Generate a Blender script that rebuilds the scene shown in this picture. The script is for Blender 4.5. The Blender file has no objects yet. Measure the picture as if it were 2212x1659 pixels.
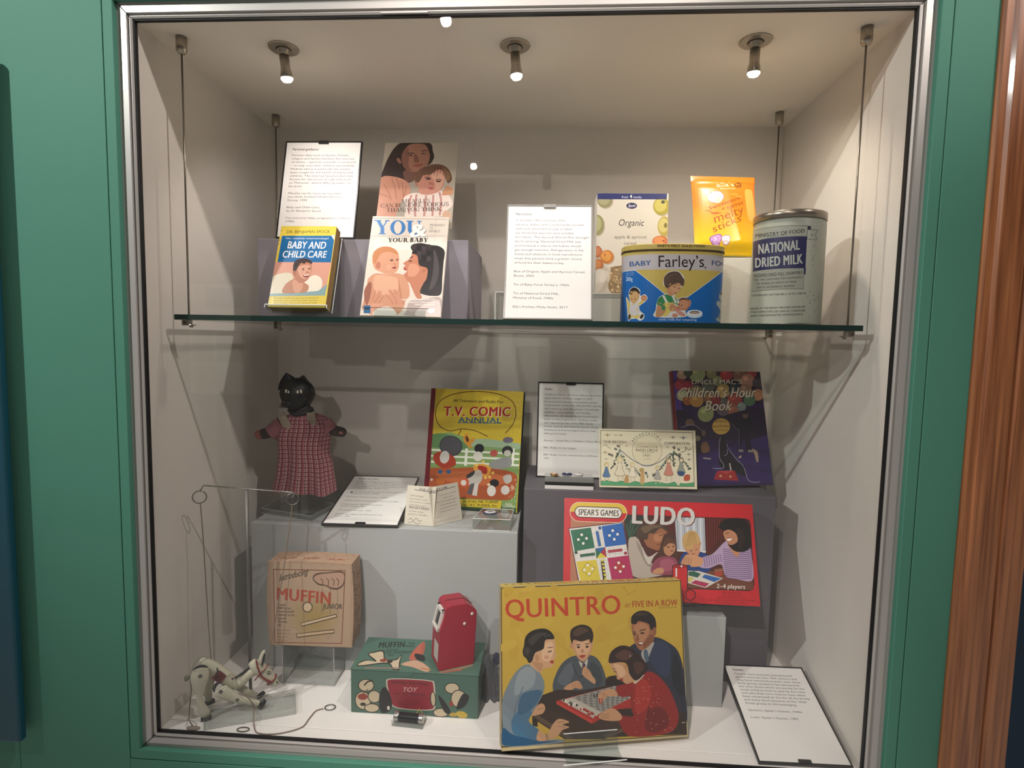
# A museum display case of toys, books and baby food behind glass, set in a green gallery wall.
# Units: metres.  X to the right, Y into the case, Z up; the case floor is z = 0, its glass front y = 0.
import bpy, bmesh, math, random
import numpy as np
from mathutils import Vector, Matrix, Euler
from mathutils.geometry import tessellate_polygon

random.seed(7)
SC = bpy.context.scene
COL = SC.collection
R = math.radians

# ------------------------------------------------------------------ camera
FPX = 1200.987                                   # focal length in pixels of the 2212 x 1659 frame
CAM = Vector((0.07346, -0.96012, 0.75982))
CROT = Euler((1.49066, -0.01847, 0.06157))
cam_d = bpy.data.cameras.new('camera')
cam_d.sensor_width = 36.0
cam_d.lens = FPX / 2212.0 * 36.0
cam_d.clip_start = 0.01
cam = bpy.data.objects.new('camera', cam_d)
cam.location, cam.rotation_euler = CAM, CROT
COL.objects.link(cam)
SC.camera = cam

# ------------------------------------------------------------------ world, view
world = bpy.data.worlds.new('gallery_air')
SC.world = world
world.use_nodes = True
# surrounding glow: bright from below, added to lift the case ceiling, dim above
wn = world.node_tree
w_tc, w_sep, w_rp = wn.nodes.new('ShaderNodeTexCoord'), wn.nodes.new('ShaderNodeSeparateXYZ'), wn.nodes.new('ShaderNodeValToRGB')
w_ma = wn.nodes.new('ShaderNodeMath')
w_ma.operation = 'MULTIPLY_ADD'
w_ma.inputs[1].default_value, w_ma.inputs[2].default_value = 0.5, 0.5
for p_, c_ in zip(w_rp.color_ramp.elements, ((1.0, 0.93, 0.85, 1), (0.16, 0.15, 0.14, 1))):
    c_ and setattr(p_, 'color', c_)
w_rp.color_ramp.elements[0].position, w_rp.color_ramp.elements[1].position = 0.30, 0.46
wn.links.new(w_tc.outputs['Generated'], w_sep.inputs[0])
wn.links.new(w_sep.outputs['Z'], w_ma.inputs[0])
wn.links.new(w_ma.outputs[0], w_rp.inputs[0])
wn.links.new(w_rp.outputs[0], wn.nodes['Background'].inputs[0])
wn.nodes['Background'].inputs[1].default_value = 0.45
SC.view_settings.view_transform = 'Standard'
SC.view_settings.look = 'None'
SC.view_settings.exposure = 0.0
SC.view_settings.gamma = 1.0
SC.view_settings.use_curve_mapping = False
SC.cycles.max_bounces = 10
SC.cycles.transparent_max_bounces = 40
SC.cycles.caustics_reflective = False
SC.cycles.caustics_refractive = False
SC.cycles.sample_clamp_indirect = 4.0
SC.cycles.use_denoising = True


# ------------------------------------------------------------------ lights
def spot(name, loc, target, energy, size, blend, radius, color):
    l = bpy.data.lights.new(name, 'SPOT')
    l.energy, l.spot_size, l.spot_blend, l.shadow_soft_size, l.color = energy, R(size), blend, radius, color
    o = bpy.data.objects.new(name, l)
    o.location = loc
    o.rotation_euler = (Vector(target) - Vector(loc)).to_track_quat('-Z', 'Y').to_euler()
    COL.objects.link(o)
    return o


WARM, WARMER, COOLW = (1.0, 0.87, 0.71), (1.0, 0.83, 0.60), (1.0, 0.90, 0.85)
# the three small spotlights in the ceiling of the case (their fittings are built below)
LAMPS = [((-0.4315, 0.1015, 1.238), (-0.385, 0.24, 0.98)), ((0.0035, 0.1035, 1.238), (0.075, 0.15, 0.96)),
         ((0.4325, 0.0985, 1.238), (0.465, 0.24, 0.95))]
for (p, t), e, c in zip(LAMPS, (4.4, 4.4, 5.2), (COOLW, COOLW, WARM)):
    spot('case_spotlight_flood', p, t, e, 146, 0.9, 0.012, c)
    spot('case_spotlight_beam', p, t, 1.9, 56, 1.0, 0.012, c)
# gallery track spotlights, the last two added as fill (fittings built below)
TRACK = [((-0.348, -1.29, 2.0), (0.34, 0.2, 0.6), 36, 56, COOLW), ((-0.429, -1.676, 2.0), (0.08, 0.15, 0.0), 135, 31, COOLW),
         ((0.55, -0.52, 2.08), (-0.65, 0.25, 0.5), 68, 54, COOLW), ((-1.95, -1.3, 2.25), (-0.85, 0.0, 1.5), 165, 66, (0.97, 1.0, 0.97)),
         ((-0.48, -3.13, 2.0), (0.05, 0.0, 0.7), 70, 26, COOLW), ((-1.3, -0.7, 2.2), (-1.66, -1.88, 0.7), 30, 60, COOLW),  # the lamp aimed at the pale board is added to light it
         ((1.75, -1.25, 2.3), (0.85, 0.0, 1.8), 110, 46, COOLW)]  # added lamp, brightens the green wall and wood
for p, t, e, s, c in TRACK:
    spot('gallery_track_beam', p, t, e, s, 0.7, 0.02, c)


# ------------------------------------------------------------------ colours and materials
def lin(h):
    h = h.lstrip('#')
    v = [int(h[i:i + 2], 16) / 255 for i in (0, 2, 4)]
    return tuple(x / 12.92 if x <= 0.04045 else ((x + 0.055) / 1.055) ** 2.4 for x in v)


MATS = {}


def mat(name, color, rough=0.5, metal=0.0, spec=0.5, bump=0.0, bscale=200.0, vary=0.0, vscale=8.0, coat=0.0, emit=0.0):
    if name in MATS:
        return MATS[name]
    m = bpy.data.materials.new(name)
    m.use_nodes = True
    nt = m.node_tree
    b = nt.nodes['Principled BSDF']
    c = (*lin(color), 1)
    b.inputs['Base Color'].default_value = c
    b.inputs['Roughness'].default_value = rough
    b.inputs['Metallic'].default_value = metal
    b.inputs['Specular IOR Level'].default_value = spec
    b.inputs['Coat Weight'].default_value = coat
    b.inputs['Coat Roughness'].default_value = 0.08
    tc = nt.nodes.new('ShaderNodeTexCoord')
    if emit:
        b.inputs['Emission Color'].default_value = c
        b.inputs['Emission Strength'].default_value = emit
    if vary:
        n = nt.nodes.new('ShaderNodeTexNoise')
        n.inputs['Scale'].default_value = vscale
        n.inputs['Detail'].default_value = 6
        mx = nt.nodes.new('ShaderNodeMix')
        mx.data_type = 'RGBA'
        mx.inputs[6].default_value = tuple(x * (1 - vary) for x in c[:3]) + (1,)
        mx.inputs[7].default_value = tuple(min(1, x * (1 + vary)) for x in c[:3]) + (1,)
        nt.links.new(tc.outputs['Object'], n.inputs['Vector'])
        nt.links.new(n.outputs['Fac'], mx.inputs[0])
        nt.links.new(mx.outputs[2], b.inputs['Base Color'])
    if bump:
        n = nt.nodes.new('ShaderNodeTexNoise')
        n.inputs['Scale'].default_value = bscale
        n.inputs['Detail'].default_value = 3
        bp = nt.nodes.new('ShaderNodeBump')
        bp.inputs['Strength'].default_value = bump
        bp.inputs['Distance'].default_value = 0.001
        nt.links.new(tc.outputs['Object'], n.inputs['Vector'])
        nt.links.new(n.outputs['Fac'], bp.inputs['Height'])
        nt.links.new(bp.outputs['Normal'], b.inputs['Normal'])
    MATS[name] = m
    return m


def printed(name, rough=0.45, bump=0.0, bscale=300.0, coat=0.0):
    """Printed matter: the inks are stored per face corner."""
    if name in MATS:
        return MATS[name]
    m = mat(name, '#ffffff', rough, bump=bump, bscale=bscale, coat=coat)
    a = m.node_tree.nodes.new('ShaderNodeVertexColor')
    a.layer_name = 'ink'
    m.node_tree.links.new(a.outputs['Color'], m.node_tree.nodes['Principled BSDF'].inputs['Base Color'])
    return m


def clear(name, tint='#ffffff', refl=1.0, rough=0.0, base=0.0):
    """Clear glass or acrylic: see-through with a mirror reflection that grows at grazing angles."""
    if name in MATS:
        return MATS[name]
    m = bpy.data.materials.new(name)
    m.use_nodes = True
    nt = m.node_tree
    nt.nodes.clear()
    out = nt.nodes.new('ShaderNodeOutputMaterial')
    mix = nt.nodes.new('ShaderNodeMixShader')
    tr = nt.nodes.new('ShaderNodeBsdfTransparent')
    gl = nt.nodes.new('ShaderNodeBsdfGlossy')
    tr.inputs[0].default_value = (*lin(tint), 1)
    gl.inputs['Roughness'].default_value = rough
    g = nt.nodes.new('ShaderNodeNewGeometry')
    dot = nt.nodes.new('ShaderNodeVectorMath'); dot.operation = 'DOT_PRODUCT'
    ab = nt.nodes.new('ShaderNodeMath'); ab.operation = 'ABSOLUTE'
    inv = nt.nodes.new('ShaderNodeMath'); inv.operation = 'SUBTRACT'; inv.inputs[0].default_value = 1.0
    pw = nt.nodes.new('ShaderNodeMath'); pw.operation = 'POWER'; pw.inputs[1].default_value = 5.0
    ma = nt.nodes.new('ShaderNodeMath'); ma.operation = 'MULTIPLY_ADD'
    ma.inputs[1].default_value = 0.96 * refl
    ma.inputs[2].default_value = 0.04 * refl + base
    L = nt.links.new
    L(g.outputs['Normal'], dot.inputs[0]); L(g.outputs['Incoming'], dot.inputs[1])
    L(dot.outputs['Value'], ab.inputs[0]); L(ab.outputs[0], inv.inputs[1]); L(inv.outputs[0], pw.inputs[0])
    L(pw.outputs[0], ma.inputs[0]); L(ma.outputs[0], mix.inputs[0])
    L(tr.outputs[0], mix.inputs[1]); L(gl.outputs[0], mix.inputs[2]); L(mix.outputs[0], out.inputs[0])
    MATS[name] = m
    return m


# ------------------------------------------------------------------ object helpers
def link(name, me, m, parent=None, loc=None, rot=None, smooth=False):
    for x in (m if isinstance(m, (list, tuple)) else [m]):
        me.materials.append(x)
    if smooth:
        for p in me.polygons:
            p.use_smooth = True
    o = bpy.data.objects.new(name, me)
    COL.objects.link(o)
    if parent is not None:
        o.parent = parent
    if loc is not None:
        o.location = loc
    if rot is not None:
        o.rotation_euler = rot
    return o


def obj(name, bm, m, parent=None, loc=None, rot=None, smooth=False):
    bmesh.ops.recalc_face_normals(bm, faces=bm.faces)
    me = bpy.data.meshes.new(name)
    bm.to_mesh(me)
    bm.free()
    return link(name, me, m, parent, loc, rot, smooth)


def tag(o, label, cat, group=None):
    o['label'], o['category'] = label, cat
    if group:
        o['group'] = group
    return o


def thing(name, label, cat, loc=(0, 0, 0), rot=(0, 0, 0), group=None):
    o = bpy.data.objects.new(name, None)
    o.empty_display_size = 0.02
    COL.objects.link(o)
    o.location, o.rotation_euler = loc, rot
    return tag(o, label, cat, group)


def struct(o):
    o['kind'] = 'structure'
    return o


def box(bm, x0, x1, y0, y1, z0, z1, bev=0.0, seg=2, mx=None):
    g = bmesh.ops.create_cube(bm, size=1.0)
    vs = g['verts']
    for v in vs:
        v.co = Vector(((x0 + x1) / 2 + v.co.x * (x1 - x0), (y0 + y1) / 2 + v.co.y * (y1 - y0), (z0 + z1) / 2 + v.co.z * (z1 - z0)))
    if bev:
        es = list({e for v in vs for e in v.link_edges})
        r = bmesh.ops.bevel(bm, geom=es, offset=bev, segments=seg, affect='EDGES', profile=0.5)
        vs = list({v for f in r['faces'] for v in f.verts} | {v for v in vs if v.is_valid})
    if mx is not None:
        bmesh.ops.transform(bm, matrix=mx, verts=[v for v in vs if v.is_valid])
    return bm


def BM():
    return bmesh.new()


def bx(*a, **k):
    return box(BM(), *a, **k)


def sweep(bm, pts, rad, n=10, cap=True, flat=None, closed=False, up=None):
    """A tube through pts; rad is one radius or a list; flat squashes it along the second cross axis."""
    pts = [Vector(p) for p in pts]
    N = len(pts)
    rads = rad if isinstance(rad, (list, tuple)) else [rad] * N
    flats = flat if isinstance(flat, (list, tuple)) else [flat or 1.0] * N
    rings, prev = [], None
    for i, p in enumerate(pts):
        if closed:
            t = pts[(i + 1) % N] - pts[i - 1]
        else:
            t = pts[min(i + 1, N - 1)] - pts[max(i - 1, 0)]
        t.normalize()
        if prev is None:
            u0 = Vector(up) if up else (Vector((0, 0, 1)) if abs(t.z) < 0.9 else Vector((0, 1, 0)))
            a = (u0 - t * t.dot(u0)).normalized()
        else:
            a = (prev - t * t.dot(prev)).normalized()
        prev = a
        b = t.cross(a)
        rings.append([bm.verts.new(p + (a * math.cos(2 * math.pi * k / n) + b * math.sin(2 * math.pi * k / n) * flats[i]) * rads[i]) for k in range(n)])
    for i in range(N if closed else N - 1):
        A, B = rings[i], rings[(i + 1) % N]
        for k in range(n):
            bm.faces.new((A[k], A[(k + 1) % n], B[(k + 1) % n], B[k]))
    if cap and not closed:
        bm.faces.new(rings[0][::-1])
        bm.faces.new(rings[-1])
    return bm


def tube(*a, **k):
    return sweep(BM(), *a, **k)


def lathe(bm, prof, n=32, sx=1.0, sy=1.0, mx=None):
    """Revolve (radius, z) pairs about Z."""
    rings = []
    for r, z in prof:
        rings.append([bm.verts.new((r * math.cos(2 * math.pi * k / n) * sx, r * math.sin(2 * math.pi * k / n) * sy, z)) for k in range(n)])
    for A, B in zip(rings, rings[1:]):
        for k in range(n):
            bm.faces.new((A[k], A[(k + 1) % n], B[(k + 1) % n], B[k]))
    bm.faces.new(rings[0][::-1])
    bm.faces.new(rings[-1])
    if mx is not None:
        bmesh.ops.transform(bm, matrix=mx, verts=[v for rg in rings for v in rg])
    return bm


def ball(bm, c, r, sx=1, sy=1, sz=1, u=20, v=12, mx=None):
    M = Matrix.Translation(Vector(c)) @ (mx if mx is not None else Matrix()) @ Matrix.Diagonal((r * sx, r * sy, r * sz, 1))
    bmesh.ops.create_uvsphere(bm, u_segments=u, v_segments=v, radius=1.0, matrix=M)
    return bm


def prism(bm, poly, y0, y1):
    """Extrude a polygon of (x, z) points from y0 to y1."""
    a = [bm.verts.new((x, y0, z)) for x, z in poly]
    b = [bm.verts.new((x, y1, z)) for x, z in poly]
    bm.faces.new(a)
    bm.faces.new(b[::-1])
    n = len(poly)
    for i in range(n):
        bm.faces.new((a[i], b[i], b[(i + 1) % n], a[(i + 1) % n]))
    return bm


def spline(pts, n=6, closed=False):
    """Catmull-Rom points of any dimension."""
    P = [tuple(p) for p in pts]
    N = len(P)
    out = []
    for i in range(N if closed else N - 1):
        g = (lambda k: P[k % N]) if closed else (lambda k: P[max(0, min(N - 1, k))])
        a, b, c, d = g(i - 1), g(i), g(i + 1), g(i + 2)
        for s in range(n):
            t = s / n
            out.append(tuple(0.5 * (2 * b[k] + (c[k] - a[k]) * t + (2 * a[k] - 5 * b[k] + 4 * c[k] - d[k]) * t * t + (3 * b[k] - a[k] - 3 * c[k] + d[k]) * t ** 3) for k in range(len(b))))
    if not closed:
        out.append(P[-1])
    return out


# photograph measurements: a pixel of the photograph to a point on a known plane of the case
CM = CROT.to_matrix()


def ray(u, v):
    return CM @ Vector(((u - 1106) / FPX, (829.5 - v) / FPX, -1.0))


def at(u, v, axis, val):
    d = ray(u, v)
    return CAM + d * ((val - CAM[axis]) / d[axis])


def on_plane(u, v, p, n):
    d, n = ray(u, v), Vector(n)
    return CAM + d * (n.dot(Vector(p) - CAM) / n.dot(d))


# ------------------------------------------------------------------ lettering
CHARS = [chr(c) for c in range(33, 127)] + ['–', '’', '‘', '“', '”', '®', '£']
FONT = {}
HITS = {}


def load_glyphs():
    made, tmp = [], []

    def add(body, off):
        c = bpy.data.curves.new('t', 'FONT')
        c.body, c.size, c.offset, c.resolution_u, c.dimensions = body, 1.0, off, 3, '2D'
        c.fill_mode = 'BOTH'
        o = bpy.data.objects.new('t', c)
        COL.objects.link(o)
        tmp.append((o, c))
        return o
    for style, off in (('r', 0.0),):
        made.append((style, 'HH', add('HH', off), None))
        for ch in CHARS:
            made.append((style, ch, add(ch, off), add('H' + ch + 'H', off)))
    dg = bpy.context.evaluated_depsgraph_get()
    dg.update()

    def read(o):
        me = bpy.data.meshes.new_from_object(o.evaluated_get(dg))
        V = [(v.co.x, v.co.y) for v in me.vertices]
        F = [tuple(p.vertices) for p in me.polygons]
        bpy.data.meshes.remove(me)
        return V, F
    base = {}
    for style, ch, o, w in made:
        V, F = read(o)
        if w is None:
            base[style] = (max(x for x, y in V), max(y for x, y in V))
            continue
        W, _ = read(w)
        adv = max((x for x, y in W), default=0) - base[style][0]
        cap = base[style][1]
        FONT[style, ch] = ([(x / cap, y / cap) for x, y in V], F, adv / cap)
    FONT['r', ' '] = ([], [], 0.36)
    # heavier weights: the same letter struck several times, a hair apart
    for style, hits, ex in (('b', ((-.028, 0), (.028, 0), (0, .012)), .03), ('k', ((-.06, 0), (.06, 0), (-.02, .018), (.02, -.018), (0, 0)), .07)):
        for ch in CHARS + [' ']:
            V, F, adv = FONT['r', ch]
            V2, F2 = [], []
            for dx, dy in hits:
                F2 += [tuple(i + len(V2) for i in f) for f in F]
                V2 += [(x + dx + ex / 2, y * (1 - abs(dy)) + dy) for x, y in V]
            FONT[style, ch] = (V2, F2, adv + ex)
            HITS[style, ch] = len(F)
    for o, c in tmp:
        bpy.data.objects.remove(o)
        bpy.data.curves.remove(c)


load_glyphs()


# a plain book serif, drawn from strokes: style s (text weight) and S (heavy)
def serif_font(style, K, T):
    G = {}

    def st(x0, y0, x1, y1, w):
        return [(x0 - w / 2, y0), (x0 + w / 2, y0), (x1 + w / 2, y1), (x1 - w / 2, y1)]

    def ring(cx, cy, rx, ry, a0, a1, th=K, tv=T, n=22):
        out = []
        for i in range(n):
            a, b = R(a0 + (a1 - a0) * i / n), R(a0 + (a1 - a0) * (i + 1) / n)
            o = lambda t: (cx + rx * math.cos(t), cy + ry * math.sin(t))
            q = lambda t: (cx + (rx - th) * math.cos(t), cy + (ry - tv) * math.sin(t))
            out.append([o(a), o(b), q(b), q(a)])
        return out

    def sf(x, y, w=K):
        s = 0.09
        return [(x - w / 2 - s, y), (x + w / 2 + s, y), (x + w / 2 + s, y + T), (x - w / 2 - s, y + T)]
    B, t = 0, 1 - T
    stem = lambda x: [st(x, 0, x, 1, K), sf(x, B), sf(x, t)]
    G['I'] = (stem(.2), .4)
    G['H'] = (stem(.2) + stem(.74) + [[(.2, .48), (.74, .48), (.74, .48 + T), (.2, .48 + T)]], .94)
    G['T'] = ([st(.4, 0, .4, 1, K), sf(.4, B), [(.05, 1 - T), (.75, 1 - T), (.75, 1), (.05, 1)], [(.05, .78), (.05 + T, .78), (.05 + T, 1), (.05, 1)], [(.75 - T, .78), (.75, .78), (.75, 1), (.75 - T, 1)]], .8)
    G['L'] = (stem(.2) + [[(.2, 0), (.68, 0), (.68, T), (.2, T)], [(.68 - T, 0), (.68, 0), (.68, .24), (.68 - T, .24)]], .72)
    G['E'] = (G['L'][0] + [[(.2, 1 - T), (.64, 1 - T), (.64, 1), (.2, 1)], [(.64 - T, .78), (.64, .78), (.64, 1), (.64 - T, 1)], [(.2, .48), (.52, .48), (.52, .48 + T), (.2, .48 + T)]], .74)
    G['F'] = (stem(.2) + [[(.2, 1 - T), (.62, 1 - T), (.62, 1), (.2, 1)], [(.62 - T, .76), (.62, .76), (.62, 1), (.62 - T, 1)], [(.2, .48), (.5, .48), (.5, .48 + T), (.2, .48 + T)]], .68)
    G['A'] = ([st(.12, 0, .42, 1, T), st(.72, 0, .42, 1, K), sf(.12, 0, T), sf(.72, 0), [(.22, .32), (.62, .32), (.62, .32 + T), (.22, .32 + T)]], .86)
    G['Y'] = ([st(.4, 0, .4, .46, K), sf(.4, 0), st(.4, .44, .14, 1, K), st(.4, .44, .66, 1, T), sf(.14, t), sf(.66, t, T)], .8)
    G['U'] = ([st(.2, .3, .2, 1, K), st(.72, .3, .72, 1, T), sf(.2, t), sf(.72, t, T)] + ring(.46 - K / 4 + .02, .32, .26 + K / 4, .32, 180, 360), .92)
    G['O'] = (ring(.45, .5, .42, .52, 0, 360, n=36), .9)
    G['C'] = (ring(.45, .5, .42, .52, 45, 318, n=30) + [[(.7, .7), (.76, .7), (.76, 1), (.7, 1)]], .82)
    G['N'] = ([st(.18, 0, .18, 1, T), st(.76, 0, .76, 1, T), st(.76, 0, .18, 1, K), sf(.18, 0, T), sf(.18, t, T), sf(.76, t, T)], .94)
    G['M'] = ([st(.16, 0, .16, 1, T), st(.92, 0, .92, 1, K), st(.54, 0, .2, 1, K), st(.54, 0, .9, 1, T), sf(.16, 0, T), sf(.92, 0), sf(.16, t, T), sf(.92, t)], 1.12)
    G['B'] = (stem(.2) + ring(.36, .74, .24, .26, -90, 90) + ring(.36, .27, .3, .27, -90, 90) + [[(.2, 0), (.38, 0), (.38, T), (.2, T)], [(.2, 1 - T), (.38, 1 - T), (.38, 1), (.2, 1)], [(.2, .48), (.38, .48), (.38, .48 + T), (.2, .48 + T)]], .74)
    G['R'] = (stem(.2) + ring(.38, .73, .26, .27, -90, 90) + [[(.2, 1 - T), (.4, 1 - T), (.4, 1), (.2, 1)], [(.2, .46), (.4, .46), (.4, .46 + T), (.2, .46 + T)], st(.74, 0, .42, .48, K), sf(.74, 0)], .84)
    G['P'] = (stem(.2) + ring(.38, .72, .26, .28, -90, 90) + [[(.2, 1 - T), (.4, 1 - T), (.4, 1), (.2, 1)], [(.2, .44), (.4, .44), (.4, .44 + T), (.2, .44 + T)]], .7)
    G['D'] = (stem(.2) + ring(.36, .5, .42, .5, -90, 90) + [[(.2, 0), (.4, 0), (.4, T), (.2, T)], [(.2, 1 - T), (.4, 1 - T), (.4, 1), (.2, 1)]], .86)
    G['K'] = (stem(.2) + [st(.3, .42, .7, 1, T), st(.74, 0, .38, .56, K), sf(.7, t, T), sf(.74, 0)], .86)
    G['S'] = (ring(.36, .74, .27, .27, 35, 275, K * .9, T) + ring(.36, .27, .3, .28, 100, -145, K * .9, T) + [[(.56, .72), (.61, .72), (.61, 1), (.56, 1)], [(.06, 0), (.11, 0), (.11, .3), (.06, .3)]], .72)
    G['V'] = ([st(.4, 0, .12, 1, K), st(.4, 0, .68, 1, T), sf(.12, t), sf(.68, t, T)], .8)
    G['G'] = (G['C'][0] + [st(.74, .05, .74, .45, K), sf(.74, .42)], .9)
    G['J'] = ([st(.26, .1, .26, 1, K), sf(.26, t)] + ring(.12, .12, .14 + K / 2, .2, 180, 360), .46)
    G['.'] = ([[(.08, 0), (.08 + K, 0), (.08 + K, K), (.08, K)]], .3)
    for ch, (polys, adv) in G.items():
        V, F = [], []
        for p in polys:
            F.append(tuple(range(len(V), len(V) + len(p))))
            V += p
        FONT[style, ch] = (V, F, adv)
    FONT[style, ' '] = ([], [], .3)


serif_font('s', .13, .05)
serif_font('S', .21, .075)


def glyphs(style, ch):
    return FONT.get((style, ch)) or FONT.get(('r', ch)) or FONT['r', 'o']


# ------------------------------------------------------------------ printed pictures
def homography(src, dst):
    A, b = [], []
    for (x, y), (u, v) in zip(src, dst):
        A += [[x, y, 1, 0, 0, 0, -u * x, -u * y], [0, 0, 0, x, y, 1, -v * x, -v * y]]
        b += [u, v]
    h = np.linalg.solve(np.array(A, float), np.array(b, float))
    return np.append(h, 1).reshape(3, 3)


class Art:
    """Flat colour shapes and lettering printed on a panel of size w x h (local x across, z up, facing -y).
    Shapes are written in the coordinates in which the panel was measured; quad gives the panel's
    corners there: top-left, top-right, bottom-right, bottom-left."""
    STEP = 6e-6

    def __init__(self, quad, w, h, crop=(0, 0, 1), surf=None, strips=None):
        self.V, self.F, self.C = [], [], []
        self.pend, self.boxes = [], []
        self.crop, self.surf, self.strips = crop, surf, strips
        self.w, self.h = w, h
        if quad is not None:
            self.H = homography(quad, [(-w / 2, h), (w / 2, h), (w / 2, 0), (-w / 2, 0)])
        self.quad = quad

    def m(self, p):
        x0, y0, s = self.crop
        q = (p[0] / s + x0, p[1] / s + y0)
        if self.surf:
            return self.surf(*q)
        v = self.H @ np.array((q[0], q[1], 1.0))
        return (v[0] / v[2], v[1] / v[2])

    def _face(self, loc, col, lift=0):
        if self.quad is not None:                  # stay on the panel
            loc = [(max(-self.w / 2, min(self.w / 2, x)), max(0, min(self.h, z))) for x, z in loc]
        if self.strips:
            polys = cut(loc, self.strips)
        else:
            polys = [loc]
        for q in polys:
            self.pend.append((q, [col(p) for p in q] if callable(col) else [col] * len(q), lift))

    def done(self):
        """Print the pending shape just above whatever it overlaps."""
        if not self.pend:
            return self
        xs = [x for q, c, l in self.pend for x, z in q]
        zs = [z for q, c, l in self.pend for x, z in q]
        b = (min(xs), max(xs), min(zs), max(zs))
        base = 1 + max((t for (x0, x1, z0, z1, t) in self.boxes if x0 < b[1] and x1 > b[0] and z0 < b[3] and z1 > b[2]), default=0)
        for q, c, l in self.pend:
            i = len(self.V)
            self.V += [(x, z, base + l) for x, z in q]
            self.F.append(tuple(range(i, i + len(q))))
            self.C.append(c)
        self.boxes.append((*b, base + max(l for q, c, l in self.pend)))
        self.pend = []
        return self

    def P(self, pts, col, smooth=0, local=False, to=None):
        """A filled shape; to = (x0, y0, x1, y1, colour) lets the ink run into a second colour along that line."""
        if smooth:
            pts = spline(pts, smooth, True)
        loc = list(pts) if local else [self.m(p) for p in pts]
        c = lin(col)
        if to:
            a, b, c2, c1 = Vector(self.m(to[0:2])), Vector(self.m(to[2:4])), lin(to[4]), c
            d = b - a
            c = lambda p: tuple(u + (v - u) * max(0, min(1, (Vector(p) - a).dot(d) / d.length_squared)) for u, v in zip(c1, c2))
        if len(loc) > 4 or not convex(loc):
            for tri in tessellate_polygon([[Vector((x, z, 0)) for x, z in loc]]):
                self._face([loc[k] for k in tri], c)
        else:
            self._face(loc, c)
        return self.done()

    def S(self, col, *pts, to=None):              # smooth closed shape
        return self.P(pts, col, 5, to=to)

    def G(self, cx, cy, rx, ry, cin, cout, rot=0, n=22):
        """An airbrushed spot: cin in the middle fading into cout at its edge."""
        a, ci, co = R(rot), lin(cin), lin(cout)
        mid = tuple(x * .6 + y * .4 for x, y in zip(ci, co))
        pt = lambda k, f: self.m((cx + f * (rx * math.cos(2 * math.pi * k / n) * math.cos(a) - ry * math.sin(2 * math.pi * k / n) * math.sin(a)), cy + f * (rx * math.cos(2 * math.pi * k / n) * math.sin(a) + ry * math.sin(2 * math.pi * k / n) * math.cos(a))))
        c = self.m((cx, cy))
        for k in range(n):
            self.pend.append(([c, pt(k, .5), pt(k + 1, .5)], [ci, mid, mid], 0))
            self.pend.append(([pt(k, .5), pt(k, 1), pt(k + 1, 1), pt(k + 1, .5)], [mid, co, co, mid], 0))
        return self.done()

    def E(self, cx, cy, rx, ry, col, rot=0, n=24):
        a = R(rot)
        return self.P([(cx + rx * math.cos(t) * math.cos(a) - ry * math.sin(t) * math.sin(a), cy + rx * math.cos(t) * math.sin(a) + ry * math.sin(t) * math.cos(a)) for t in [2 * math.pi * k / n for k in range(n)]], col)

    def Rc(self, x0, y0, x1, y1, col):
        return self.P([(x0, y0), (x1, y0), (x1, y1), (x0, y1)], col)

    def L(self, pts, w, col, smooth=0, closed=False):
        if smooth:
            pts = spline(pts, smooth, closed)
        c = lin(col)
        P = [pts[0]] + [p for a, p in zip(pts, pts[1:]) if math.hypot(p[0] - a[0], p[1] - a[1]) > 1e-6]
        N = len(P)
        edge = []
        for i in range(N):
            a = P[i - 1] if (closed or i > 0) else P[i]
            b = P[(i + 1) % N] if (closed or i < N - 1) else P[i]
            d1 = (P[i][0] - a[0], P[i][1] - a[1])
            d2 = (b[0] - P[i][0], b[1] - P[i][1])
            l1, l2 = math.hypot(*d1), math.hypot(*d2)
            u1 = (d1[0] / l1, d1[1] / l1) if l1 else (d2[0] / l2, d2[1] / l2)
            u2 = (d2[0] / l2, d2[1] / l2) if l2 else u1
            nx, ny = -(u1[1] + u2[1]), u1[0] + u2[0]
            q = math.hypot(nx, ny) or 1
            nx, ny = nx / q, ny / q
            k = w / 2 / max(.45, nx * -u1[1] + ny * u1[0])
            edge.append(((P[i][0] + nx * k, P[i][1] + ny * k), (P[i][0] - nx * k, P[i][1] - ny * k)))
        for i in range(N if closed else N - 1):
            (a0, a1), (b0, b1) = edge[i], edge[(i + 1) % N]
            self._face([self.m(p) for p in (a0, b0, b1, a1)], c, i % 2)
        return self.done()

    def T(self, text, x0, y0, x1, y1, cap, col, style='r', shear=0.0, arc=None, up=None):
        """Lettering on the baseline (x0, y0)-(x1, y1), stretched to fill it, capitals cap high."""
        c = lin(col)
        tot, lay = 0.0, []
        for ch in text:
            V, F, adv = glyphs(style, ch)
            lay.append((tot, V, F, HITS.get((style, ch), 0)))
            tot += adv
        d = math.hypot(x1 - x0, y1 - y0)
        ux, uy = (x1 - x0) / d, (y1 - y0) / d
        vx, vy = up if up else (uy, -ux)
        k = d / tot
        top = 0
        for off, V, F, hits in lay:
            if arc:
                cx, cy, r, a0, a1 = arc
                a = R(a0 + (a1 - a0) * (off / tot))
                px, py = cx + r * math.cos(a), cy + r * math.sin(a)
                tx, ty = -math.sin(a), math.cos(a)
                if a1 < a0:
                    tx, ty = -tx, -ty
                Q = [self.m((px + tx * gx * k + ty * gy * cap, py + ty * gx * k - tx * gy * cap)) for gx, gy in V]
            else:
                Q = [self.m((x0 + ux * (off + gx) * k + vx * (gy * cap) + ux * shear * gy * cap, y0 + uy * (off + gx) * k + vy * (gy * cap) + uy * shear * gy * cap)) for gx, gy in V]
            for i, f in enumerate(F):
                lift = i // hits if hits else (i if style in 'sS' else 0)
                top = max(top, lift)
                self._face([Q[i_] for i_ in f], c, lift)
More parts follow.
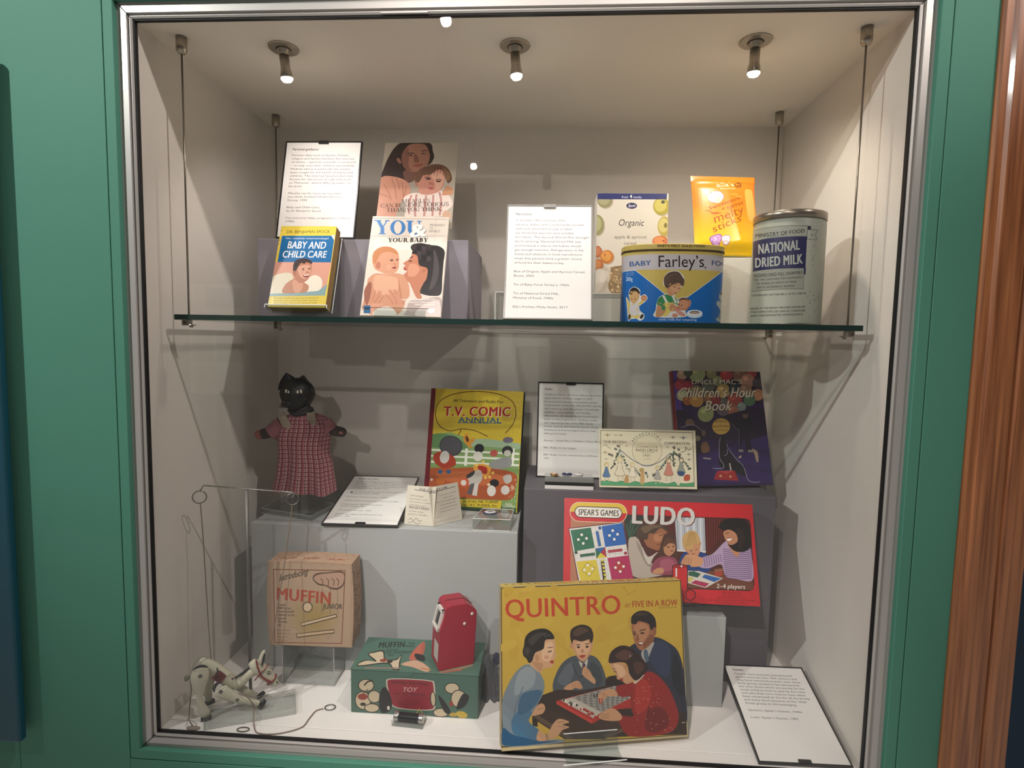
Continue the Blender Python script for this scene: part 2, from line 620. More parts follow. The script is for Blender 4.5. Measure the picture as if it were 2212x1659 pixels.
        return self.done()

    def W(self, lines, x, y, cap, lead, col, style='r', k=1.0, slope=0.0, shear=0.0):
        """Lines of running text at natural width, from a top baseline down."""
        for i, t in enumerate(lines):
            if t:
                tot = sum(glyphs(style, ch)[2] for ch in t) * cap * k
                self.T(t, x, y + i * lead, x + tot, y + i * lead + slope * tot, cap, col, style, shear)
        return self

    def build(self, name, material, parent, y=0.0, wrap=None):
        me = bpy.data.meshes.new(name)
        if wrap:
            V = [wrap(x, z, n * self.STEP) for x, z, n in self.V]
        else:
            V = [(x, y - n * self.STEP, z) for x, z, n in self.V]
        me.from_pydata(V, [], self.F)
        a = me.color_attributes.new('ink', 'FLOAT_COLOR', 'CORNER')
        buf = []
        for f, c in zip(self.F, self.C):
            for q in c:
                buf += [q[0], q[1], q[2], 1.0]
        a.data.foreach_set('color', buf)
        me.update()
        return link(name, me, material, parent)


def convex(p):
    s = 0
    for i in range(len(p)):
        a, b, c = p[i - 2], p[i - 1], p[i]
        k = (b[0] - a[0]) * (c[1] - b[1]) - (b[1] - a[1]) * (c[0] - b[0])
        if k * s < 0:
            return False
        s = s or k
    return True


def cut(poly, xs):
    """Slice a polygon at the given x positions, so that it can follow a curved wall."""
    out = []
    for a, b in zip(xs, xs[1:]):
        q = poly
        for sgn, lim in ((1, a), (-1, -b)):
            r = []
            for i in range(len(q)):
                p0, p1 = q[i - 1], q[i]
                d0, d1 = sgn * p0[0] - lim, sgn * p1[0] - lim
                if (d0 >= 0) != (d1 >= 0):
                    t = d0 / (d0 - d1)
                    r.append((p0[0] + (p1[0] - p0[0]) * t, p0[1] + (p1[1] - p0[1]) * t))
                if d1 >= 0:
                    r.append(p1)
            q = r
            if len(q) < 3:
                break
        if len(q) >= 3:
            out.append(q)
    return out


# ------------------------------------------------------------------ the setting
W2, H, D = 0.65, 1.297, 0.504
fabric = mat('case_lining', '#e3ddd4', 0.9, spec=0.2, bump=0.25, bscale=900, vary=0.03, vscale=60)
fab_floor = mat('case_floor_lining', '#f3f0eb', 0.9, spec=0.2, bump=0.3, bscale=900, vary=0.03, vscale=90)
ceil_m = mat('case_ceiling_lining', '#f3ecdf', 0.9, spec=0.2, bump=0.1, bscale=900)
green = mat('green_paint', '#528a77', 0.6, spec=0.2, bump=0.25, bscale=500)
groove = mat('panel_groove', '#12352c', 0.8)
alu = mat('satin_aluminium', '#b4b0ab', 0.42, metal=0.35)
black = mat('black_gasket', '#0c0c0d', 0.6)

for n, a in (('wall_back', (-W2 - .03, W2 + .03, D, D + .03, -.03, H + .03)), ('wall_left', (-W2 - .03, -W2, .012, D, -.03, H)), ('wall_right', (W2, W2 + .03, .012, D, -.03, H)), ('ceiling', (-W2 - .03, W2 + .03, .012, D, H, H + .03))):
    struct(obj(n, bx(*a), ceil_m if n == 'ceiling' else fabric))
b = BM()
box(b, -W2, W2, .012, .0375, -.03, 0, .0008, 1)
box(b, -W2, W2, .0392, D, -.03, 0, .0008, 1)
struct(obj('floor', b, fab_floor))


def frame_loop(bm, prof, x0, x1, z0, z1):
    """A mitred frame: prof is a list of (outward offset, y) round the opening."""
    loops = []
    for o, y in prof:
        loops.append([bm.verts.new(p) for p in ((x0 - o, y, z0 - o), (x1 + o, y, z0 - o), (x1 + o, y, z1 + o), (x0 - o, y, z1 + o))])
    for A, B in zip(loops, loops[1:] + loops[:1]):
        for k in range(4):
            bm.faces.new((A[k], A[(k + 1) % 4], B[(k + 1) % 4], B[k]))
    return bm


win = struct(obj('window_1', bx(-W2 - .012, W2 + .012, .004, .008, -.012, H + .012), clear('front_glass', '#fbfbfb', 1.0)))
obj('window_frame', frame_loop(BM(), [(.0, .011), (.0, -.0005), (.0028, -.0022), (.0034, -.0022), (.0042, .0012), (.0078, .0012), (.0086, -.003), (.0186, -.003), (.0194, -.0005), (.0272, -.0005), (.0272, .011)], -W2, W2, 0, H), alu, win)
obj('gasket', frame_loop(BM(), [(-.0022, .0095), (-.0022, .0012), (.0012, .0012), (.0012, .0095)], -W2, W2, 0, H), black, win)
b = BM()
for sx, sz, cz in ((-1, -1, 0), (1, -1, 0), (-1, 1, H), (1, 1, H)):
    sweep(b, [(sx * (W2 + .001), -.0031, cz + sz * .001), (sx * (W2 + .0268), -.0031, cz + sz * .0268)], .0007, 4)
obj('frame_joint', b, black, win)
obj('frame_edge', bx(-.215, -.135, -.0042, -.002, H - .0006, H + .003, .0008), alu, win)

# green wall: a trim round the case, then flush panels
struct(obj('trim_1', frame_loop(BM(), [(.0274, .03), (.0274, -.009), (.0284, -.010), (.0452, -.010), (.0462, -.009), (.0462, .03)], -W2, W2, 0, H), green))
GX, GZ0, GZ1 = W2 + .0475, -.0475, H + .0475
seamx = at(45, 1659, 1, -.01).x
woodx = .7655
struct(obj('wall_left.001', bx(seamx + .0006, -GX, -.010, .03, -.9, 2.4, .0006, 1), green))
struct(obj('wall_left.002', bx(-1.7, seamx - .0006, -.010, .03, -.9, 2.4, .0006, 1), green))
struct(obj('wall_right.001', bx(GX, woodx, -.010, .03, -.9, 2.4, .0006, 1), green))
b = BM()
box(b, -GX + .0003, GX - .0003, -.010, .03, -.9, GZ0, .0006, 1)
struct(obj('wall_front', b, green))
struct(obj('wall_front.001', bx(-GX + .0003, GX - .0003, -.010, .03, GZ1, 2.4, .0006, 1), green))
struct(obj('trim_2', frame_loop(BM(), [(.0455, .025), (.0455, -.0075), (.049, -.0075), (.049, .025)], -W2, W2, 0, H), groove))

# wooden door post and the dark room beyond it
wood = mat('varnished_wood', '#8a4f2c', 0.42, coat=0.3)
nt = wood.node_tree
tc, mp = nt.nodes.new('ShaderNodeTexCoord'), nt.nodes.new('ShaderNodeMapping')
mp.inputs['Scale'].default_value = (90, 90, 2.2)
ns = nt.nodes.new('ShaderNodeTexNoise')
ns.inputs['Scale'].default_value = 2.0
ns.inputs['Detail'].default_value = 5
rp = nt.nodes.new('ShaderNodeValToRGB')
rp.color_ramp.elements[0].position, rp.color_ramp.elements[0].color = .3, (*lin('#7a4526'), 1)
rp.color_ramp.elements[1].position, rp.color_ramp.elements[1].color = .7, (*lin('#b87548'), 1)
nt.links.new(tc.outputs['Object'], mp.inputs['Vector'])
nt.links.new(mp.outputs[0], ns.inputs['Vector'])
nt.links.new(ns.outputs['Fac'], rp.inputs[0])
nt.links.new(rp.outputs[0], nt.nodes['Principled BSDF'].inputs['Base Color'])
b = BM()
prof = [(woodx, .02), (woodx, -.013), (woodx + .003, -.018), (woodx + .013, -.019), (woodx + .017, -.024), (woodx + .055, -.025), (woodx + .059, -.019), (woodx + .064, -.025), (woodx + .098, -.025), (woodx + .102, -.018), (woodx + .102, .02)]
vs0 = [b.verts.new((x, y, -.9)) for x, y in prof]
vs1 = [b.verts.new((x, y, 2.4)) for x, y in prof]
for i in range(len(prof)):
    j = (i + 1) % len(prof)
    b.faces.new((vs0[i], vs0[j], vs1[j], vs1[i]))
b.faces.new(vs0); b.faces.new(vs1[::-1])
struct(obj('trim_3', b, wood))
struct(obj('wall_right.002', bx(woodx + .1, 2.2, .9, .95, -.9, 2.4), mat('navy_wall', '#27415a', 0.8)))

# the end of a dark teal panel on the wall beside the case
px = at(33, 1400, 1, -.036).x
t = thing('information_panel', 'dark teal panel standing off the green wall, its rounded edge at the picture margin', 'panel', (px - .3, -.010, 0))
obj('board', bx(-.3, .3, -.027, -.012, -.008, 1.232, .004), mat('teal_panel', '#10495a', 0.5), t)
for z in (.1, 1.1):
    obj('standoff', lathe(BM(), [(.012, .0012), (.012, .0118)], 16, mx=Matrix.Translation((.24, 0, z)) @ Matrix.Rotation(R(90), 4, 'X')), alu, t)

# ------------------------------------------------------------------ spotlight fittings
chrome = mat('satin_nickel', '#b3aa9b', 0.28, metal=0.9)
bulb = mat('lit_lamp', '#fff4dc', 0.4, emit=40.0)
names = ['ceiling spotlight over the standing guidance card', 'ceiling spotlight in the middle of the case ceiling', 'ceiling spotlight over the orange snack packet and milk tin']
for (p, tg), lb in zip(LAMPS, names):
    t = thing('ceiling_spotlight', 'small nickel ' + lb, 'spotlight', (p[0], p[1], H), group='spotlights in the case ceiling')
    obj('flange', lathe(BM(), [(.0275, 0), (.0275, -.0018), (.0262, -.003), (.014, -.003), (.013, 0)], 40), chrome, t, smooth=False)
    obj('neck', lathe(BM(), [(.013, -.001), (.0125, -.006), (.0088, -.0115), (.0088, -.013)], 28), chrome, t, smooth=True)
    d = (Vector(tg) - Vector(p)).normalized()
    q = Vector((0, 0, -1)).rotation_difference((d * .35 + Vector((0, 0, -.65))).normalized()).to_matrix().to_4x4()
    hd = obj('lamp_head', lathe(BM(), [(.0088, 0), (.0088, -.026), (.0104, -.031), (.0112, -.038), (.0112, -.0405)], 28, mx=Matrix.Translation((0, 0, -.011)) @ q), chrome, t, smooth=True)
    obj('bulb', lathe(BM(), [(.0105, -.0405), (.0108, -.043), (.0075, -.0475), (.003, -.0487)], 24, mx=Matrix.Translation((0, 0, -.011)) @ q), bulb, hd, smooth=True)

trackm = mat('black_track_light', '#1a1a1c', 0.5)
tl = mat('lit_track_lamp', '#fff6e6', 0.4, emit=160.0)
for i, (p, tg, e, s, c) in enumerate(TRACK):
    t = thing('track_spotlight', ('black gallery spotlight aimed down at the case from the middle of the room', 'black gallery spotlight just behind the one over the visitor', 'black gallery spotlight close above the case front', 'black gallery spotlight aimed at the green wall', 'black gallery spotlight far back in the room', 'black gallery spotlight added to light the pale exhibition board', 'black gallery spotlight added to brighten the green wall by the door post')[i], 'spotlight', (p[0], p[1], p[2]), group='gallery track spotlights')
    q = Vector((0, 0, -1)).rotation_difference((Vector(tg) - Vector(p)).normalized()).to_matrix().to_4x4()
    obj('housing', lathe(BM(), [(.02, .19), (.045, .17), (.048, .03), (.05, .022)], 24, mx=q), trackm, t, smooth=True)
    obj('bulb', lathe(BM(), [(.04, .024), (.04, .0225)], 24, mx=q), tl, t)
    obj('stem', tube([(0, 0, .05), (0, 0, .45)], .01, 10), trackm, t)

# ------------------------------------------------------------------ hanging glass shelf
S = 0.7951
glass = clear('shelf_glass', '#f3f7f5', 1.0)
gedge = mat('glass_edge', '#12302a', 0.25, spec=0.6)
t = thing('glass_shelf', 'long clear glass shelf with a dark green edge hung on four steel cables', 'shelf', (0, 0, S - .010))
SX0, SX1, SY0, SY1 = -.625, .624, .049, .488
obj('shelf_pane', bx(SX0 + .0012, SX1 - .0012, SY0 + .0012, SY1 - .0012, 0.0, .010), glass, t)
sedge = obj('shelf_edge', frame_loop(BM(), [(.0, 0), (.0, .010), (.0011, .010), (.0011, 0)], 0, 1, 0, 1), gedge, t)
e = sedge.data
for v in e.vertices:                              # lay the thin frame round the pane
    x, y, z = v.co
    fx = SX0 + .0012 + x * (SX1 - SX0 - .0024) if 0 <= x <= 1 else (SX0 + .0012 + x if x < 0 else SX1 - .0012 + (x - 1))
    fy = SY0 + .0012 + z * (SY1 - SY0 - .0024) if 0 <= z <= 1 else (SY0 + .0012 + z if z < 0 else SY1 - .0012 + (z - 1))
    v.co = (fx, fy, y)
steel = mat('steel_cable', '#8d8478', 0.3, metal=0.9)
CI = .0475
for sx, y, w in ((-1, .0593, 'front left'), (1, .0593, 'front right'), (-1, .4138, 'rear left'), (1, .4138, 'rear right')):
    x = sx * (W2 - CI)
    lb = {'front left': 'steel cable holding the glass shelf, by the front end above the donkey puppet', 'front right': 'steel cable holding the glass shelf, by the front end beside the milk tin', 'rear left': 'steel cable behind the standing guidance card, holding the back of the shelf', 'rear right': 'steel cable behind the orange packet, holding the back of the shelf'}[w]
    t = thing('hanging_cable', lb, 'cable', (x, y, H), group='cables that hang the shelf')
    obj('ceiling_mount', lathe(BM(), [(.0095, 0), (.0095, -.02), (.009, -.025), (.006, -.0295), (.0025, -.031)], 20), chrome, t, smooth=True)
    obj('cable', tube([(0, 0, -.03), (0, 0, S - H - .0132)], .0017, 8), steel, t, smooth=True)
    b = BM()
    box(b, -.009, .009, -.008, .008, S - H - .0205, S - H - .0185, .0006)
    box(b, sx * .0085 - .0012, sx * .0085 + .0012, -.008, .008, S - H - .0195, S - H - .0101, .0006)
    lathe(b, [(.0055, S - H - .0185), (.0055, S - H - .0101)], 14)
    obj('clamp', b, chrome, t)
    obj('bolt', lathe(BM(), [(.003, S - H - .024), (.0034, S - H - .0205)], 10, mx=Matrix.Translation((-sx * .004, 0, 0))), steel, t)

# pale boards in the gallery that the glass mirrors
gw = mat('pale_board', '#e9e4d6', 0.7)
t = thing('exhibition_board', 'tall pale exhibition board with two grey pictures behind the visitor', 'board', (-1.52, -1.9, -.9))
obj('board', bx(-.30, .02, -.02, .02, 1.34, 1.92, .004), gw, t)
for z0, x0, x1, pc in ((1.51, -.285, -.17, '#8a8a84'), (1.51, -.15, .0, '#857c80')):
    obj('picture', bx(x0, x1, .02, .0215, z0, z0 + .17), mat('picture_' + pc[1:], pc, 0.7), t)
obj('picture', bx(-.20, .01, .02, .0215, 1.80, 1.9), mat('picture_teal', '#5a8f86', 0.7), t)
obj('foot', bx(-.16, -.12, -.02, .02, 0, 1.34, .004), trackm, t)


# ------------------------------------------------------------------ shared kinds of thing
acr = clear('acrylic', '#f4f7f6', 1.2, base=0.01)
acr_edge = mat('lit_acrylic_edge', '#e9ece8', 0.3)  # clear edges; the light they catch is put into this pale colour
acr_grey = clear('acrylic_side', '#f1f3f2', 1.2, base=0.02)
card = mat('white_card', '#e9e7e2', 0.6)
print_m = printed('printed_paper', 0.5)
gloss_m = printed('glossy_print', 0.28)
ink = '#2c2b29'
blackp = mat('black_plastic', '#0d0d0e', 0.35)
greyp = mat('grey_plastic', '#8f8d88', 0.35, metal=0.4)


def sign(label, base, tilt, yaw, w, h, head, lines, frame_m, clip_top=True, rim=.0032, rot180=False, cardm=None, cap=4.1, lead=8.1, top=28, body=40, wide=135):
    """A framed exhibit label standing (or lying) on its lower edge."""
    t = thing('exhibit_label', label, 'label', base, (R(-tilt), 0, R(yaw)))
    b = BM()
    box(b, -w / 2, w / 2, .0012, .0055, 0, h, .0008, 1)
    for x0, x1, z0, z1 in ((-w / 2, w / 2, 0, rim), (-w / 2, w / 2, h - rim, h), (-w / 2, -w / 2 + rim, rim, h - rim), (w / 2 - rim, w / 2, rim, h - rim)):
        box(b, x0, x1, -.0012, .002, z0, z1, .0005, 1)
    obj('frame', b, frame_m, t)
    obj('card', bx(-w / 2 + rim * .8, w / 2 - rim * .8, 0, .0014, rim * .8, h - rim * .8), cardm or card, t)
    cz = h - .004 if clip_top else .004
    obj('clip', bx(-.0115, .0115, -.003, .006, cz - .0032, cz + .0045, .0008), frame_m, t)
    W, Hh = w * 1000, h * 1000
    A = Art([(0, 0), (W, 0), (W, Hh), (0, Hh)], w, h)
    if head:
        A.W([head], 17, top, cap * 1.25, 0, ink, 'b')
    longest = max(sum(glyphs('r', c)[2] for c in l) for l in lines) * cap
    k = wide / longest
    A.W(lines, 17, body, cap, lead, '#35332f', 'r', k)
    A.build('lettering', print_m, t, 0.0)
    return t


def easel(label, base, tilt, yaw, w, depth, back, lip=.012, foot=None, edges=False, group=None):
    """A bent clear acrylic stand: lip, tray, back plate and a strut down to its foot."""
    t = thing('acrylic_stand', label, 'stand', base, (R(-tilt), 0, R(yaw)), group=group)
    b = BM()
    box(b, -w / 2, w / 2, -.005, -.0025, -.003, lip, .0006, 1)
    box(b, -w / 2, w / 2, -.0025, depth + .0005, -.003, -.0004, .0006, 1)
    obj('lip', b, acr, t)
    bk = obj('back_plate', bx(-w / 2, w / 2, depth + .0006, depth + .0032, -.003, back, .0006, 1), acr, t)
    M = Euler((R(-tilt), 0, 0)).to_matrix().to_4x4().inverted()
    if foot:
        # the strut hangs plumb from the back plate to the surface below
        p = Euler((R(-tilt), 0, 0)).to_matrix() @ Vector((0, depth + .0032, back * .75))
        obj('strut', bx(-w / 2, w / 2, p.y, p.y + .0026, foot + .0004, p.z, .0005, 1, mx=M), acr, t)
    if edges:
        b = BM()
        for x in (-w / 2, w / 2):
            sweep(b, [(x, -.004, lip), (x, -.004, -.002), (x, depth + .002, -.002), (x, depth + .002, back)], .0009, 6)
        sweep(b, [(-w / 2, -.004, lip), (w / 2, -.004, lip)], .0012, 6)
        obj('lit_edge', b, acr_edge, t)
    return t


def fitted(px, w, h):
    return Art(px, w, h)


def panel(t, name, w, h, th, body, m, quad, crop, bev=.001, matl=None, front=0.0):
    """A board, box or booklet (thickness th behind its front) with its printed front as an Art panel."""
    o = obj(name, bx(-w / 2, w / 2, front, th, 0, h, bev), body, t)
    return Art(quad, w, h, crop)


lav = mat('lavender_grey_block', '#938d95', 0.75, bump=0.3, bscale=700)
grey_l = mat('light_grey_block', '#a9adab', 0.7, bump=0.15, bscale=500)
grey_d = mat('dark_grey_block', '#5d5a5f', 0.7, bump=0.15, bscale=500)

# ------------------------------------------------------------------ on the shelf: the display blocks
tag(obj('display_block', bx(-.557, -.0964, .2305, .480, 0, .9675 - S, .0012), lav, None, (0, 0, S + .0001)), 'lavender grey block on the glass shelf behind the two baby care books', 'block')
t = thing('display_block', 'low clear acrylic block on the shelf under the cereal box', 'block', (0, 0, S + .0001))
ah = .8585 - S
obj('body', bx(-.036, .335, .222, .335, 0, ah, .0012), acr_grey, t)
b = BM()
for x in (-.036, .335):
    for y in (.222, .335):
        sweep(b, [(x, y, 0), (x, y, ah)], .0011, 6)
for y in (.222, .335):
    sweep(b, [(-.036, y, ah), (.335, y, ah)], .0009, 6)
obj('lit_edge', b, acr_edge, t)
wb_z = at(1595, 557, 1, .207).z
wbx0, wbx1 = .352, at(1624, 600, 1, .207).x
tag(obj('display_block', bx(wbx0, wbx1, .207, .272, 0, wb_z - S, .0012), mat('white_fabric_block', '#e4e0d4', 0.9, bump=1.0, bscale=420, vary=.05, vscale=200), None, (0, 0, S + .0001)), 'small white fabric covered block between the two tins, under the orange packet', 'block')

# ------------------------------------------------------------------ on the shelf: labels
GUIDE = ['Parents often look to books, friends,', 'religion and family members for sources', 'of advice – spiritual, scientific or practical', '– to help raise their children successfully.', 'Medical advice in particular has always', 'been sought for the health of babies and', 'children. The internet has provided new', 'forums for discussion though sites such', 'as ‘Mumsnet’, where differing views can', 'be aired.', '', 'Measles can be more serious than', 'you think, Scottish Health Education', 'Group, 1993', '', 'Baby and Child Care,', 'by Dr Benjamin Spock', '', 'You and your baby, pregnancy to infancy,', '1990s']
sign('black framed guidance text label on the lavender block behind the yellow book', (-.433, .2385, .9702), 14.2, .4, .1745, .2305, 'Parental guidance', GUIDE, blackp, cap=4.4, lead=8.3, top=22, body=36, wide=146)
NUTR = ['In the late 19th and early 20th', 'century, babies who could not be nursed', 'with milk were fed on pap or beef', 'tea, food that was not very suitable', 'for infants. The Second World War brought', 'food rationing. National Dried Milk was', 'promoted as a way to see babies would', 'get enough nutrition. Refrigeration in the', 'home and advances in food manufacture', 'mean that parents have a greater choice', 'of food for their babies today.', '', 'Box of Organic Apple and Apricot Cereal,', 'Boots, 2003', '', 'Tin of Baby Food, Farley’s, 1960s', '', 'Tin of National Dried Milk,', 'Ministry of Food, 1940s', '', 'Ella’s Kitchen Melty Sticks, 2017']
sign('grey framed nutrition text label standing on the glass shelf before the cereal box', (.0747, .0621, S + .0019), 18.2, .4, .1635, .2331, 'Nutrition', NUTR, greyp, cap=4.2, lead=8.8, top=22, body=35, wide=140, rim=.0028)

# ------------------------------------------------------------------ on the shelf: measles leaflet
mb = (-.2193, .2472, .9936)
t = thing('leaflet', 'leaflet about measles with a photo of a mother and child', 'leaflet', mb, (R(-21.1), 0, R(.3)))
A = panel(t, 'paper', .1674, .2223, .0016, card, None, [(834, 308), (992, 309), (975, 495), (810, 490)], (800, 300, 8.295), .0003)
A.P([(-.0837, 0), (.0837, 0), (.0837, .2223), (-.0837, .2223)], '#a3998a', local=True)
A.P([(1100, 70), (1600, 70), (1440, 1620), (1200, 1620)], '#b3aa9a')
A.S('#2c1f1b', (560, 72), (760, 68), (1080, 80), (1130, 220), (1150, 340), (1060, 460), (900, 500), (820, 640), (700, 780), (460, 690), (200, 680), (240, 540), (330, 330), (440, 160))
A.S('#6d4a3e', (620, 560), (820, 560), (860, 640), (760, 760), (660, 760), (600, 660))
A.S('#9a6d59', (700, 110), (860, 85), (1000, 110), (1060, 230), (1075, 330), (1030, 460), (900, 560), (760, 585), (640, 540), (580, 420), (580, 260))
A.S('#7c5445', (580, 260), (680, 150), (700, 300), (690, 480), (760, 575), (640, 540), (575, 420))
A.S('#8a5f4e', (480, 350), (520, 340), (560, 400), (550, 440), (500, 410))
A.L([(680, 265), (740, 248), (800, 262)], 16, '#3a241d', 4).L([(920, 225), (985, 205), (1030, 222)], 14, '#3a241d', 4)
A.E(745, 290, 46, 15, '#4a2e26').E(775, 287, 8, 8, '#cdb9a8').E(970, 262, 42, 15, '#4a2e26').E(978, 258, 7, 7, '#cdb9a8')
A.S('#7a4c3d', (800, 280), (850, 300), (880, 400), (850, 425), (790, 400)).S('#93473f', (780, 470), (870, 450), (950, 458), (880, 490), (800, 490))
A.L([(780, 468), (870, 464), (950, 458)], 7, '#5a2c26', 3)
A.S('#c28a72', (200, 690), (420, 665), (640, 740), (720, 880), (700, 1010), (560, 1100), (420, 1390), (110, 1390), (150, 1050))
for x0, y0, x1, y1 in ((390, 690, 470, 1060), (560, 760, 590, 1050), (250, 800, 380, 1080), (170, 960, 350, 1040), (470, 690, 520, 900), (640, 850, 600, 1010)):
    A.L([(x0, y0), ((x0 + x1) / 2 + 15, (y0 + y1) / 2), (x1, y1)], 14, '#a06a56', 4)
A.S('#e0cfc4', (600, 1050), (780, 960), (1000, 980), (1230, 930), (1400, 1000), (1480, 1180), (1360, 1290), (1330, 1380), (660, 1390), (640, 1260))
for pts in ([(740, 1000), (700, 1120), (690, 1330)], [(830, 985), (800, 1180), (800, 1380)], [(1000, 1010), (960, 1380)], [(1130, 1000), (1110, 1380)], [(1240, 950), (1270, 1130), (1240, 1370)]):
    A.L(pts, 38, '#bd8e84', 5)
A.S('#c9936f', (1280, 1000), (1390, 840), (1490, 920), (1470, 1000), (1400, 1010))
for k in range(4):
    A.L([(1300 + k * 45, 960 - k * 15), (1370 + k * 40, 840 + k * 25)], 7, '#8d5c44')
A.S('#caa48a', (1330, 1290), (1440, 1330), (1430, 1420), (1290, 1380))
A.S('#c78b78', (850, 720), (880, 610), (1040, 560), (1260, 540), (1340, 640), (1330, 790), (1250, 930), (1100, 990), (960, 995), (870, 940))
A.S('#d9a68f', (1100, 640), (1260, 600), (1330, 700), (1280, 860), (1180, 900), (1150, 760))
A.S('#6b4a36', (800, 760), (830, 620), (900, 540), (1010, 490), (1150, 455), (1300, 470), (1420, 560), (1470, 720), (1400, 800), (1350, 700), (1300, 570), (1200, 560), (1080, 640), (960, 650), (900, 740), (840, 790))
A.S('#8a6546', (1300, 500), (1400, 580), (1440, 700), (1380, 760), (1340, 640))
for k in range(9):
    A.L([(1000 + k * 45, 480 + abs(k - 4) * 6), (960 + k * 52, 560), (920 + k * 55, 640 + (k % 3) * 20)], 8, '#4c3325', 4)
A.S('#b07a66', (800, 780), (840, 770), (860, 840), (820, 835))
A.L([(970, 690), (1040, 685), (1090, 715)], 14, '#5b3a2c', 4).L([(1170, 740), (1230, 725), (1290, 745)], 14, '#5b3a2c', 4)
A.E(1040, 715, 46, 17, '#4a2d24').E(1225, 762, 44, 15, '#4a2d24')
A.S('#b5735f', (1060, 770), (1130, 790), (1140, 825), (1050, 815)).S('#b2605a', (1040, 880), (1090, 855), (1140, 880), (1110, 910), (1060, 905))
A.T('MEASLES', 560, 1135, 1075, 1135, 66, '#2a1c1a', 's').T('CAN BE MORE SERIOUS', 185, 1210, 1410, 1202, 66, '#2a1c1a', 's').T('THAN YOU THINK.', 290, 1292, 1300, 1288, 66, '#2a1c1a', 's')
A.build('leaflet_print', printed('satin_print', .38), t, 0)
easel('clear stand holding up the measles leaflet on the lavender block', mb, 21.1, .3, .10, .0022, .10, foot=-.0255)

# ------------------------------------------------------------------ on the shelf: blue and yellow paperback
sb, st_, sw, sh, sth = (-.4307, .1398, .8160), 20, .1195, .1841, .023
t = thing('paperback_book', 'thick yellow and blue paperback on baby care with a bathing baby', 'book', sb, (R(-st_), 0, R(-.4)))
ycov = mat('yellow_cover', '#c9ad3c', 0.35)
b = BM()
box(b, -sw / 2, sw / 2, 0, .0006, 0, sh)
box(b, -sw / 2, sw / 2, sth - .0006, sth, 0, sh)
box(b, -sw / 2, -sw / 2 + .0006, 0, sth, 0, sh)
obj('cover', b, ycov, t)
obj('pages', bx(-sw / 2 + .0006, sw / 2 - .0006, .0007, sth - .0007, .0004, sh - .0004), mat('page_edges', '#a58556', 0.9, bump=.6, bscale=900, vary=.15, vscale=120), t)
A = Art([(607, 490), (725, 487), (703, 664), (578, 663)], sw, sh, (560, 480, 7.9))
A.P([(-sw / 2, 0), (sw / 2, 0), (sw / 2, sh), (-sw / 2, sh)], '#d8c04a', local=True)
A.P([(230, 680), (320, 672), (1235, 665), (1150, 1040), (1080, 1180), (130, 1215)], '#d39b85')
A.S('#d8cdb4', (200, 960), (330, 880), (520, 860), (570, 960), (480, 1060), (420, 1200), (130, 1230))
A.S('#e8ddc9', (860, 920), (960, 890), (1060, 960), (1060, 1100), (960, 1180), (640, 1200), (700, 1060), (800, 980))
A.P([(150, 1215), (560, 1205), (1000, 1160), (1160, 1040), (1120, 1240), (120, 1260)], '#86a3a4')
A.P([(383, 240), (1215, 215), (1262, 290), (1215, 668), (308, 680)], '#1f679c')
A.P([(1215, 215), (1275, 190), (1262, 290)], '#ece6d6')
A.S('#b98062', (390, 1200), (440, 1060), (560, 970), (640, 960), (760, 1020), (840, 1080), (800, 1180), (640, 1200))
A.S('#cf987a', (560, 1000), (650, 980), (740, 1040), (700, 1170), (600, 1190))
A.S('#b57a60', (575, 860), (600, 700), (720, 650), (860, 660), (890, 760), (870, 880), (800, 990), (690, 1030), (610, 960))
A.S('#d49f85', (660, 760), (840, 720), (870, 850), (780, 960), (680, 900))
A.S('#3a2620', (570, 830), (580, 700), (650, 630), (780, 610), (880, 650), (885, 700), (800, 670), (760, 700), (700, 690), (640, 780), (610, 830))
A.L([(715, 790), (760, 775)], 12, '#5a3527').L([(820, 780), (865, 765)], 12, '#5a3527').E(745, 805, 16, 9, '#3b241b').E(850, 790, 15, 9, '#3b241b')
A.S('#b9765f', (795, 830), (840, 830), (845, 860), (790, 860)).S('#8d3f38', (740, 895), (800, 900), (860, 880), (820, 930), (760, 930)).L([(755, 900), (850, 888)], 12, '#efe5da')
A.E(590, 860, 24, 42, '#a66d54', -10)
A.T('DR. BENJAMIN SPOCK', 452, 196, 1190, 172, 48, '#3d3a22', 'r', .15)
A.T('New, completely revised and enlarged', 440, 292, 1165, 276, 30, '#cfe0ea', 'r', .25)
A.T('BABY AND', 462, 446, 1120, 438, 118, '#f1efe9', 'b', .22).T('CHILD CARE', 380, 602, 1130, 588, 112, '#f1efe9', 'b', .22)
for i, s_ in enumerate(['Complete with new text, the handbook of', 'care for your child’s first years, growth', 'and feeding, revised for parents today']):
    A.T(s_, 250 - i * 4, 1302 + i * 44, 1000 - i * 4, 1290 + i * 44, 22, '#5d5626')
for i, y in enumerate((155, 300, 320, 375, 1180, 1270, 1320, 1380)):
    A.L([(335 - (y - 155) * .19, y), (385 - (y - 155) * .19, y - 3)], 9, '#6f672c')
A.build('cover_print', printed('laminated_print', .25, bump=.15, bscale=250), t, 0)
easel('clear stand with bright edges holding the thick yellow and blue paperback', sb, st_, -.4, .128, sth, .17, lip=.004, foot=S - sb[2], edges=True)

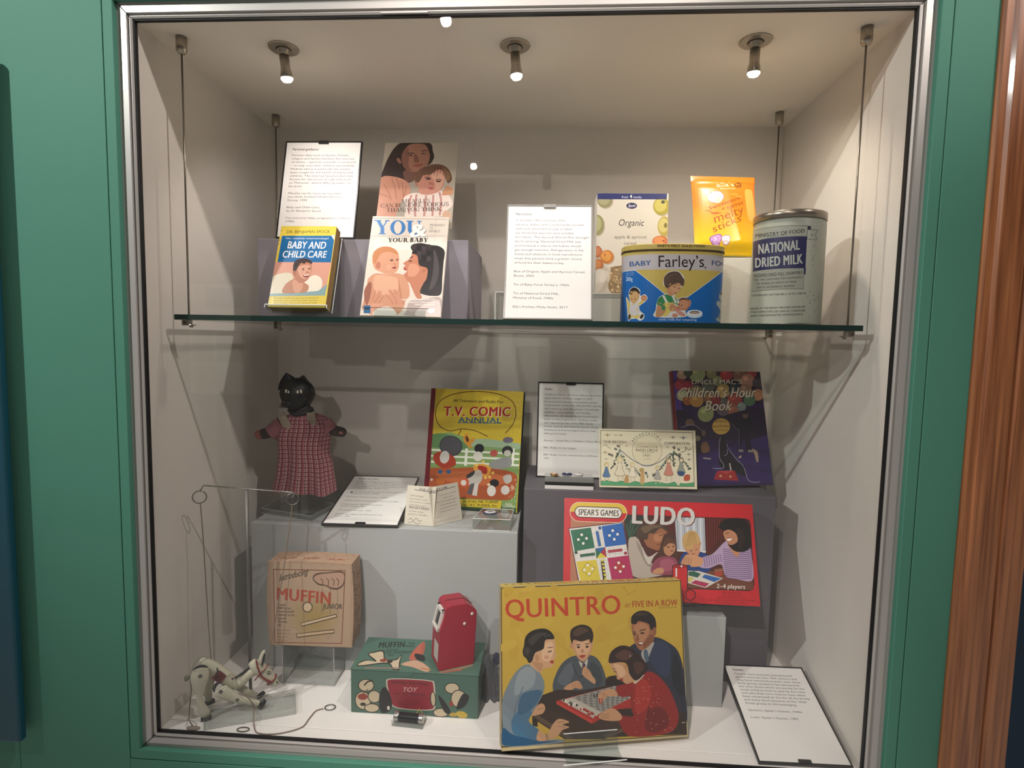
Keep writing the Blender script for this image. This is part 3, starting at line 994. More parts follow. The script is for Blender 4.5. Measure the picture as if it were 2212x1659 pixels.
# ------------------------------------------------------------------ on the shelf: pregnancy book
yb, ytilt = (-.2229, .1550, .8023), 21.8
yw, yh = .1652, .2323
t = thing('paperback_book', 'large paperback on pregnancy with a mother kissing a bare baby', 'book', yb, (R(-ytilt), R(.3), R(.6)))
b = BM()
box(b, -yw / 2, yw / 2, 0, .0007, 0, yh)
box(b, -yw / 2, yw / 2, .0073, .008, 0, yh)
box(b, -yw / 2, -yw / 2 + .0007, 0, .008, 0, yh)
obj('cover', b, mat('cream_cover', '#ddd3c6', 0.4), t)
obj('pages', bx(-yw / 2 + .0007, yw / 2 - .0005, .0008, .0072, .0004, yh - .0004), mat('white_pages', '#dcd6c8', 0.9), t)
A = Art([(806, 467), (970, 470), (952, 686), (777, 681)], yw, yh, (770, 460, 7.062))
A.P([(-yw / 2, 0), (yw / 2, 0), (yw / 2, yh), (-yw / 2, yh)], '#e2d6c8', local=True)
A.P([(300, 360), (1320, 370), (1290, 560), (260, 560)], '#e8dfd2')
A.P([(150, 700), (260, 620), (700, 700), (760, 900), (110, 1000)], '#ded3c4')
for x0, x1 in ((245, 1400), ):
    A.L([(x0, 80), (x1 - 10, 104)], 5, '#6d665f').L([(205, 352), (1365, 356)], 5, '#8d867d')
A.L([(575, 45), (530, 500)], 4, '#a79f95').L([(1220, 60), (1190, 440)], 4, '#b5ada2')
A.S('#2d2a2b', (830, 540), (860, 480), (990, 462), (1120, 490), (1260, 510), (1345, 590), (1330, 760), (1310, 1000), (1290, 1240), (1150, 1270), (1000, 1240), (960, 1200), (1020, 1080), (1080, 900), (1000, 870), (960, 800), (930, 740), (900, 640))
A.S('#4d484a', (1180, 560), (1240, 700), (1260, 900), (1200, 1100), (1110, 1180), (1160, 960), (1180, 760))
for k in range(12):
    A.E(880 + (k % 4) * 75, 520 + (k // 4) * 80 + (k % 3) * 12, 42, 34, ('#3d3537', '#242122', '#453d3f')[k % 3], k * 25)
A.S('#c07f63', (855, 625), (930, 660), (960, 800), (1080, 850), (1070, 1000), (1020, 1080), (970, 1200), (1000, 1300), (920, 1300), (850, 1160), (800, 1060), (720, 1050), (705, 960), (770, 890), (725, 860), (720, 830), (745, 800), (712, 770), (790, 715), (830, 680))
A.S('#d3977a', (800, 800), (900, 780), (960, 860), (900, 960), (790, 960))
A.S('#b27056', (1010, 860), (1070, 850), (1050, 900), (1005, 915))
A.S('#a5423c', (718, 840), (750, 845), (770, 878), (730, 870)).L([(795, 735), (850, 735)], 14, '#3b2620').L([(815, 690), (860, 665)], 16, '#3b2620')
A.S('#cf9879', (160, 1130), (180, 1000), (300, 920), (480, 940), (620, 920), (720, 960), (800, 1100), (810, 1260), (760, 1330), (700, 1480), (560, 1560), (120, 1500), (110, 1330))
A.S('#dcab8d', (280, 960), (480, 960), (620, 1000), (640, 1160), (440, 1260), (280, 1200))
A.S('#b97d62', (640, 1000), (670, 1150), (690, 1280), (650, 1180)).S('#9c6350', (120, 1180), (200, 1050), (235, 1120), (180, 1390), (130, 1360))
A.S('#d29b7c', (245, 690), (280, 590), (370, 525), (480, 515), (600, 560), (650, 660), (650, 770), (640, 850), (580, 920), (460, 935), (370, 900), (290, 860), (255, 790))
A.S('#c08155', (245, 690), (270, 590), (370, 520), (500, 515), (600, 565), (640, 640), (500, 590), (380, 620), (320, 720), (270, 780))
A.S('#b97860', (300, 770), (350, 740), (370, 800), (345, 850), (300, 830))
A.L([(510, 715), (560, 708)], 10, '#6b412f').L([(610, 705), (640, 702)], 10, '#6b412f').E(540, 726, 24, 8, '#3c241b').E(622, 720, 16, 8, '#3c241b')
A.S('#c58a70', (570, 760), (610, 780), (600, 800), (570, 790)).S('#8c3b34', (545, 830), (610, 820), (590, 850), (555, 845)).S('#dba286', (460, 800), (530, 790), (520, 860), (470, 870))
for x0, y0, x1, y1 in ((190, 1400, 270, 1170), (240, 1380, 360, 1190), (290, 1400, 400, 1250), (540, 1400, 440, 1240), (600, 1400, 500, 1170), (650, 1380, 570, 1170), (690, 1390, 640, 1240)):
    A.L([(x0, y0), ((x0 + x1) / 2 + 8, (y0 + y1) / 2), (x1, y1)], 48, '#cf9376', 4)
    A.L([(x0 + 26, y0), ((x0 + x1) / 2 + 34, (y0 + y1) / 2), (x1 + 22, y1 + 20)], 6, '#9a6049', 4)
A.S('#d9a083', (140, 1480), (180, 1390), (300, 1380), (420, 1390), (300, 1450), (240, 1560))
A.S('#ece4da', (300, 1470), (430, 1430), (540, 1450), (600, 1560), (270, 1555))
A.S('#b9a7a0', (760, 1500), (820, 1340), (1000, 1330), (1280, 1300), (1270, 1570), (760, 1570))
A.S('#ddcfc8', (1000, 1420), (1200, 1340), (1270, 1360), (1260, 1580), (900, 1570))
A.T('YOU', 285, 322, 1010, 340, 215, '#4480bd', 'S')
A.T('&', 815, 385, 1075, 360, 190, '#8f8d8a', 'k', .15).T('&', 806, 378, 1066, 353, 190, '#f4f1ec', 'k', .15)
A.T('YOUR BABY', 478, 444, 1090, 448, 64, '#171414', 'S', .12)
for i, s_ in enumerate(('PREGNANCY', 'TO', 'INFANCY')):
    A.T(s_, 1118 - i * 6, 205 + i * 46, (1350, 1165, 1275)[i], 208 + i * 46, 34, '#67605a')
for i, (s_, a, c) in enumerate((('WELCOMING OUR CHILDREN', 690, 1205), ('BY PRINCE CHARLES AND', 740, 1200), ('PRINCESS DIANA', 890, 1190))):
    A.T(s_, a, 1338 + i * 38, c, 1340 + i * 38, 24, '#f5efe8', 'b', .2)
A.L([(85, 1440), (1100, 1468)], 9, '#231f1f')
A.Rc(110, 1410, 215, 1530, '#34678e').Rc(125, 1440, 200, 1470, '#1d2f3c').E(1140, 1500, 52, 38, '#f2efee').E(1170, 1490, 30, 30, '#f8f6f4')
A.build('cover_print', gloss_m, t, 0)
easel('clear low stand holding the mother and baby paperback on the shelf', yb, ytilt, .6, .105, .0085, .12, lip=.014, foot=S - yb[2])


# ------------------------------------------------------------------ on the shelf: cereal box
cb, cw, ch_ = (.2503, .2509, .8622), .1503, .2123
t = thing('cereal_box', 'white cereal box with apples and apricots and a navy top band', 'box', cb, (R(-3.7), 0, R(1.4)))
obj('carton', bx(-cw / 2, cw / 2, 0, .05, 0, ch_, .0008), mat('white_carton', '#d9d3c6', 0.5), t)
A = Art([(1290, 418), (1442, 418), (1440, 635), (1285, 633)], cw, ch_, (1280, 410, 7.212))
A.P([(-cw / 2, 0), (cw / 2, 0), (cw / 2, ch_), (-cw / 2, ch_)], '#d6cfc0', local=True)
for cx, cy, rx, ry, c1, c2 in ((185, 165, 118, 118, '#8d8a63', '#a3a078'), (70, 545, 105, 158, '#8f8e5e', '#aaa878'), (1060, 250, 130, 140, '#a69a3a', '#c0b45a'), (1110, 560, 105, 155, '#b3a350', '#cabd74'), (1050, 790, 125, 85, '#c9713f', '#dd9257'), (70, 960, 75, 92, '#b5673c', '#c98052'), (80, 1165, 82, 92, '#bf6d3c', '#d08a52'), (220, 1040, 106, 108, '#c67a35', '#dc9a4c')):
    A.E(cx + 14, cy + 16, rx, ry, '#b3a591')
    A.E(cx, cy, rx, ry, c1).E(cx - rx * .12, cy - ry * .1, rx * .72, ry * .72, c2)
A.E(1085, 185, 30, 26, '#3f4634').E(1130, 545, 26, 40, '#7d6f2f').S('#a3562a', (180, 990), (200, 1000), (192, 1030), (180, 1020)).E(1100, 785, 16, 12, '#8f4526')
A.P([(-cw / 2, 1), (cw / 2, 1)] and [(60, 60), (1145, 55), (1142, 145), (66, 152)], '#232b66')
A.S('#c9bfac', (30, 1255), (270, 1240), (330, 1330), (230, 1500), (160, 1620), (20, 1620))
A.S('#ddd6c8', (35, 1265), (230, 1270), (190, 1420), (90, 1600), (25, 1600))
A.S('#8b7453', (290, 1215), (420, 1180), (540, 1190), (540, 1620), (300, 1610), (240, 1500), (270, 1380))
for k in range(110):
    x, y = random.uniform(265, 540), random.uniform(1190, 1600)
    A.E(x, y, random.uniform(12, 26), random.uniform(7, 13), random.choice(['#cdb489', '#b79a6c', '#dcc79f', '#a58757', '#c2a67a']), random.uniform(0, 180), 10)
A.E(600, 247, 88, 52, '#ece6da').E(600, 247, 84, 48, '#23274f')
A.T('Boots', 545, 272, 660, 262, 46, '#d5d2de', 'b', .3)
A.T('from', 445, 130, 545, 130, 34, '#c9cbe0', 'b').T('4', 570, 130, 606, 130, 52, '#f2f0ea', 'b').T('months', 625, 130, 752, 130, 34, '#c9cbe0', 'b')
A.T('Organic', 388, 556, 790, 556, 100, '#2e2a26', 'r', .2).T('apple & apricot', 330, 752, 836, 752, 50, '#5e5a54').T('cereal', 482, 850, 680, 850, 50, '#5e5a54')
A.build('carton_print', print_m, t, 0)

# ------------------------------------------------------------------ on the shelf: oval baby food tin
FX, FY, FA, FB, FN = .3125, .150, .0955, .050, 2.5


def fy(x, a=FA, b=FB):
    return FY - b * max(0.0, 1 - min(1, abs((x - FX) / a)) ** FN) ** (1 / FN)


def oval(bm, rows, n=72):
    """Rows of (grow, z) of the oval plan."""
    rings = []
    for g, z in rows:
        r = []
        for k in range(n):
            a = 2 * math.pi * k / n
            c, s = math.cos(a), math.sin(a)
            r.append(bm.verts.new(((FA + g) * abs(c) ** (2 / FN) * (1 if c >= 0 else -1), (FB + g) * abs(s) ** (2 / FN) * (1 if s >= 0 else -1), z)))
        rings.append(r)
    for A_, B_ in zip(rings, rings[1:]):
        for k in range(n):
            bm.faces.new((A_[k], A_[(k + 1) % n], B_[(k + 1) % n], B_[k]))
    bm.faces.new(rings[0][::-1]); bm.faces.new(rings[-1])
    return bm


def surf_farley(u, v):
    y = FY - FB
    for _ in range(8):
        p = at(u, v, 1, y)
        y = fy(p.x)
    p = at(u, v, 1, y)
    return (max(FX - FA + .0003, min(FX + FA - .0003, p.x)), p.z)


ftop = at(1465, 538.5, 1, .1).z - S
ltop = at(1465, 526.3, 1, .1).z - S
t = thing('baby_food_tin', 'oval blue and yellow baby food tin with a mother feeding a baby', 'tin', (FX, FY, S + .0001))
cream_tin = mat('cream_enamel', '#b9a558', 0.32)
obj('can', oval(BM(), [(-.0015, 0), (0, .0015), (0, ftop - .001), (-.001, ftop + .002)]), cream_tin, t, smooth=False)
obj('lid', oval(BM(), [(-.0005, ftop - .0002), (.0012, ftop + .0004), (.0014, ltop - .0015), (-.0005, ltop), (-.006, ltop)]), cream_tin, t)
obj('rim', oval(BM(), [(.0008, ftop - .0032), (.0016, ftop - .0022), (.0016, ftop - .0008), (.0008, ftop - .0001)]), mat('worn_tin_rim', '#4a3b22', 0.4, metal=.5), t)
strips = [FX + FA * math.sin(R(a)) for a in range(-90, 91, 5)]
A = Art(None, 1, 1, (1340, 520, 8.732), surf_farley, strips)
zt = S + ftop - .0007
A.P([(FX - FA, S + .0012), (FX + FA, S + .0012), (FX + FA, zt), (FX - FA, zt)], '#bda957', local=True)
zc, zd = at(1465, 549, 1, .1).z, at(1465, 582.5, 1, .1).z
A.P([(FX - FA, zd), (FX + FA, zd), (FX + FA, zc), (FX - FA, zc)], '#b6b2b4', local=True)
ze = at(1373, 584.5, 1, .115).z
v0, v1, v2 = surf_farley(1340 + 283 / 8.732, 520 + 565 / 8.732), surf_farley(1340 + 835 / 8.732, 520 + 1010 / 8.732), surf_farley(1340 + 1970 / 8.732, 520 + 568 / 8.732)
v3 = surf_farley(1340 + 1275 / 8.732, 520 + 1065 / 8.732)
for grow, c_ in ((.0013, '#d9d7cd'), (0, '#0f62ad')):
    A.P([(FX - FA, S + .0012), (FX + FA, S + .0012), (FX + FA, v2[1] + grow), (v2[0], v2[1] + grow), (v3[0], v3[1] + grow), (v1[0] + .015, v1[1] - .012 + grow), (v1[0], v1[1] + grow), (v0[0], v0[1] + grow), (FX - FA, v0[1] + grow)], c_, local=True)
A.T('Farley’s', 700, 497, 1590, 497, 215, '#15110f', 'r').E(1605, 508, 18, 18, '#5d4a48')
A.T('BABY', 165, 490, 580, 462, 92, '#1d4d86', 'b', up=(0, -1)).T('FOOD', 1715, 462, 2130, 500, 90, '#1d3f73', 'b', up=(0, -1))
A.T('with milk for weaning', 722, 1505, 1440, 1512, 42, '#cfdbe6').T('200g', 108, 762, 232, 758, 72, '#cfe0ee').T('Farley’s Rusk', 110, 630, 260, 610, 20, '#9fc0dd').T('NET WEIGHT', 110, 665, 260, 648, 18, '#9fc0dd')
# mother
A.S('#d8d9d2', (660, 1440), (668, 1300), (690, 1150), (740, 1060), (830, 1010), (890, 980), (880, 900), (815, 840), (812, 740), (860, 630), (960, 572), (1080, 572), (1170, 640), (1215, 740), (1190, 840), (1130, 900), (1100, 960), (1030, 1030), (1090, 1130), (1150, 1065), (1250, 1075), (1330, 1150), (1310, 1240), (1230, 1330), (1220, 1440))
A.S('#b98a62', (670, 1435), (680, 1290), (720, 1180), (800, 1180), (860, 1240), (960, 1150), (1000, 1180), (900, 1280), (830, 1370), (760, 1435))
A.S('#33814f', (690, 1200), (720, 1090), (830, 1020), (960, 1020), (1050, 1090), (1085, 1210), (1000, 1180), (860, 1170), (850, 1280), (790, 1310), (770, 1230))
A.S('#d6c469', (830, 1180), (900, 1160), (1010, 1190), (1060, 1240), (1000, 1290), (900, 1410), (800, 1420), (860, 1310))
A.P([(790, 1040), (830, 1030), (900, 1160), (860, 1180)], '#d6d3c2').P([(960, 1030), (1000, 1030), (1075, 1180), (1030, 1180)], '#d6d3c2')
A.S('#bd8d67', (890, 880), (960, 800), (1130, 810), (1140, 880), (1110, 960), (1010, 1025), (950, 1040), (890, 1010))
A.S('#c99a74', (960, 860), (1100, 840), (1120, 920), (1020, 1010), (970, 960))
A.S('#57463b', (820, 780), (830, 690), (900, 610), (1010, 578), (1110, 600), (1170, 680), (1210, 750), (1190, 850), (1150, 850), (1110, 800), (1010, 820), (940, 860), (890, 900), (840, 860))
for k in range(6):
    A.L([(850 + k * 20, 820 - k * 20), (900 + k * 30, 690 - k * 8), (1040 + k * 20, 640 + k * 10), (1160, 740 + k * 12)], 7, '#2d231e' if k % 2 else '#7d6a5c', 5)
A.L([(990, 860), (1045, 885)], 10, '#2b1d18').L([(1080, 895), (1130, 905)], 10, '#2b1d18').L([(1020, 840), (1060, 830)], 8, '#3a2620').S('#a4382f', (985, 965), (1020, 985), (1060, 970), (1030, 1000))
A.S('#b98561', (930, 1310), (960, 1190), (1060, 1240), (1080, 1290), (1000, 1330))
# baby being fed
A.S('#b3785a', (1100, 1170), (1130, 1090), (1230, 1080), (1320, 1140), (1320, 1210), (1250, 1310), (1160, 1310), (1070, 1290))
A.S('#c48d6c', (1110, 1180), (1200, 1120), (1290, 1170), (1230, 1280), (1120, 1270))
A.S('#5e4232', (1100, 1130), (1150, 1080), (1250, 1080), (1310, 1110), (1280, 1130), (1200, 1110), (1140, 1120))
A.E(1110, 1205, 9, 14, '#2b1a15').E(1155, 1220, 12, 12, '#2b1a15').S('#c98f80', (1040, 1310), (1100, 1300), (1220, 1390), (1200, 1430), (1060, 1380))
A.S('#d7d5d4', (900, 1440), (920, 1370), (1010, 1330), (1090, 1380), (1080, 1440)).E(1030, 1410, 55, 38, '#c58a72')
A.E(1400, 1395, 150, 65, '#c9d6e0').E(1400, 1360, 145, 55, '#dfe7ec').E(1400, 1355, 95, 30, '#3d4f5c').E(1400, 1360, 80, 20, '#b69a80')
# the two little ones at the sides
A.S('#d8d9d2', (110, 1070), (150, 1110), (190, 1180), (160, 1030), (180, 920), (270, 870), (370, 930), (380, 1040), (460, 1010), (515, 1080), (470, 1150), (350, 1250), (390, 1340), (450, 1390), (440, 1470), (370, 1510), (300, 1470), (200, 1480), (150, 1510), (130, 1300))
A.S('#cdbb67', (125, 1080), (190, 1190), (330, 1180), (400, 1130), (440, 1160), (330, 1280), (360, 1450), (180, 1460), (150, 1350))
A.S('#c6a06c', (170, 1060), (200, 960), (290, 950), (360, 1010), (340, 1120), (260, 1190), (190, 1140))
A.S('#231c1a', (165, 1000), (210, 900), (290, 885), (360, 950), (365, 1010), (300, 960), (240, 965), (220, 1010))
A.E(212, 1100, 9, 12, '#3a271d').E(280, 1100, 9, 12, '#3a271d').S('#c9c5c4', (190, 1200), (330, 1200), (360, 1380), (190, 1400)).E(445, 1085, 55, 55, '#b6754d').E(445, 1085, 38, 38, '#cb9064')
A.E(172, 1440, 20, 55, '#2f2625', 10).E(405, 1430, 28, 50, '#2f2625', 30)
A.S('#aeb7b6', (1800, 1490), (1880, 1400), (1880, 1300), (1810, 1190), (1850, 1130), (1900, 1170), (1860, 1060), (1900, 950), (1975, 920), (2040, 960), (2040, 1540), (1900, 1530))
A.S('#231c1a', (1870, 1060), (1900, 960), (1980, 940), (2040, 980), (2040, 1040), (1960, 1040), (1910, 1110)).S('#a98c66', (1900, 1110), (1960, 1050), (2040, 1060), (2040, 1220), (1960, 1240)).S('#7d8784', (1860, 1470), (1900, 1330), (2040, 1280), (2040, 1520))
A.T('BABY’S FIRST SOLID FOOD', 700, 118, 1590, 126, 48, '#4b3b1a', 'b', up=(0, -1))


def wrap_f(x, z, n):
    lidoff = .0016 if z > S + ftop else 0
    o = lidoff + .00012 + n
    x = FX + (x - FX) * (FA + o) / FA
    return (x - FX, fy(x, FA + o, FB + o) - FY, z - S)


A.build('tin_print', gloss_m, t, wrap=wrap_f)

# ------------------------------------------------------------------ on the shelf: orange snack packet
eb, et, eyaw, ew, eh = (.4362, .2115, wb_z + .0035), 15.3, 4.7, .131, .176
t = thing('snack_packet', 'orange and yellow foil snack packet propped on the white block behind the tins', 'packet', eb, (R(-et), 0, R(eyaw)))


def puff(x, z):
    u = max(0.0, 1 - (2 * x / ew) ** 2)
    v = max(0.0, min(1, z / .03)) * max(0.0, min(1, (eh - z) / .035))
    v = v * v * (3 - 2 * v)
    return .013 * u ** .6 * v


foil = mat('orange_foil', '#d9781f', 0.25)
b = BM()
NX, NZ = 22, 30
grid = [[None] * (NZ + 1) for _ in range(NX + 1)]
back = [[None] * (NZ + 1) for _ in range(NX + 1)]
for i in range(NX + 1):
    for k in range(NZ + 1):
        x, z = -ew / 2 + ew * i / NX, eh * k / NZ
        xx = x * (1 + .03 * (abs(z / eh - .5) * 2) ** 4)
        grid[i][k] = b.verts.new((xx, -puff(x, z) * .75, z))
        back[i][k] = b.verts.new((xx, puff(x, z) * .6 + .0006, z))
for i in range(NX):
    for k in range(NZ):
        b.faces.new((grid[i][k], grid[i + 1][k], grid[i + 1][k + 1], grid[i][k + 1]))
        b.faces.new((back[i][k], back[i][k + 1], back[i + 1][k + 1], back[i + 1][k]))
obj('pouch', b, foil, t, smooth=True)
b = BM()
for k in range(14):
    z = eh - .0155 + k * .0011
    sweep(b, [(-ew / 2 * 1.03, -.0008 - .0004 * (k % 2), z), (ew / 2 * 1.03, -.0008 - .0004 * (k % 2), z)], .00055, 5)
obj('crimp', b, foil, t)
A = Art([(1495, 372), (1632, 372), (1640, 545), (1513, 538)], ew, eh, (1485, 365, 8.297), strips=[-ew / 2 + ew * i / 22 for i in range(23)])
N = 26
for k in range(N):
    f = k / (N - 1)
    ca, cb_ = (0xE0, 0x80, 0x22), (0xF0, 0xC2, 0x1C)
    g = min(1, max(0, (f - .35) / .45))
    c_ = '#%02x%02x%02x' % tuple(int(a + (b_ - a) * g) for a, b_ in zip(ca, cb_))
    A.P([(-ew / 2, eh * (1 - (k + 1) / N)), (ew / 2, eh * (1 - (k + 1) / N)), (ew / 2, eh * (1 - k / N)), (-ew / 2, eh * (1 - k / N))], c_, local=True)
A.S('#d8b056', (1030, 350), (1100, 315), (1170, 345), (1215, 600), (1210, 860), (1100, 880), (1050, 620))
A.T('Ella’s', 515, 292, 840, 262, 90, '#f3e6d2').T('kitchen', 580, 340, 850, 330, 32, '#f0d9b8')
A.E(905, 240, 66, 56, '#3b1f12').E(905, 244, 50, 40, '#d67f22').L([(865, 270), (945, 215)], 10, '#3b1f12').L([(880, 285), (960, 235)], 10, '#3b1f12').L([(860, 205), (905, 195), (915, 165), (930, 195), (980, 190)], 12, '#3b1f12')
A.E(505, 480, 140, 112, '#8c4f5c').E(505, 480, 132, 104, '#e0cfdf').T('finger', 420, 440, 560, 415, 40, '#4d4a63').T('food', 460, 490, 570, 465, 40, '#4d4a63').S('#e9c3ac', (480, 520), (560, 480), (610, 540), (560, 590), (500, 580))
A.T('Sweetcorn', 400, 720, 940, 515, 62, '#8f3f10', 'b', .1).T('+ carrot', 610, 740, 1000, 600, 62, '#8f3f10', 'b', .1)
A.T('melty', 490, 950, 1010, 770, 150, '#a34e10', 'r', .1).T('sticks', 480, 1110, 970, 900, 120, '#a34e10', 'r', .1)
A.S('#c25a1c', (430, 770), (500, 750), (610, 770), (500, 795)).L([(340, 715), (380, 725), (460, 760)], 12, '#8f3f10')
A.S('#8b5b9b', (430, 1180), (580, 1125), (625, 1180), (600, 1290), (560, 1325), (470, 1280)).S('#c79cd4', (445, 1185), (572, 1140), (612, 1185), (590, 1280), (560, 1308), (480, 1270)).T('7', 495, 1245, 545, 1245, 60, '#efe6f2', 'b')
A.S('#a37a8f', (620, 1170), (755, 1160), (750, 1280), (695, 1312), (640, 1280)).S('#f2e7ea', (630, 1178), (746, 1170), (741, 1274), (695, 1300), (650, 1272)).T('NO', 645, 1205, 730, 1205, 20, '#8b5b7b').T('JUNK', 645, 1250, 730, 1250, 20, '#8b5b7b')
A.L([(750, 430), (900, 425)], 8, '#f0c070').L([(860, 470), (980, 465)], 8, '#f0c070')
for k in range(10):
    A.L([(830 + k * 18, 1130 + (k % 3) * 12 - k * 8), (850 + k * 18, 1190 - k * 12)], 7, '#d8a838')


def wrap_e(x, z, n):
    return (x * (1 + .03 * (abs(z / eh - .5) * 2) ** 4), -puff(x, z) * .75 - .0014 * (z > eh - .016) - n - .0002, z)


# let the printing follow the puffed front: slice it in height as well
A2V, A2F, A2C = [], [], []
zs = [eh * k / 30 for k in range(31)]
for f, c_ in zip(A.F, A.C):
    n = A.V[f[0]][2]
    for q in cut([(A.V[i][1], A.V[i][0]) for i in f], zs):
        i0 = len(A2V)
        A2V += [(x, z, n) for z, x in q]
        A2F.append(tuple(range(i0, i0 + len(q))))
        A2C.append([c_[0]] * len(q))
A.V, A.F, A.C = A2V, A2F, A2C
A.build('packet_print', printed('foil_print', .3, coat=.4), t, wrap=wrap_e)
easel('clear stand behind the orange snack packet', (eb[0], eb[1] + .001, eb[2]), et, eyaw, .10, .014, .14, lip=.003, foot=wb_z - eb[2] + .0006)

# ------------------------------------------------------------------ on the shelf: dried milk tin
MX, MY, MR = .5219, .130, .0627
t = thing('milk_tin', 'tall round pale green dried milk tin with a dull metal lid', 'tin', (MX, MY, S + .0001))
mt = .9855 - S
obj('can', lathe(BM(), [(MR - .001, 0), (MR, .001), (MR, .003), (MR - .0008, .004), (MR - .0008, mt - .006), (MR - .002, mt - .004), (MR - .002, mt)], 72), mat('pale_green_enamel', '#8f9486', 0.42, vary=.1, vscale=25), t, smooth=True)
obj('lid', lathe(BM(), [(MR - .0012, mt - .001), (MR, mt - .0005), (MR, mt + .0118), (MR - .0012, mt + .013), (MR - .004, mt + .013), (MR - .0045, mt + .0118)], 72), mat('dull_tin', '#8b8276', 0.3, metal=.85, vary=.15, vscale=40), t, smooth=True)
b = lathe(BM(), [(MR - .0005, 0), (MR + .0003, .0008), (MR + .0003, .0022), (MR - .0005, .003)], 72)
obj('rim', b, mat('dull_tin', '#8b8276'), t, smooth=True)


def my(x):
    return MY - math.sqrt(max(1e-8, MR * MR - (x - MX) ** 2))


def surf_m(u, v):
    # the tin's wall where the sight line first meets it, as (arc angle, height)
    d = ray(u, v)
    ox, oy = CAM.x - MX, CAM.y - MY
    a, b_, c_ = d.x * d.x + d.y * d.y, ox * d.x + oy * d.y, ox * ox + oy * oy - MR * MR
    q = b_ * b_ - a * c_
    s = (-b_ - math.sqrt(max(q, 0))) / a
    p = CAM + d * s
    return (math.atan2(p.x - MX, -(p.y - MY)), p.z)


A = Art(None, 1, 1, (1610, 440, 6.258), surf_m, [R(a) for a in range(-120, 121, 4)])
A.P([(98, 380), (845, 300), (820, 880), (795, 1150), (88, 1190), (95, 800)] and [(95, 905), (800, 875), (790, 1152), (80, 1192)], '#9a9d8f')
A.P([(120, 372), (845, 303), (836, 445), (100, 522)], '#9da092')
A.P([(100, 522), (838, 442), (815, 875), (98, 922)], '#24254f')
A.T('MINISTRY OF FOOD', 128, 462, 808, 388, 50, '#1d1d1f', 'b', up=(0, -1)).T('LONDON, S.W.1.', 290, 458, 572, 430, 18, '#3a3a3a', up=(0, -1))
A.T('NATIONAL', 165, 682, 738, 618, 130, '#b5b9ad', 'k', up=(0, -1)).T('DRIED MILK', 122, 866, 778, 806, 128, '#b5b9ad', 'k', up=(0, -1))
A.T('MODIFIED DRIED FULL CREAM MILK', 108, 1000, 778, 950, 44, '#26262c', 'b', up=(0, -1)).T('THIS TIN CONTAINS THE EQUIVALENT', 105, 1048, 775, 1006, 26, '#33332f', 'b', up=(0, -1)).T('OF SEVEN (7) PINTS OF MILK', 140, 1098, 695, 1066, 26, '#33332f', 'b', up=(0, -1)).T('WITH VITAMIN D ADDED', 150, 1148, 668, 1122, 26, '#33332f', 'b', up=(0, -1))
A.T('CONTAINS NOT LESS THAN 280 I.U. OF VIT. D PER OZ', 75, 1255, 825, 1222, 26, '#4a4a45', 'b', up=(0, -1))
for i, (s_, y0, y1) in enumerate((('ISSUED AT THE INFANT WELFARE CENTRE OR', 1432, 1406), ('FOOD OFFICE FOR COD LIVER OIL COMPOUND', 1480, 1456), ('AND CONCENTRATED ORANGE JUICE.', 1530, 1505))):
    A.T(s_, 65, y0, (812, 815, 785)[i], y1, 26, '#45453f', 'b', up=(0, -1))
A.L([(120, 368), (848, 298), (836, 480)], 4, '#2a2a2a').L([(795, 880), (788, 1153), (80, 1194)], 4, '#2a2a2a').L([(836, 480), (972, 490), (950, 415), (985, 358), (890, 350)], 4, '#2a2a2a')
A.P([(846, 302), (890, 302), (888, 352), (844, 350)], '#22223a').P([(796, 868), (822, 868), (816, 958), (796, 955)], '#24254f').E(905, 420, 9, 9, '#4a4a4a')
for k in range(26):
    A.E(random.uniform(840, 1010), random.uniform(500, 1560), random.uniform(3, 9), random.uniform(4, 16), random.choice(['#8d8f80', '#7d7a68', '#90907f']), 0, 8)


def wrap_m(x, z, n):
    r = MR - .0006 + n
    return (r * math.sin(x), -r * math.cos(x), z - S)


A.build('tin_print', printed('enamel_print', .42), t, wrap=wrap_m)


# ------------------------------------------------------------------ below: the big display blocks
RL, RR = .337, .4275
tag(obj('display_block', bx(-.5835, .0205, .2285, .499, 0, RL - .0002, .0018), grey_l, None, (0, 0, .0001)), 'long pale grey block carrying the cat puppet and the yellow annual', 'block')
tag(obj('display_block', bx(.0315, .582, .262, .499, 0, RR - .0002, .0018), grey_d, None, (0, 0, .0001)), 'tall dark grey block carrying the radio badges and the purple book', 'block')
gz = at(1567, 1334, 1, .1707).z
tag(obj('display_block', bx(.262, .4575, .1707, .222, 0, gz, .0012), grey_l, None, (0, 0, .0001)), 'small upright pale grey block on the floor under the red ludo box', 'block')

# ------------------------------------------------------------------ below: labels
MUFF = ['Muffin the Mule first appeared on children’s', 'television in 1946. He was a puppet who', 'danced on a piano lid. Many toys and books', 'were made for his young viewers and for', 'members of the Muffin Club.', '', '     Prudence Kitten was another television', '     puppet of the 1950s.', '', 'Prudence Kitten puppet, 1950s', '', 'Muffin Club membership card and badge', '', 'Muffin Junior the Mule puppet,', 'boxed, about 1951', '', 'TV Comic Annual, 1954', '', 'Muffin the Mule toy television set,', 'about 1955']
sl = sign('black framed puppet text label lying on the pale grey block before the cat puppet', (-.3313, .2236, .3425), 77.4, 1.6, .173, .238, 'Muffin the Mule', MUFF, blackp, clip_top=False, cap=4.4, lead=9.0, top=20, body=34, wide=142)
A = Art([(0, 0), (173, 0), (173, 238), (0, 238)], .173, .238)
A.P([(22 + 5.5 * (1 if k % 2 == 0 else .42) * math.sin(R(36 * k)), 90 - 5.5 * (1 if k % 2 == 0 else .42) * math.cos(R(36 * k))) for k in range(10)], '#1d1c1b')
A.build('star_print', print_m, sl, 0)
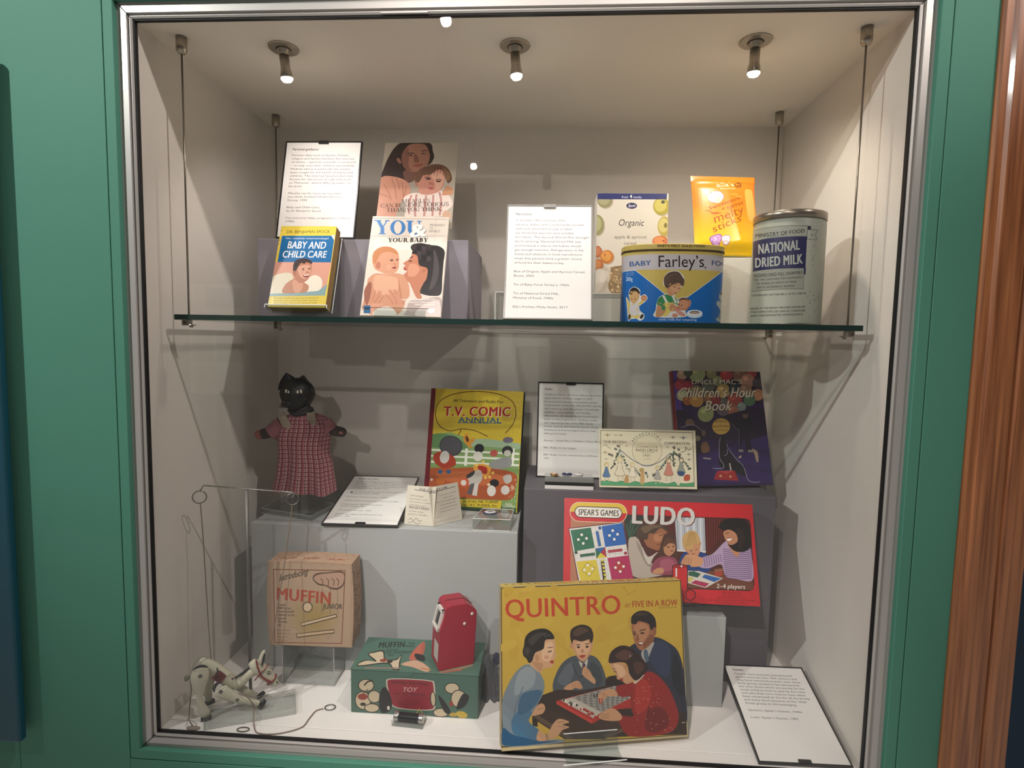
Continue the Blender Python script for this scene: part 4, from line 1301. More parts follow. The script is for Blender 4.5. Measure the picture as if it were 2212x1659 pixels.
RADIO = ['Children’s Hour, the first radio programme', 'especially for children, began in 1922.', 'Its presenters became household names,', 'in particular, Uncle Mac (Derek McCulloch)', 'who came up with the phrase “Goodnight', 'children... everywhere”. On Sunday', 'afternoons, the whole family would often', 'listen to the programme. Children could', 'join regional groups of the BBC Radio', 'Circle, such as the Cheerful Sparks, Radio', 'Sunbeams and encouraged them to help', 'with good causes.', '', 'Annual – Uncle Mac’s Children’s Hour Book', '', 'BBC Radio Circle badges', '', 'BBC Radio Circle membership certificate,', '1931']
sign('black framed radio text label standing on the dark grey block beside the certificate', (.1359, .3691, RR + .0007), 7.5, 0, .1602, .2317, 'Radio', RADIO, blackp, cap=4.2, lead=8.6, top=20, body=33, wide=140)
GAMES = ['Families have enjoyed playing board', 'games since the late 19th century and', 'they have remained popular ever since.', 'Early games tended to be educational', 'but even those which are purely for fun', 'teach children how to play by the rules', 'and take their turn. Games have often', 'been advertised as ‘fun for all the family’', 'and many show pictures of the ‘ideal’', 'family group on the packaging.', '', 'Quintro, Spear’s Games, 1940s', '', 'Ludo, Spear’s Games, 1983']
sign('black framed games text label lying aslant on the case floor by the end wall', (.5580, .0147, .0058), 73.2, 1.0, .1676, .2135, 'Games', GAMES, blackp, clip_top=False, cap=4.2, lead=7.7, top=15, body=25, wide=135)

# ------------------------------------------------------------------ below: folded membership card
z0 = RL + .0006
pl, pm, pr = at(873, 1132, 2, z0), at(936, 1137, 2, z0), at(999, 1122, 2, z0)
t = thing('membership_card', 'small cream folded card standing open before the yellow annual', 'card', (pm.x, pm.y, z0))
cardp = mat('cream_card', '#d8d1c0', 0.8)
for nm, e, px in (('flap', pl, ((873, 1043), (940, 1058), (936, 1137), (873, 1132))), ('flap', pr, ((940, 1058), (993, 1041), (999, 1122), (936, 1137)))):
    a, c = (e, pm) if e is pl else (pm, e)
    a, c = Vector(a) - Vector((pm.x, pm.y, z0)), Vector(c) - Vector((pm.x, pm.y, z0))
    ang, wd = math.atan2((c - a).y, (c - a).x), (c - a).length
    M = Euler((R(-14), 0, ang))
    hh = .087
    sub = obj(nm, bx(-wd / 2, wd / 2, 0, .0006, 0, hh, .0002, 1), cardp, t, ((a + c) / 2), M)
    A = Art([(0, 0), (100, 0), (100, 140), (0, 140)], wd, hh)
    A.P([(-wd / 2, 0), (wd / 2, 0), (wd / 2, hh), (-wd / 2, hh)], '#d6cfbd', local=True)
    if e is pl:
        A.T('THE MUFF', 40, 14, 100, 20, 7, '#2d2a3a', 'b').L([(25, 14), (100, 22)], 2, '#3a3550')
        for i, s_ in enumerate(('DEAR MEMBER,', 'May I be the first to say that', 'your number as a member', 'of the Muffin Club is', 'REGISTERED', 'at the club.', 'yours, Muffin')):
            A.T(s_, 12, 38 + i * 11, 60 + (i * 13) % 30, 41 + i * 11, 4.5 if i != 4 else 8, '#57504a', 'b' if i == 4 else 'r')
        A.L([(14, 125), (22, 117), (30, 126), (40, 116), (48, 126), (60, 122)], 1.4, '#4a4550', 4).L([(14, 135), (30, 129), (44, 136), (56, 130)], 1.4, '#4a4550', 4)
    else:
        A.T('IN CLUB', 0, 20, 62, 14, 7, '#2d2a3a', 'b').L([(0, 22), (90, 14)], 2, '#3a3550')
        for i, (s_, x0, x1) in enumerate((('I promise to be kind', 32, 90), ('and to share,', 45, 80), ('to be honest, useful and fair,', 18, 92), ('to keep the club rules,', 30, 84), ('and to help younger friends', 30, 88), ('whenever they ask for it.', 28, 86))):
            A.T(s_, x0, 38 + i * 12, x1, 35 + i * 12, 4.5, '#5d564f')
        A.L([(8, 112), (30, 112)], 1, '#777777').L([(6, 128), (92, 124)], 1, '#888888').L([(6, 133), (92, 129)], 1, '#999999')
    A.build('print', print_m, sub, 0)

# ------------------------------------------------------------------ below: badge on its clear block
t = thing('display_block', 'thick clear acrylic block holding one badge before the yellow annual', 'block', (0, 0, RL + .0002))
b = BM()
q = [(-.0796, .2335), (.0030, .2345), (.0068, .309), (-.066, .309)]
bh = .0265
lo = [b.verts.new((x, y, 0)) for x, y in q]; hi = [b.verts.new((x, y, bh)) for x, y in q]
b.faces.new(lo[::-1]); b.faces.new(hi)
for i in range(4):
    b.faces.new((lo[i], lo[(i + 1) % 4], hi[(i + 1) % 4], hi[i]))
obj('body', b, clear('acrylic_block', '#f3f5f4', 1.3, base=.05), t)
b = BM()
for zz in (0.0006, bh):
    for i in range(4):
        sweep(b, [(*q[i], zz), (*q[(i + 1) % 4], zz)], .0007, 5)
obj('lit_edge', b, acr_edge, t)


def badge(label, p, r, sx, rot, rimc, face, mark, group=None):
    t = thing('enamel_badge', label, 'badge', p, (0, 0, R(rot)), group)
    obj('rim', lathe(BM(), [(r * .9, 0), (r, .0008), (r, .0022), (r * .93, .003)], 32, sx=sx), rimc, t, smooth=True)
    obj('face', lathe(BM(), [(r * .88, .0026), (r * .7, .0036), (r * .3, .0042)], 32, sx=sx), face, t, smooth=True)
    obj('emblem_print', lathe(BM(), [(r * .36, .0041), (r * .3, .0045)], 20, sx=sx), mark, t)
    return t


brass = mat('brass', '#b08a45', 0.3, metal=.9)
navy_e, white_e = mat('navy_enamel', '#1d2350', 0.2), mat('white_enamel', '#d8d6d2', 0.25)
pb = at(1059, 1109, 2, RL + bh)
badge('oval white badge with a navy rim on the thick clear block', (pb.x, pb.y, RL + bh + .0009), .0150, 1.12, 8, navy_e, white_e, mat('grey_enamel', '#7c7f86', .3))

# ------------------------------------------------------------------ below: the yellow annual
ab, at_, ayaw, aw, ahh, ath = (-.1071, .3723, .3412), 10.8, -8.5, .2413, .2954, .018
t = thing('annual_book', 'yellow hardback comic annual with a red spine leaning on the pale grey block', 'book', ab, (R(-at_), 0, R(ayaw)))
ycov2 = mat('annual_board', '#c4a936', .3)
blk_c = mat('black_cloth', '#16181a', .5)
b = BM()
box(b, -aw / 2 + .001, aw / 2, 0, .0024, 0, ahh, .0006, 1)
obj('cover', b, ycov2, t)
obj('back_cover', bx(-aw / 2 + .004, aw / 2 + .001, ath - .0024, ath, 0, ahh, .0006, 1), blk_c, t)
obj('spine', bx(-aw / 2, -aw / 2 + .0026, .0002, ath - .0002, 0, ahh, .0009, 2), mat('red_cloth', '#6d1620', .6), t)
obj('pages', bx(-aw / 2 + .003, aw / 2 - .004, .0026, ath - .0026, .003, ahh - .003), mat('page_edges', '#a58556'), t)
A = Art([(932, 838), (1128, 845), (1119, 1108), (912, 1090)], aw, ahh, (905, 830, 5.822))
A.P([(-aw / 2, 0), (aw / 2, 0), (aw / 2, ahh), (-aw / 2, ahh)], '#c7ad32', local=True)
A.P([(160, 610), (400, 590), (700, 690), (1000, 740), (1275, 745), (1255, 1100), (100, 1080)], '#7f9c62')
A.S('#96ae8c', (560, 700), (800, 670), (1000, 690), (1275, 735), (1270, 800), (900, 770), (600, 760))
A.S('#5d8352', (130, 640), (260, 600), (420, 640), (600, 740), (560, 800), (300, 790), (140, 760))
A.P([(100, 1020), (500, 1000), (1260, 1050), (1235, 1560), (40, 1520)], '#7b9a58')
A.S('#a6532c', (90, 1060), (400, 1040), (700, 1030), (1050, 1060), (1230, 1130), (1220, 1300), (1180, 1430), (1000, 1450), (500, 1420), (60, 1360))
A.S('#b9663a', (200, 1120), (500, 1080), (900, 1100), (1150, 1180), (1000, 1250), (500, 1240))
for y0, y1 in ((795, 845), (870, 915), (945, 990)):
    A.P([(150, y0), (1260, y1), (1258, y1 + 26), (147, y0 + 24)], '#dfe2d0')
for x in (590, 1180):
    A.P([(x - 8, 790), (x + 22, 790), (x + 10, 1010), (x - 24, 1010)], '#e3e6d6')
A.P([(55, 1400), (550, 1420), (1240, 1560), (1230, 1630), (30, 1560)], '#2f5a32')
A.P([(215, 40), (160, 38), (50, 1290), (30, 1560), (98, 1560)], '#6b1420')
A.L([(520, 545), (690, 565), (860, 640)], 10, '#5a2f17', 5)
A.L([(490, 620), (520, 575), (515, 550), (460, 560), (380, 570), (270, 520), (215, 420), (215, 300), (270, 200), (400, 130), (600, 90), (820, 90), (1010, 125), (1140, 190), (1195, 270), (1205, 380), (1170, 490), (1080, 600)], 10, '#5a2f17', 6)
A.T('All Television and Radio Fun', 425, 212, 1045, 230, 34, '#2c2410', 'b', .25)
A.T('T.V. COMIC', 314, 388, 1150, 396, 112, '#e9dfba', 'k', .05).T('T.V. COMIC', 306, 382, 1142, 390, 112, '#a3201c', 'k', .05)
A.T('ANNUAL', 490, 468, 1030, 474, 66, '#1f5a78', 'b').L([(490, 470), (1030, 476)], 8, '#1f5a78')
# plain ranch things in place of the printed comic figures: a hat, a hide drum, bushes, hay, balls and a saddle
A.E(400, 760, 145, 130, '#3a3a3f', 10).E(400, 760, 132, 118, '#4d4c50', 10)
A.S('#a53a22', (190, 860), (300, 830), (440, 900), (450, 1010), (300, 1040), (190, 960)).E(320, 900, 60, 80, '#c9c4bd', 10).E(265, 1085, 30, 26, '#2d5a86').E(370, 1085, 30, 26, '#2d5a86')
A.S('#c98a2f', (560, 640), (600, 600), (640, 680), (690, 650), (690, 700), (650, 740), (670, 780), (620, 770), (560, 700)).S('#5a3015', (580, 650), (605, 640), (625, 690), (600, 710))
A.E(755, 790, 62, 58, '#1d2024').E(740, 890, 60, 62, '#d6d2c6', 20).S('#d89a3d', (690, 1000), (800, 985), (900, 1030), (880, 1130), (780, 1140), (700, 1080)).S('#a32b1c', (740, 1010), (850, 1030), (850, 1110), (770, 1090))
for x, y in ((725, 1000), (808, 958), (930, 1100), (890, 1152), (838, 1160)):
    A.E(x, y, 18, 18, '#e0c05a')
A.S('#b9b5aa', (640, 1130), (760, 1060), (800, 1150), (740, 1250), (600, 1240)).S('#36383a', (600, 1130), (700, 1070), (680, 1130), (610, 1170)).E(570, 1220, 60, 60, '#c05a38').E(560, 1225, 36, 36, '#d7cfc2')
A.P([(650, 1240), (700, 1230), (660, 1380), (600, 1370)], '#55585a').P([(700, 1240), (750, 1230), (730, 1395), (670, 1385)], '#c9c6bd')
A.E(940, 850, 48, 44, '#b5564a').E(1110, 820, 70, 62, '#2a2d2c').E(1110, 850, 45, 40, '#c2c1b4').S('#8d8f8c', (880, 980), (1000, 920), (1150, 900), (1150, 1020), (960, 1050)).E(1115, 685, 65, 38, '#6a6470')
A.E(950, 1230, 60, 50, '#1f2022').E(915, 1330, 56, 70, '#d9d5ca').E(880, 1250, 22, 18, '#e0c9a0')
A.S('#b6b2aa', (1060, 1150), (1150, 1120), (1170, 1200), (1100, 1240)).E(1090, 1320, 55, 60, '#cfcbc2').E(1185, 1290, 22, 26, '#c9a184').E(265, 1200, 56, 50, '#b5652a').E(155, 1185, 16, 16, '#d9d2c2')
A.P([(515, 1435), (1045, 1460), (1038, 1560), (505, 1530)], '#cdb630')
A.T('MR. MUFFIN, MR TURNIP', 455, 1482, 1005, 1492, 34, '#4d451a', 'b').T('MR PASTRY, PUFFER, Etc.', 450, 1526, 1000, 1542, 34, '#4d451a', 'b')
A.T('HUGH', 1090, 1516, 1180, 1520, 28, '#d7d3c4', 'b').T('GLADWISH', 1055, 1546, 1215, 1552, 30, '#d7d3c4', 'b')
for k in range(24):
    A.E(random.uniform(1140, 1230), random.uniform(1180, 1480), 5, 5, '#d9d9c6', 0, 6)
A.build('cover_print', printed('annual_print', .22, bump=.55, bscale=160), t, 0)
easel('clear stand behind the yellow comic annual', ab, at_, ayaw, .13, ath, .16, lip=.006, foot=RL + .0008 - ab[2])

# ------------------------------------------------------------------ below: three badges on a striped block
t = thing('display_block', 'small clear block with black and white layers holding three radio badges', 'block', (0, 0, RR + .0002))
X0, X1, Y0, Y1 = .0775, .186, .2645, .307
obj('white_layer', bx(X0, X1, Y0, Y1, 0, .0085, .0004, 1), mat('white_acrylic', '#d9d8d6', .3), t)
obj('black_layer', bx(X0, X1, Y0, Y1, .0087, .0165, .0004, 1), blackp, t)
obj('clear_layer', bx(X0, X1, Y0, Y1, .0167, .0262, .0006, 1), clear('acrylic_block', '#f3f5f4'), t)
zb = RR + .0266
for (u, v), r_, sx_, rc, fc, mk, lb in (((1197, 1022), .0082, 1.1, brass, mat('orange_enamel', '#b57a4e', .3), white_e, 'round brass and orange badge on the striped block'), ((1224, 1014), .0095, 1.25, navy_e, navy_e, white_e, 'round navy badge with a white centre at the back of the striped block'), ((1250, 1022), .0092, 1.1, white_e, white_e, mat('silver_badge', '#a4a6ae', .3, metal=.6), 'round white badge on the striped block')):
    p = at(u, v + 4, 2, zb)
    badge(lb, (p.x, min(p.y, Y1 - .011), zb), r_, sx_, 0, rc, fc, mk, 'radio badges on the striped block')
p = at(1203, 1029, 2, zb)
tag(obj('badge_pin', tube([(-.006, 0, .001), (.006, .001, .001)], .0007, 6), brass, None, (p.x, p.y, zb)), 'thin brass pin lying by the orange badge', 'pin')

# ------------------------------------------------------------------ below: membership certificate
ce, ct, cy, cwd, chh = (.3066, .2674, .4364), 14.2, 2.5, .2162, .1300
t = thing('certificate', 'cream membership certificate with drawn children and garlands on the dark grey block', 'certificate', ce, (R(-ct), 0, R(cy)))
A = panel(t, 'card', cwd, chh, .0018, cardp, None, [(1294, 926), (1502, 930), (1506, 1057), (1295, 1052)], (1285, 915, 9.617), .0004)
A.P([(-cwd / 2, 0), (cwd / 2, 0), (cwd / 2, chh), (-cwd / 2, chh)], '#d9d2b4', local=True)
A.P([(110, 140), (2030, 185), (2070, 1315), (120, 1280)], '#e0d9bb')
A.L([(120, 145), (2030, 190), (2065, 1310), (125, 1278)], 10, '#2f3324', closed=True)
A.P([(130, 1195), (260, 1180), (420, 1215), (560, 1190), (700, 1240), (830, 1200), (1000, 1235), (1180, 1210), (1330, 1215), (1500, 1250), (1650, 1215), (1850, 1250), (2060, 1225), (2060, 1305), (130, 1275)], '#4f9f6b')
A.L([(130, 1195), (260, 1180), (420, 1215), (560, 1190), (700, 1240), (830, 1200), (1000, 1235), (1180, 1210), (1330, 1215), (1500, 1250), (1650, 1215), (1850, 1250), (2060, 1225)], 7, '#2f4a33', 3)
A.E(1082, 560, 312, 318, '#7d7f6e', 0, 48).E(1082, 560, 304, 310, '#ddd5b4', 0, 48)
A.L([(540, 560), (760, 740), (960, 850), (1080, 872), (1220, 850), (1380, 770), (1560, 620)], 13, '#36435a', 5).L([(960, 862), (1085, 890), (1210, 862)], 10, '#6b87a8', 4)
A.T('BROADCASTING', 0, 0, 420, 0, 44, '#35352a', 'b', arc=(1082, 572, 345, -147, -33))
A.T('THE BRITISH', 175, 405, 655, 414, 52, '#3f3f34', 'r').T('CORPORATION', 1435, 432, 1975, 440, 50, '#2f2f28', 'b')
A.L([(860, 440), (900, 400), (930, 445), (980, 410), (1010, 440)], 5, '#a9a184', 3).L([(1090, 390), (1120, 430), (1170, 395), (1230, 430), (1290, 400)], 5, '#a9a184', 3).L([(850, 455), (1310, 455)], 3, '#a9a184')
A.T('IS A MEMBER OF THE', 845, 500, 1300, 504, 28, '#6a6650', 'b').T('RADIO CIRCLE', 845, 575, 1305, 580, 52, '#4a4636', 'b').T('FOR THE YEAR', 965, 610, 1220, 612, 24, '#6a6650', 'b').T('1931', 985, 690, 1165, 690, 54, '#4a4636', 'r').T('6287', 1005, 758, 1165, 758, 36, '#b5ab88')


def sparrow(x, y, s, c='#b5a468'):
    A.S(c, (x - 70 * s, y - 10 * s), (x - 20 * s, y - 12 * s), (x, y - 48 * s), (x + 22 * s, y - 10 * s), (x + 75 * s, y - 14 * s), (x + 20 * s, y + 14 * s), (x + 8 * s, y + 48 * s), (x - 18 * s, y + 16 * s))
    A.L([(x - 70 * s, y - 10 * s), (x, y - 4 * s), (x + 75 * s, y - 14 * s)], 4, '#5d5638')


for x, y, s, c_ in ((258, 240, 1, '#b5a468'), (430, 245, .8, '#cfc7a4'), (535, 245, .7, '#b5a468'), (655, 470, .5, '#c2a578'), (210, 600, .8, '#b5a468'), (235, 740, .6, '#b9b08c'), (1620, 285, .8, '#8d8f84'), (1835, 295, 1.1, '#8d8f84'), (1505, 490, .5, '#9a9a8a'), (1945, 640, .7, '#8d8f84'), (1955, 750, .7, '#8d8f84')):
    sparrow(x, y, s, c_)
for (x0, y0), (x1, y1), n in (((510, 560), (350, 960), 16), ((530, 600), (720, 1000), 16), ((800, 930), (960, 1100), 9), ((1630, 600), (1340, 960), 18), ((1640, 610), (1650, 900), 14), ((1660, 600), (2000, 970), 20), ((1290, 1010), (1180, 1100), 8), ((1050, 1010), (1090, 1110), 6)):
    for k in range(n):
        f = k / n
        A.E(x0 + (x1 - x0) * f + random.uniform(-22, 22), y0 + (y1 - y0) * f + random.uniform(-16, 16), random.uniform(16, 30), random.uniform(12, 22), random.choice(['#2b3a2f', '#43553f', '#39463a', '#8fa09a']), random.uniform(0, 180), 9)
for x, y in ((480, 470), (430, 530), (300, 640), (350, 660), (1640, 500), (1740, 540), (1760, 640), (1590, 640)):
    A.E(x, y, 34, 24, '#39463a', 30, 10).E(x, y, 12, 9, '#c9a9a0', 0, 8)
A.L([(160, 470), (230, 440), (260, 480), (330, 520)], 9, '#3f4a3a', 5).L([(1780, 600), (1880, 560), (1880, 490), (1950, 550), (2000, 510)], 12, '#30382f', 5).L([(520, 400), (518, 600)], 8, '#3a3f35').L([(1655, 450), (1640, 620)], 10, '#2c322b')


def kid(x, y, s, hair, dress, legs='#e3d9bb', face='#e2d3b0', lean=0):
    A.L([(x - 25 * s, y + 250 * s), (x - 50 * s + lean, y + 420 * s)], 24 * s, '#6d5f48').L([(x + 25 * s, y + 250 * s), (x + 70 * s + lean, y + 410 * s)], 24 * s, '#6d5f48')
    A.L([(x - 25 * s, y + 250 * s), (x - 50 * s + lean, y + 420 * s)], 16 * s, legs).L([(x + 25 * s, y + 250 * s), (x + 70 * s + lean, y + 410 * s)], 16 * s, legs)
    A.S('#5f5541', (x - 34 * s, y + 60 * s), (x + 34 * s, y + 60 * s), (x + 60 * s, y + 180 * s), (x + 96 * s, y + 290 * s), (x, y + 312 * s), (x - 96 * s, y + 280 * s), (x - 56 * s, y + 170 * s))
    A.S(dress, (x - 28 * s, y + 66 * s), (x + 28 * s, y + 66 * s), (x + 52 * s, y + 180 * s), (x + 88 * s, y + 284 * s), (x, y + 304 * s), (x - 88 * s, y + 274 * s), (x - 48 * s, y + 170 * s))
    A.L([(x + 30 * s, y + 90 * s), (x + 120 * s, y + 150 * s)], 16 * s, face).L([(x - 30 * s, y + 90 * s), (x - 110 * s, y + 160 * s)], 16 * s, face)
    A.E(x, y, 58 * s, 58 * s, '#6d5f48').E(x, y, 54 * s, 54 * s, hair).E(x + 8 * s, y + 18 * s, 36 * s, 34 * s, face)


kid(240, 855, .85, '#d3bf7c', '#54789f'); kid(515, 750, 1.1, '#d8cb92', '#dfd8bd', lean=20); kid(780, 850, .85, '#d8cb92', '#e4ddc6')
kid(1300, 920, .8, '#cbbd8c', '#a9a79f'); kid(1530, 760, 1.05, '#9a8f6c', '#c98873'); kid(1790, 750, .95, '#8d8672', '#8d9388')
A.S('#324c72', (1740, 990), (1860, 1010), (1830, 1090), (1720, 1070)).S('#b4553a', (1870, 1070), (1970, 1070), (1960, 1180), (1850, 1180)).S('#c2a06a', (960, 960), (1020, 980), (1020, 1240), (940, 1230)).E(970, 970, 55, 50, '#b39a63')
A.S('#b5925a', (610, 1190), (640, 1070), (690, 1090), (700, 1220), (620, 1230)).S('#dcd4ba', (1600, 1100), (1720, 1060), (1770, 1180), (1740, 1290), (1660, 1200)).S('#e2dac2', (1110, 1040), (1160, 920), (1190, 1040), (1190, 1180), (1110, 1190))
A.build('certificate_print', print_m, t, 0)
easel('clear stand under the cream certificate on the dark grey block', ce, ct, cy, .09, .0022, .06, lip=.003, foot=RR - ce[2] + .0006)

# ------------------------------------------------------------------ below: purple children's book
ub, ut, uy, uw, uh, uth = (.4975, .3200, .4344), 16.9, 11.2, .2225, .2700, .022
t = thing('annual_book', 'thick purple hardback with balloons and a performing seal on the dark grey block', 'book', ub, (R(-ut), 0, R(uy)))
pur = mat('purple_jacket', '#3c2a5c', .35)
obj('cover', bx(-uw / 2, uw / 2, 0, .0024, 0, uh, .0006, 1), pur, t)
obj('back_cover', bx(-uw / 2, uw / 2 + .001, uth - .0024, uth, 0, uh, .0006, 1), pur, t)
b = BM()
sweep(b, [(-uw / 2 + .001, uth / 2, 0), (-uw / 2 + .001, uth / 2, uh)], uth / 2, 20, flat=.35, up=(0, 1, 0))
obj('spine', b, mat('red_spine', '#7c2a26', .4), t, smooth=False)
obj('pages', bx(-uw / 2 + .003, uw / 2 - .004, .0026, uth - .0026, .003, uh - .003), mat('page_edges', '#a58556'), t)
A = Art([(1450, 801), (1645, 804), (1668, 1050), (1477, 1050)], uw, uh, (1430, 795, 6.032))
A.P([(-uw / 2, 0), (uw / 2, 0), (uw / 2, uh), (-uw / 2, uh)], '#33244f', local=True)
A.P([(130, 40), (170, 40), (310, 790), (180, 790)], '#54398a')
A.P([(170, 40), (1310, 45), (1345, 500), (260, 520)], '#2a2038')
for x, y, r, c_ in ((250, 90, 70, '#a88a76'), (450, 80, 110, '#8e9468'), (330, 60, 60, '#3a4034'), (230, 225, 75, '#9c3d4a'), (330, 240, 70, '#8f2f3c'), (640, 80, 70, '#7c7a54'), (840, 100, 85, '#9a3436'), (720, 180, 70, '#7d8560'), (1020, 90, 90, '#7f5a4e'), (1180, 80, 70, '#9b4048'), (1130, 180, 95, '#b08270'), (1260, 210, 70, '#4d4550'), (600, 250, 90, '#5c6058'), (440, 330, 90, '#7d6f55'), (260, 370, 75, '#aeb28c'), (330, 440, 65, '#a0603c'), (450, 440, 90, '#b58a4a'), (800, 315, 95, '#b39a5e'), (950, 300, 80, '#3b4a52'), (1100, 300, 85, '#9f7f72'), (1260, 370, 80, '#a87a5e'), (620, 420, 75, '#8c6440'), (800, 500, 90, '#5a6660'), (950, 450, 100, '#a04c48'), (1150, 440, 80, '#4f6d54'), (700, 440, 70, '#8b3540'), (570, 620, 105, '#97a06a'), (800, 560, 90, '#6a5f68'), (930, 580, 75, '#a26a54'), (1040, 530, 60, '#7d8a86')):
    A.E(x, y, r, r * 1.02, c_).E(x - r * .3, y - r * .35, r * .35, r * .3, '#%02x%02x%02x' % tuple(min(255, int(int(c_[i:i + 2], 16) * 1.22)) for i in (1, 3, 5)))
A.L([(720, 100), (745, 45)], 14, '#5e2424')
A.P([(200, 1240), (1370, 900), (1450, 1500), (180, 1500)], '#3a2a63')
A.S('#2a2038', (200, 560), (600, 740), (900, 620), (1340, 560), (1360, 900), (800, 960), (240, 900))
A.T('UNCLE MAC’S', 376, 222, 1050, 224, 62, '#cfc7b2', 'b')
A.T('Children’s Hour', 196, 405, 1230, 408, 130, '#211c22', 'b', .25).T('Children’s Hour', 190, 400, 1222, 402, 130, '#d9d0b8', 'b', .25)
A.T('Book', 548, 584, 908, 584, 130, '#211c22', 'b', .25).T('Book', 542, 578, 902, 578, 130, '#d9d0b8', 'b', .25)
A.E(772, 787, 122, 112, '#3a2a2a').E(772, 787, 116, 106, '#c2a050').T('EDITED BY', 690, 735, 840, 735, 22, '#5d4520').T('Derek McCulloch', 665, 800, 885, 795, 30, '#5d2f1a', 'b').T('ILLUSTRATED', 690, 845, 860, 843, 20, '#5d4520')
A.S('#22202a', (770, 900), (830, 960), (860, 1080), (960, 1200), (1060, 1300), (1100, 1420), (1000, 1400), (880, 1340), (800, 1340), (740, 1250), (750, 1100), (750, 990))
A.L([(760, 930), (745, 1060), (755, 1200), (800, 1270), (790, 1320), (660, 1320)], 7, '#a9a3bd', 5).L([(840, 1010), (870, 1080), (960, 1200), (1060, 1310), (1110, 1460), (1180, 1500), (1265, 1495)], 7, '#a9a3bd', 5).L([(850, 1080), (850, 1140), (810, 1165)], 9, '#8d87a4', 4)
A.P([(720, 1355), (945, 1355), (995, 1480), (680, 1458)], '#a8302e').P([(740, 1352), (930, 1352), (840, 1395)], '#bd4a40').E(765, 1415, 16, 16, '#d0a07a').E(890, 1425, 16, 16, '#d0a07a').P([(873, 1260), (888, 1255), (905, 1350), (890, 1352)], '#d8d0c8')
A.S('#1f1c2c', (920, 760), (1000, 690), (1080, 680), (1160, 690), (1200, 800), (1150, 900), (1160, 1100), (1100, 1100), (1070, 920), (1000, 1100), (995, 860)).E(1090, 640, 36, 48, '#6b5148').E(1090, 610, 40, 22, '#24202a').L([(925, 760), (960, 820), (1000, 850), (1005, 1080)], 6, '#6b6680', 4)
A.P([(1000, 1085), (1060, 1090), (1058, 1120), (998, 1118)], '#a49a94').P([(1120, 1090), (1180, 1100), (1176, 1130), (1118, 1120)], '#a49a94').S('#c2b19c', (990, 1190), (1030, 1160), (1025, 1195)).S('#b09a84', (1170, 1080), (1240, 1120), (1250, 1240), (1225, 1240), (1200, 1150))
A.S('#6b5044', (310, 760), (330, 690), (400, 700), (420, 780)).S('#231d28', (330, 790), (460, 780), (540, 870), (500, 990), (560, 1100), (420, 1100)).E(545, 870, 26, 40, '#6a544c').S('#7c5c44', (520, 1010), (590, 985), (620, 1100), (530, 1120)).L([(250, 800), (330, 770), (430, 770), (520, 840)], 7, '#8b849a', 4)
A.P([(540, 1180), (640, 1190), (640, 1210), (545, 1200)], '#a49a9c').E(470, 940, 34, 36, '#77725a')
A.build('cover_print', printed('jacket_print', .38), t, 0)

# ------------------------------------------------------------------ below: red board game box
lb_, lt, ly, lw, lh, lth = (.3195, .1600, .2285), 21.2, -1.1, .3985, .2027, .022
t = thing('board_game_box', 'flat red ludo game box with a family photo, propped before the dark grey block', 'box', lb_, (R(-lt), R(-.3), R(ly)))
redb = mat('red_card', '#bd2329', .4)
obj('lid', bx(-lw / 2, lw / 2, 0, lth * .8, 0, lh, .0012), redb, t)
obj('tray', bx(-lw / 2 + .002, lw / 2 - .002, lth * .5, lth, .002, lh - .002, .001), mat('white_card', '#e9e7e2'), t)
A = Art([(1219, 1078), (1621, 1091), (1643, 1312), (1213, 1290)], lw, lh, (1200, 1070, 4.8087))
A.P([(-lw / 2, 0), (lw / 2, 0), (lw / 2, lh), (-lw / 2, lh)], '#c4242b', local=True)
A.P([(155, 205), (760, 205), (820, 1000), (140, 1000)], '#ad7454')
A.P(spline([(700, 204), (1300, 225)], 4) + [(1960, 244)] + [(2000, 262), (2013, 310), (2062, 930), (2050, 985), (2010, 1000), (1340, 975), (700, 960)], '#1d1212')
A.P([(700, 210), (1300, 231), (1950, 250), (1992, 270), (2004, 310), (2052, 925), (2040, 978), (2005, 992), (1340, 968), (700, 955)], '#4d1f19')
A.P([(1225, 232), (1532, 240), (1548, 592), (1250, 578)], '#b9bec4')
for k in range(9):
    A.L([(1250 + k * 34, 236), (1262 + k * 34, 580)], 9, '#d9dde0' if k % 2 else '#8f979f')
A.L([(1240, 575), (1550, 590)], 18, '#d9d5ce')
for k in range(14):
    A.L([(1545 + k * 13, 245), (1560 + k * 11, 600 - k * 12)], 7, '#7d2c22' if k % 2 else '#3c1511', 2)
for k in range(8):
    A.L([(1150 + k * 10, 230), (1160 + k * 10, 420)], 6, '#70281f' if k % 2 else '#3c1511')
A.P([(700, 210), (900, 216), (860, 430), (740, 470)], '#1d2d27')
for k in range(9):
    A.L([(760, 450), (705 + k * 22, 240 + abs(k - 4) * 22)], 12, '#3d5a48' if k % 2 else '#28402f')
A.P([(1350, 780), (1640, 790), (2050, 900), (2055, 970), (2030, 990), (1350, 965)], '#6e3f2c')
A.S('#b5aa9b', (745, 490), (800, 435), (850, 460), (930, 640), (1000, 720), (1010, 760), (1110, 770), (1110, 830), (790, 840))
A.S('#978a7c', (830, 470), (930, 640), (990, 740), (930, 720), (850, 560)).S('#c9c1b6', (890, 540), (950, 640), (1050, 590), (1010, 640), (960, 720), (910, 640))
A.S('#99613f', (910, 450), (1000, 340), (1100, 340), (1150, 390), (1120, 450), (1128, 480), (1100, 500), (1095, 540), (1050, 575), (960, 545), (930, 520))
A.S('#b37a54', (1010, 420), (1090, 400), (1120, 440), (1080, 480), (1020, 480))
A.S('#463526', (825, 440), (845, 350), (920, 295), (1060, 298), (1150, 345), (1152, 385), (1080, 345), (1010, 400), (960, 400), (940, 460), (880, 455))
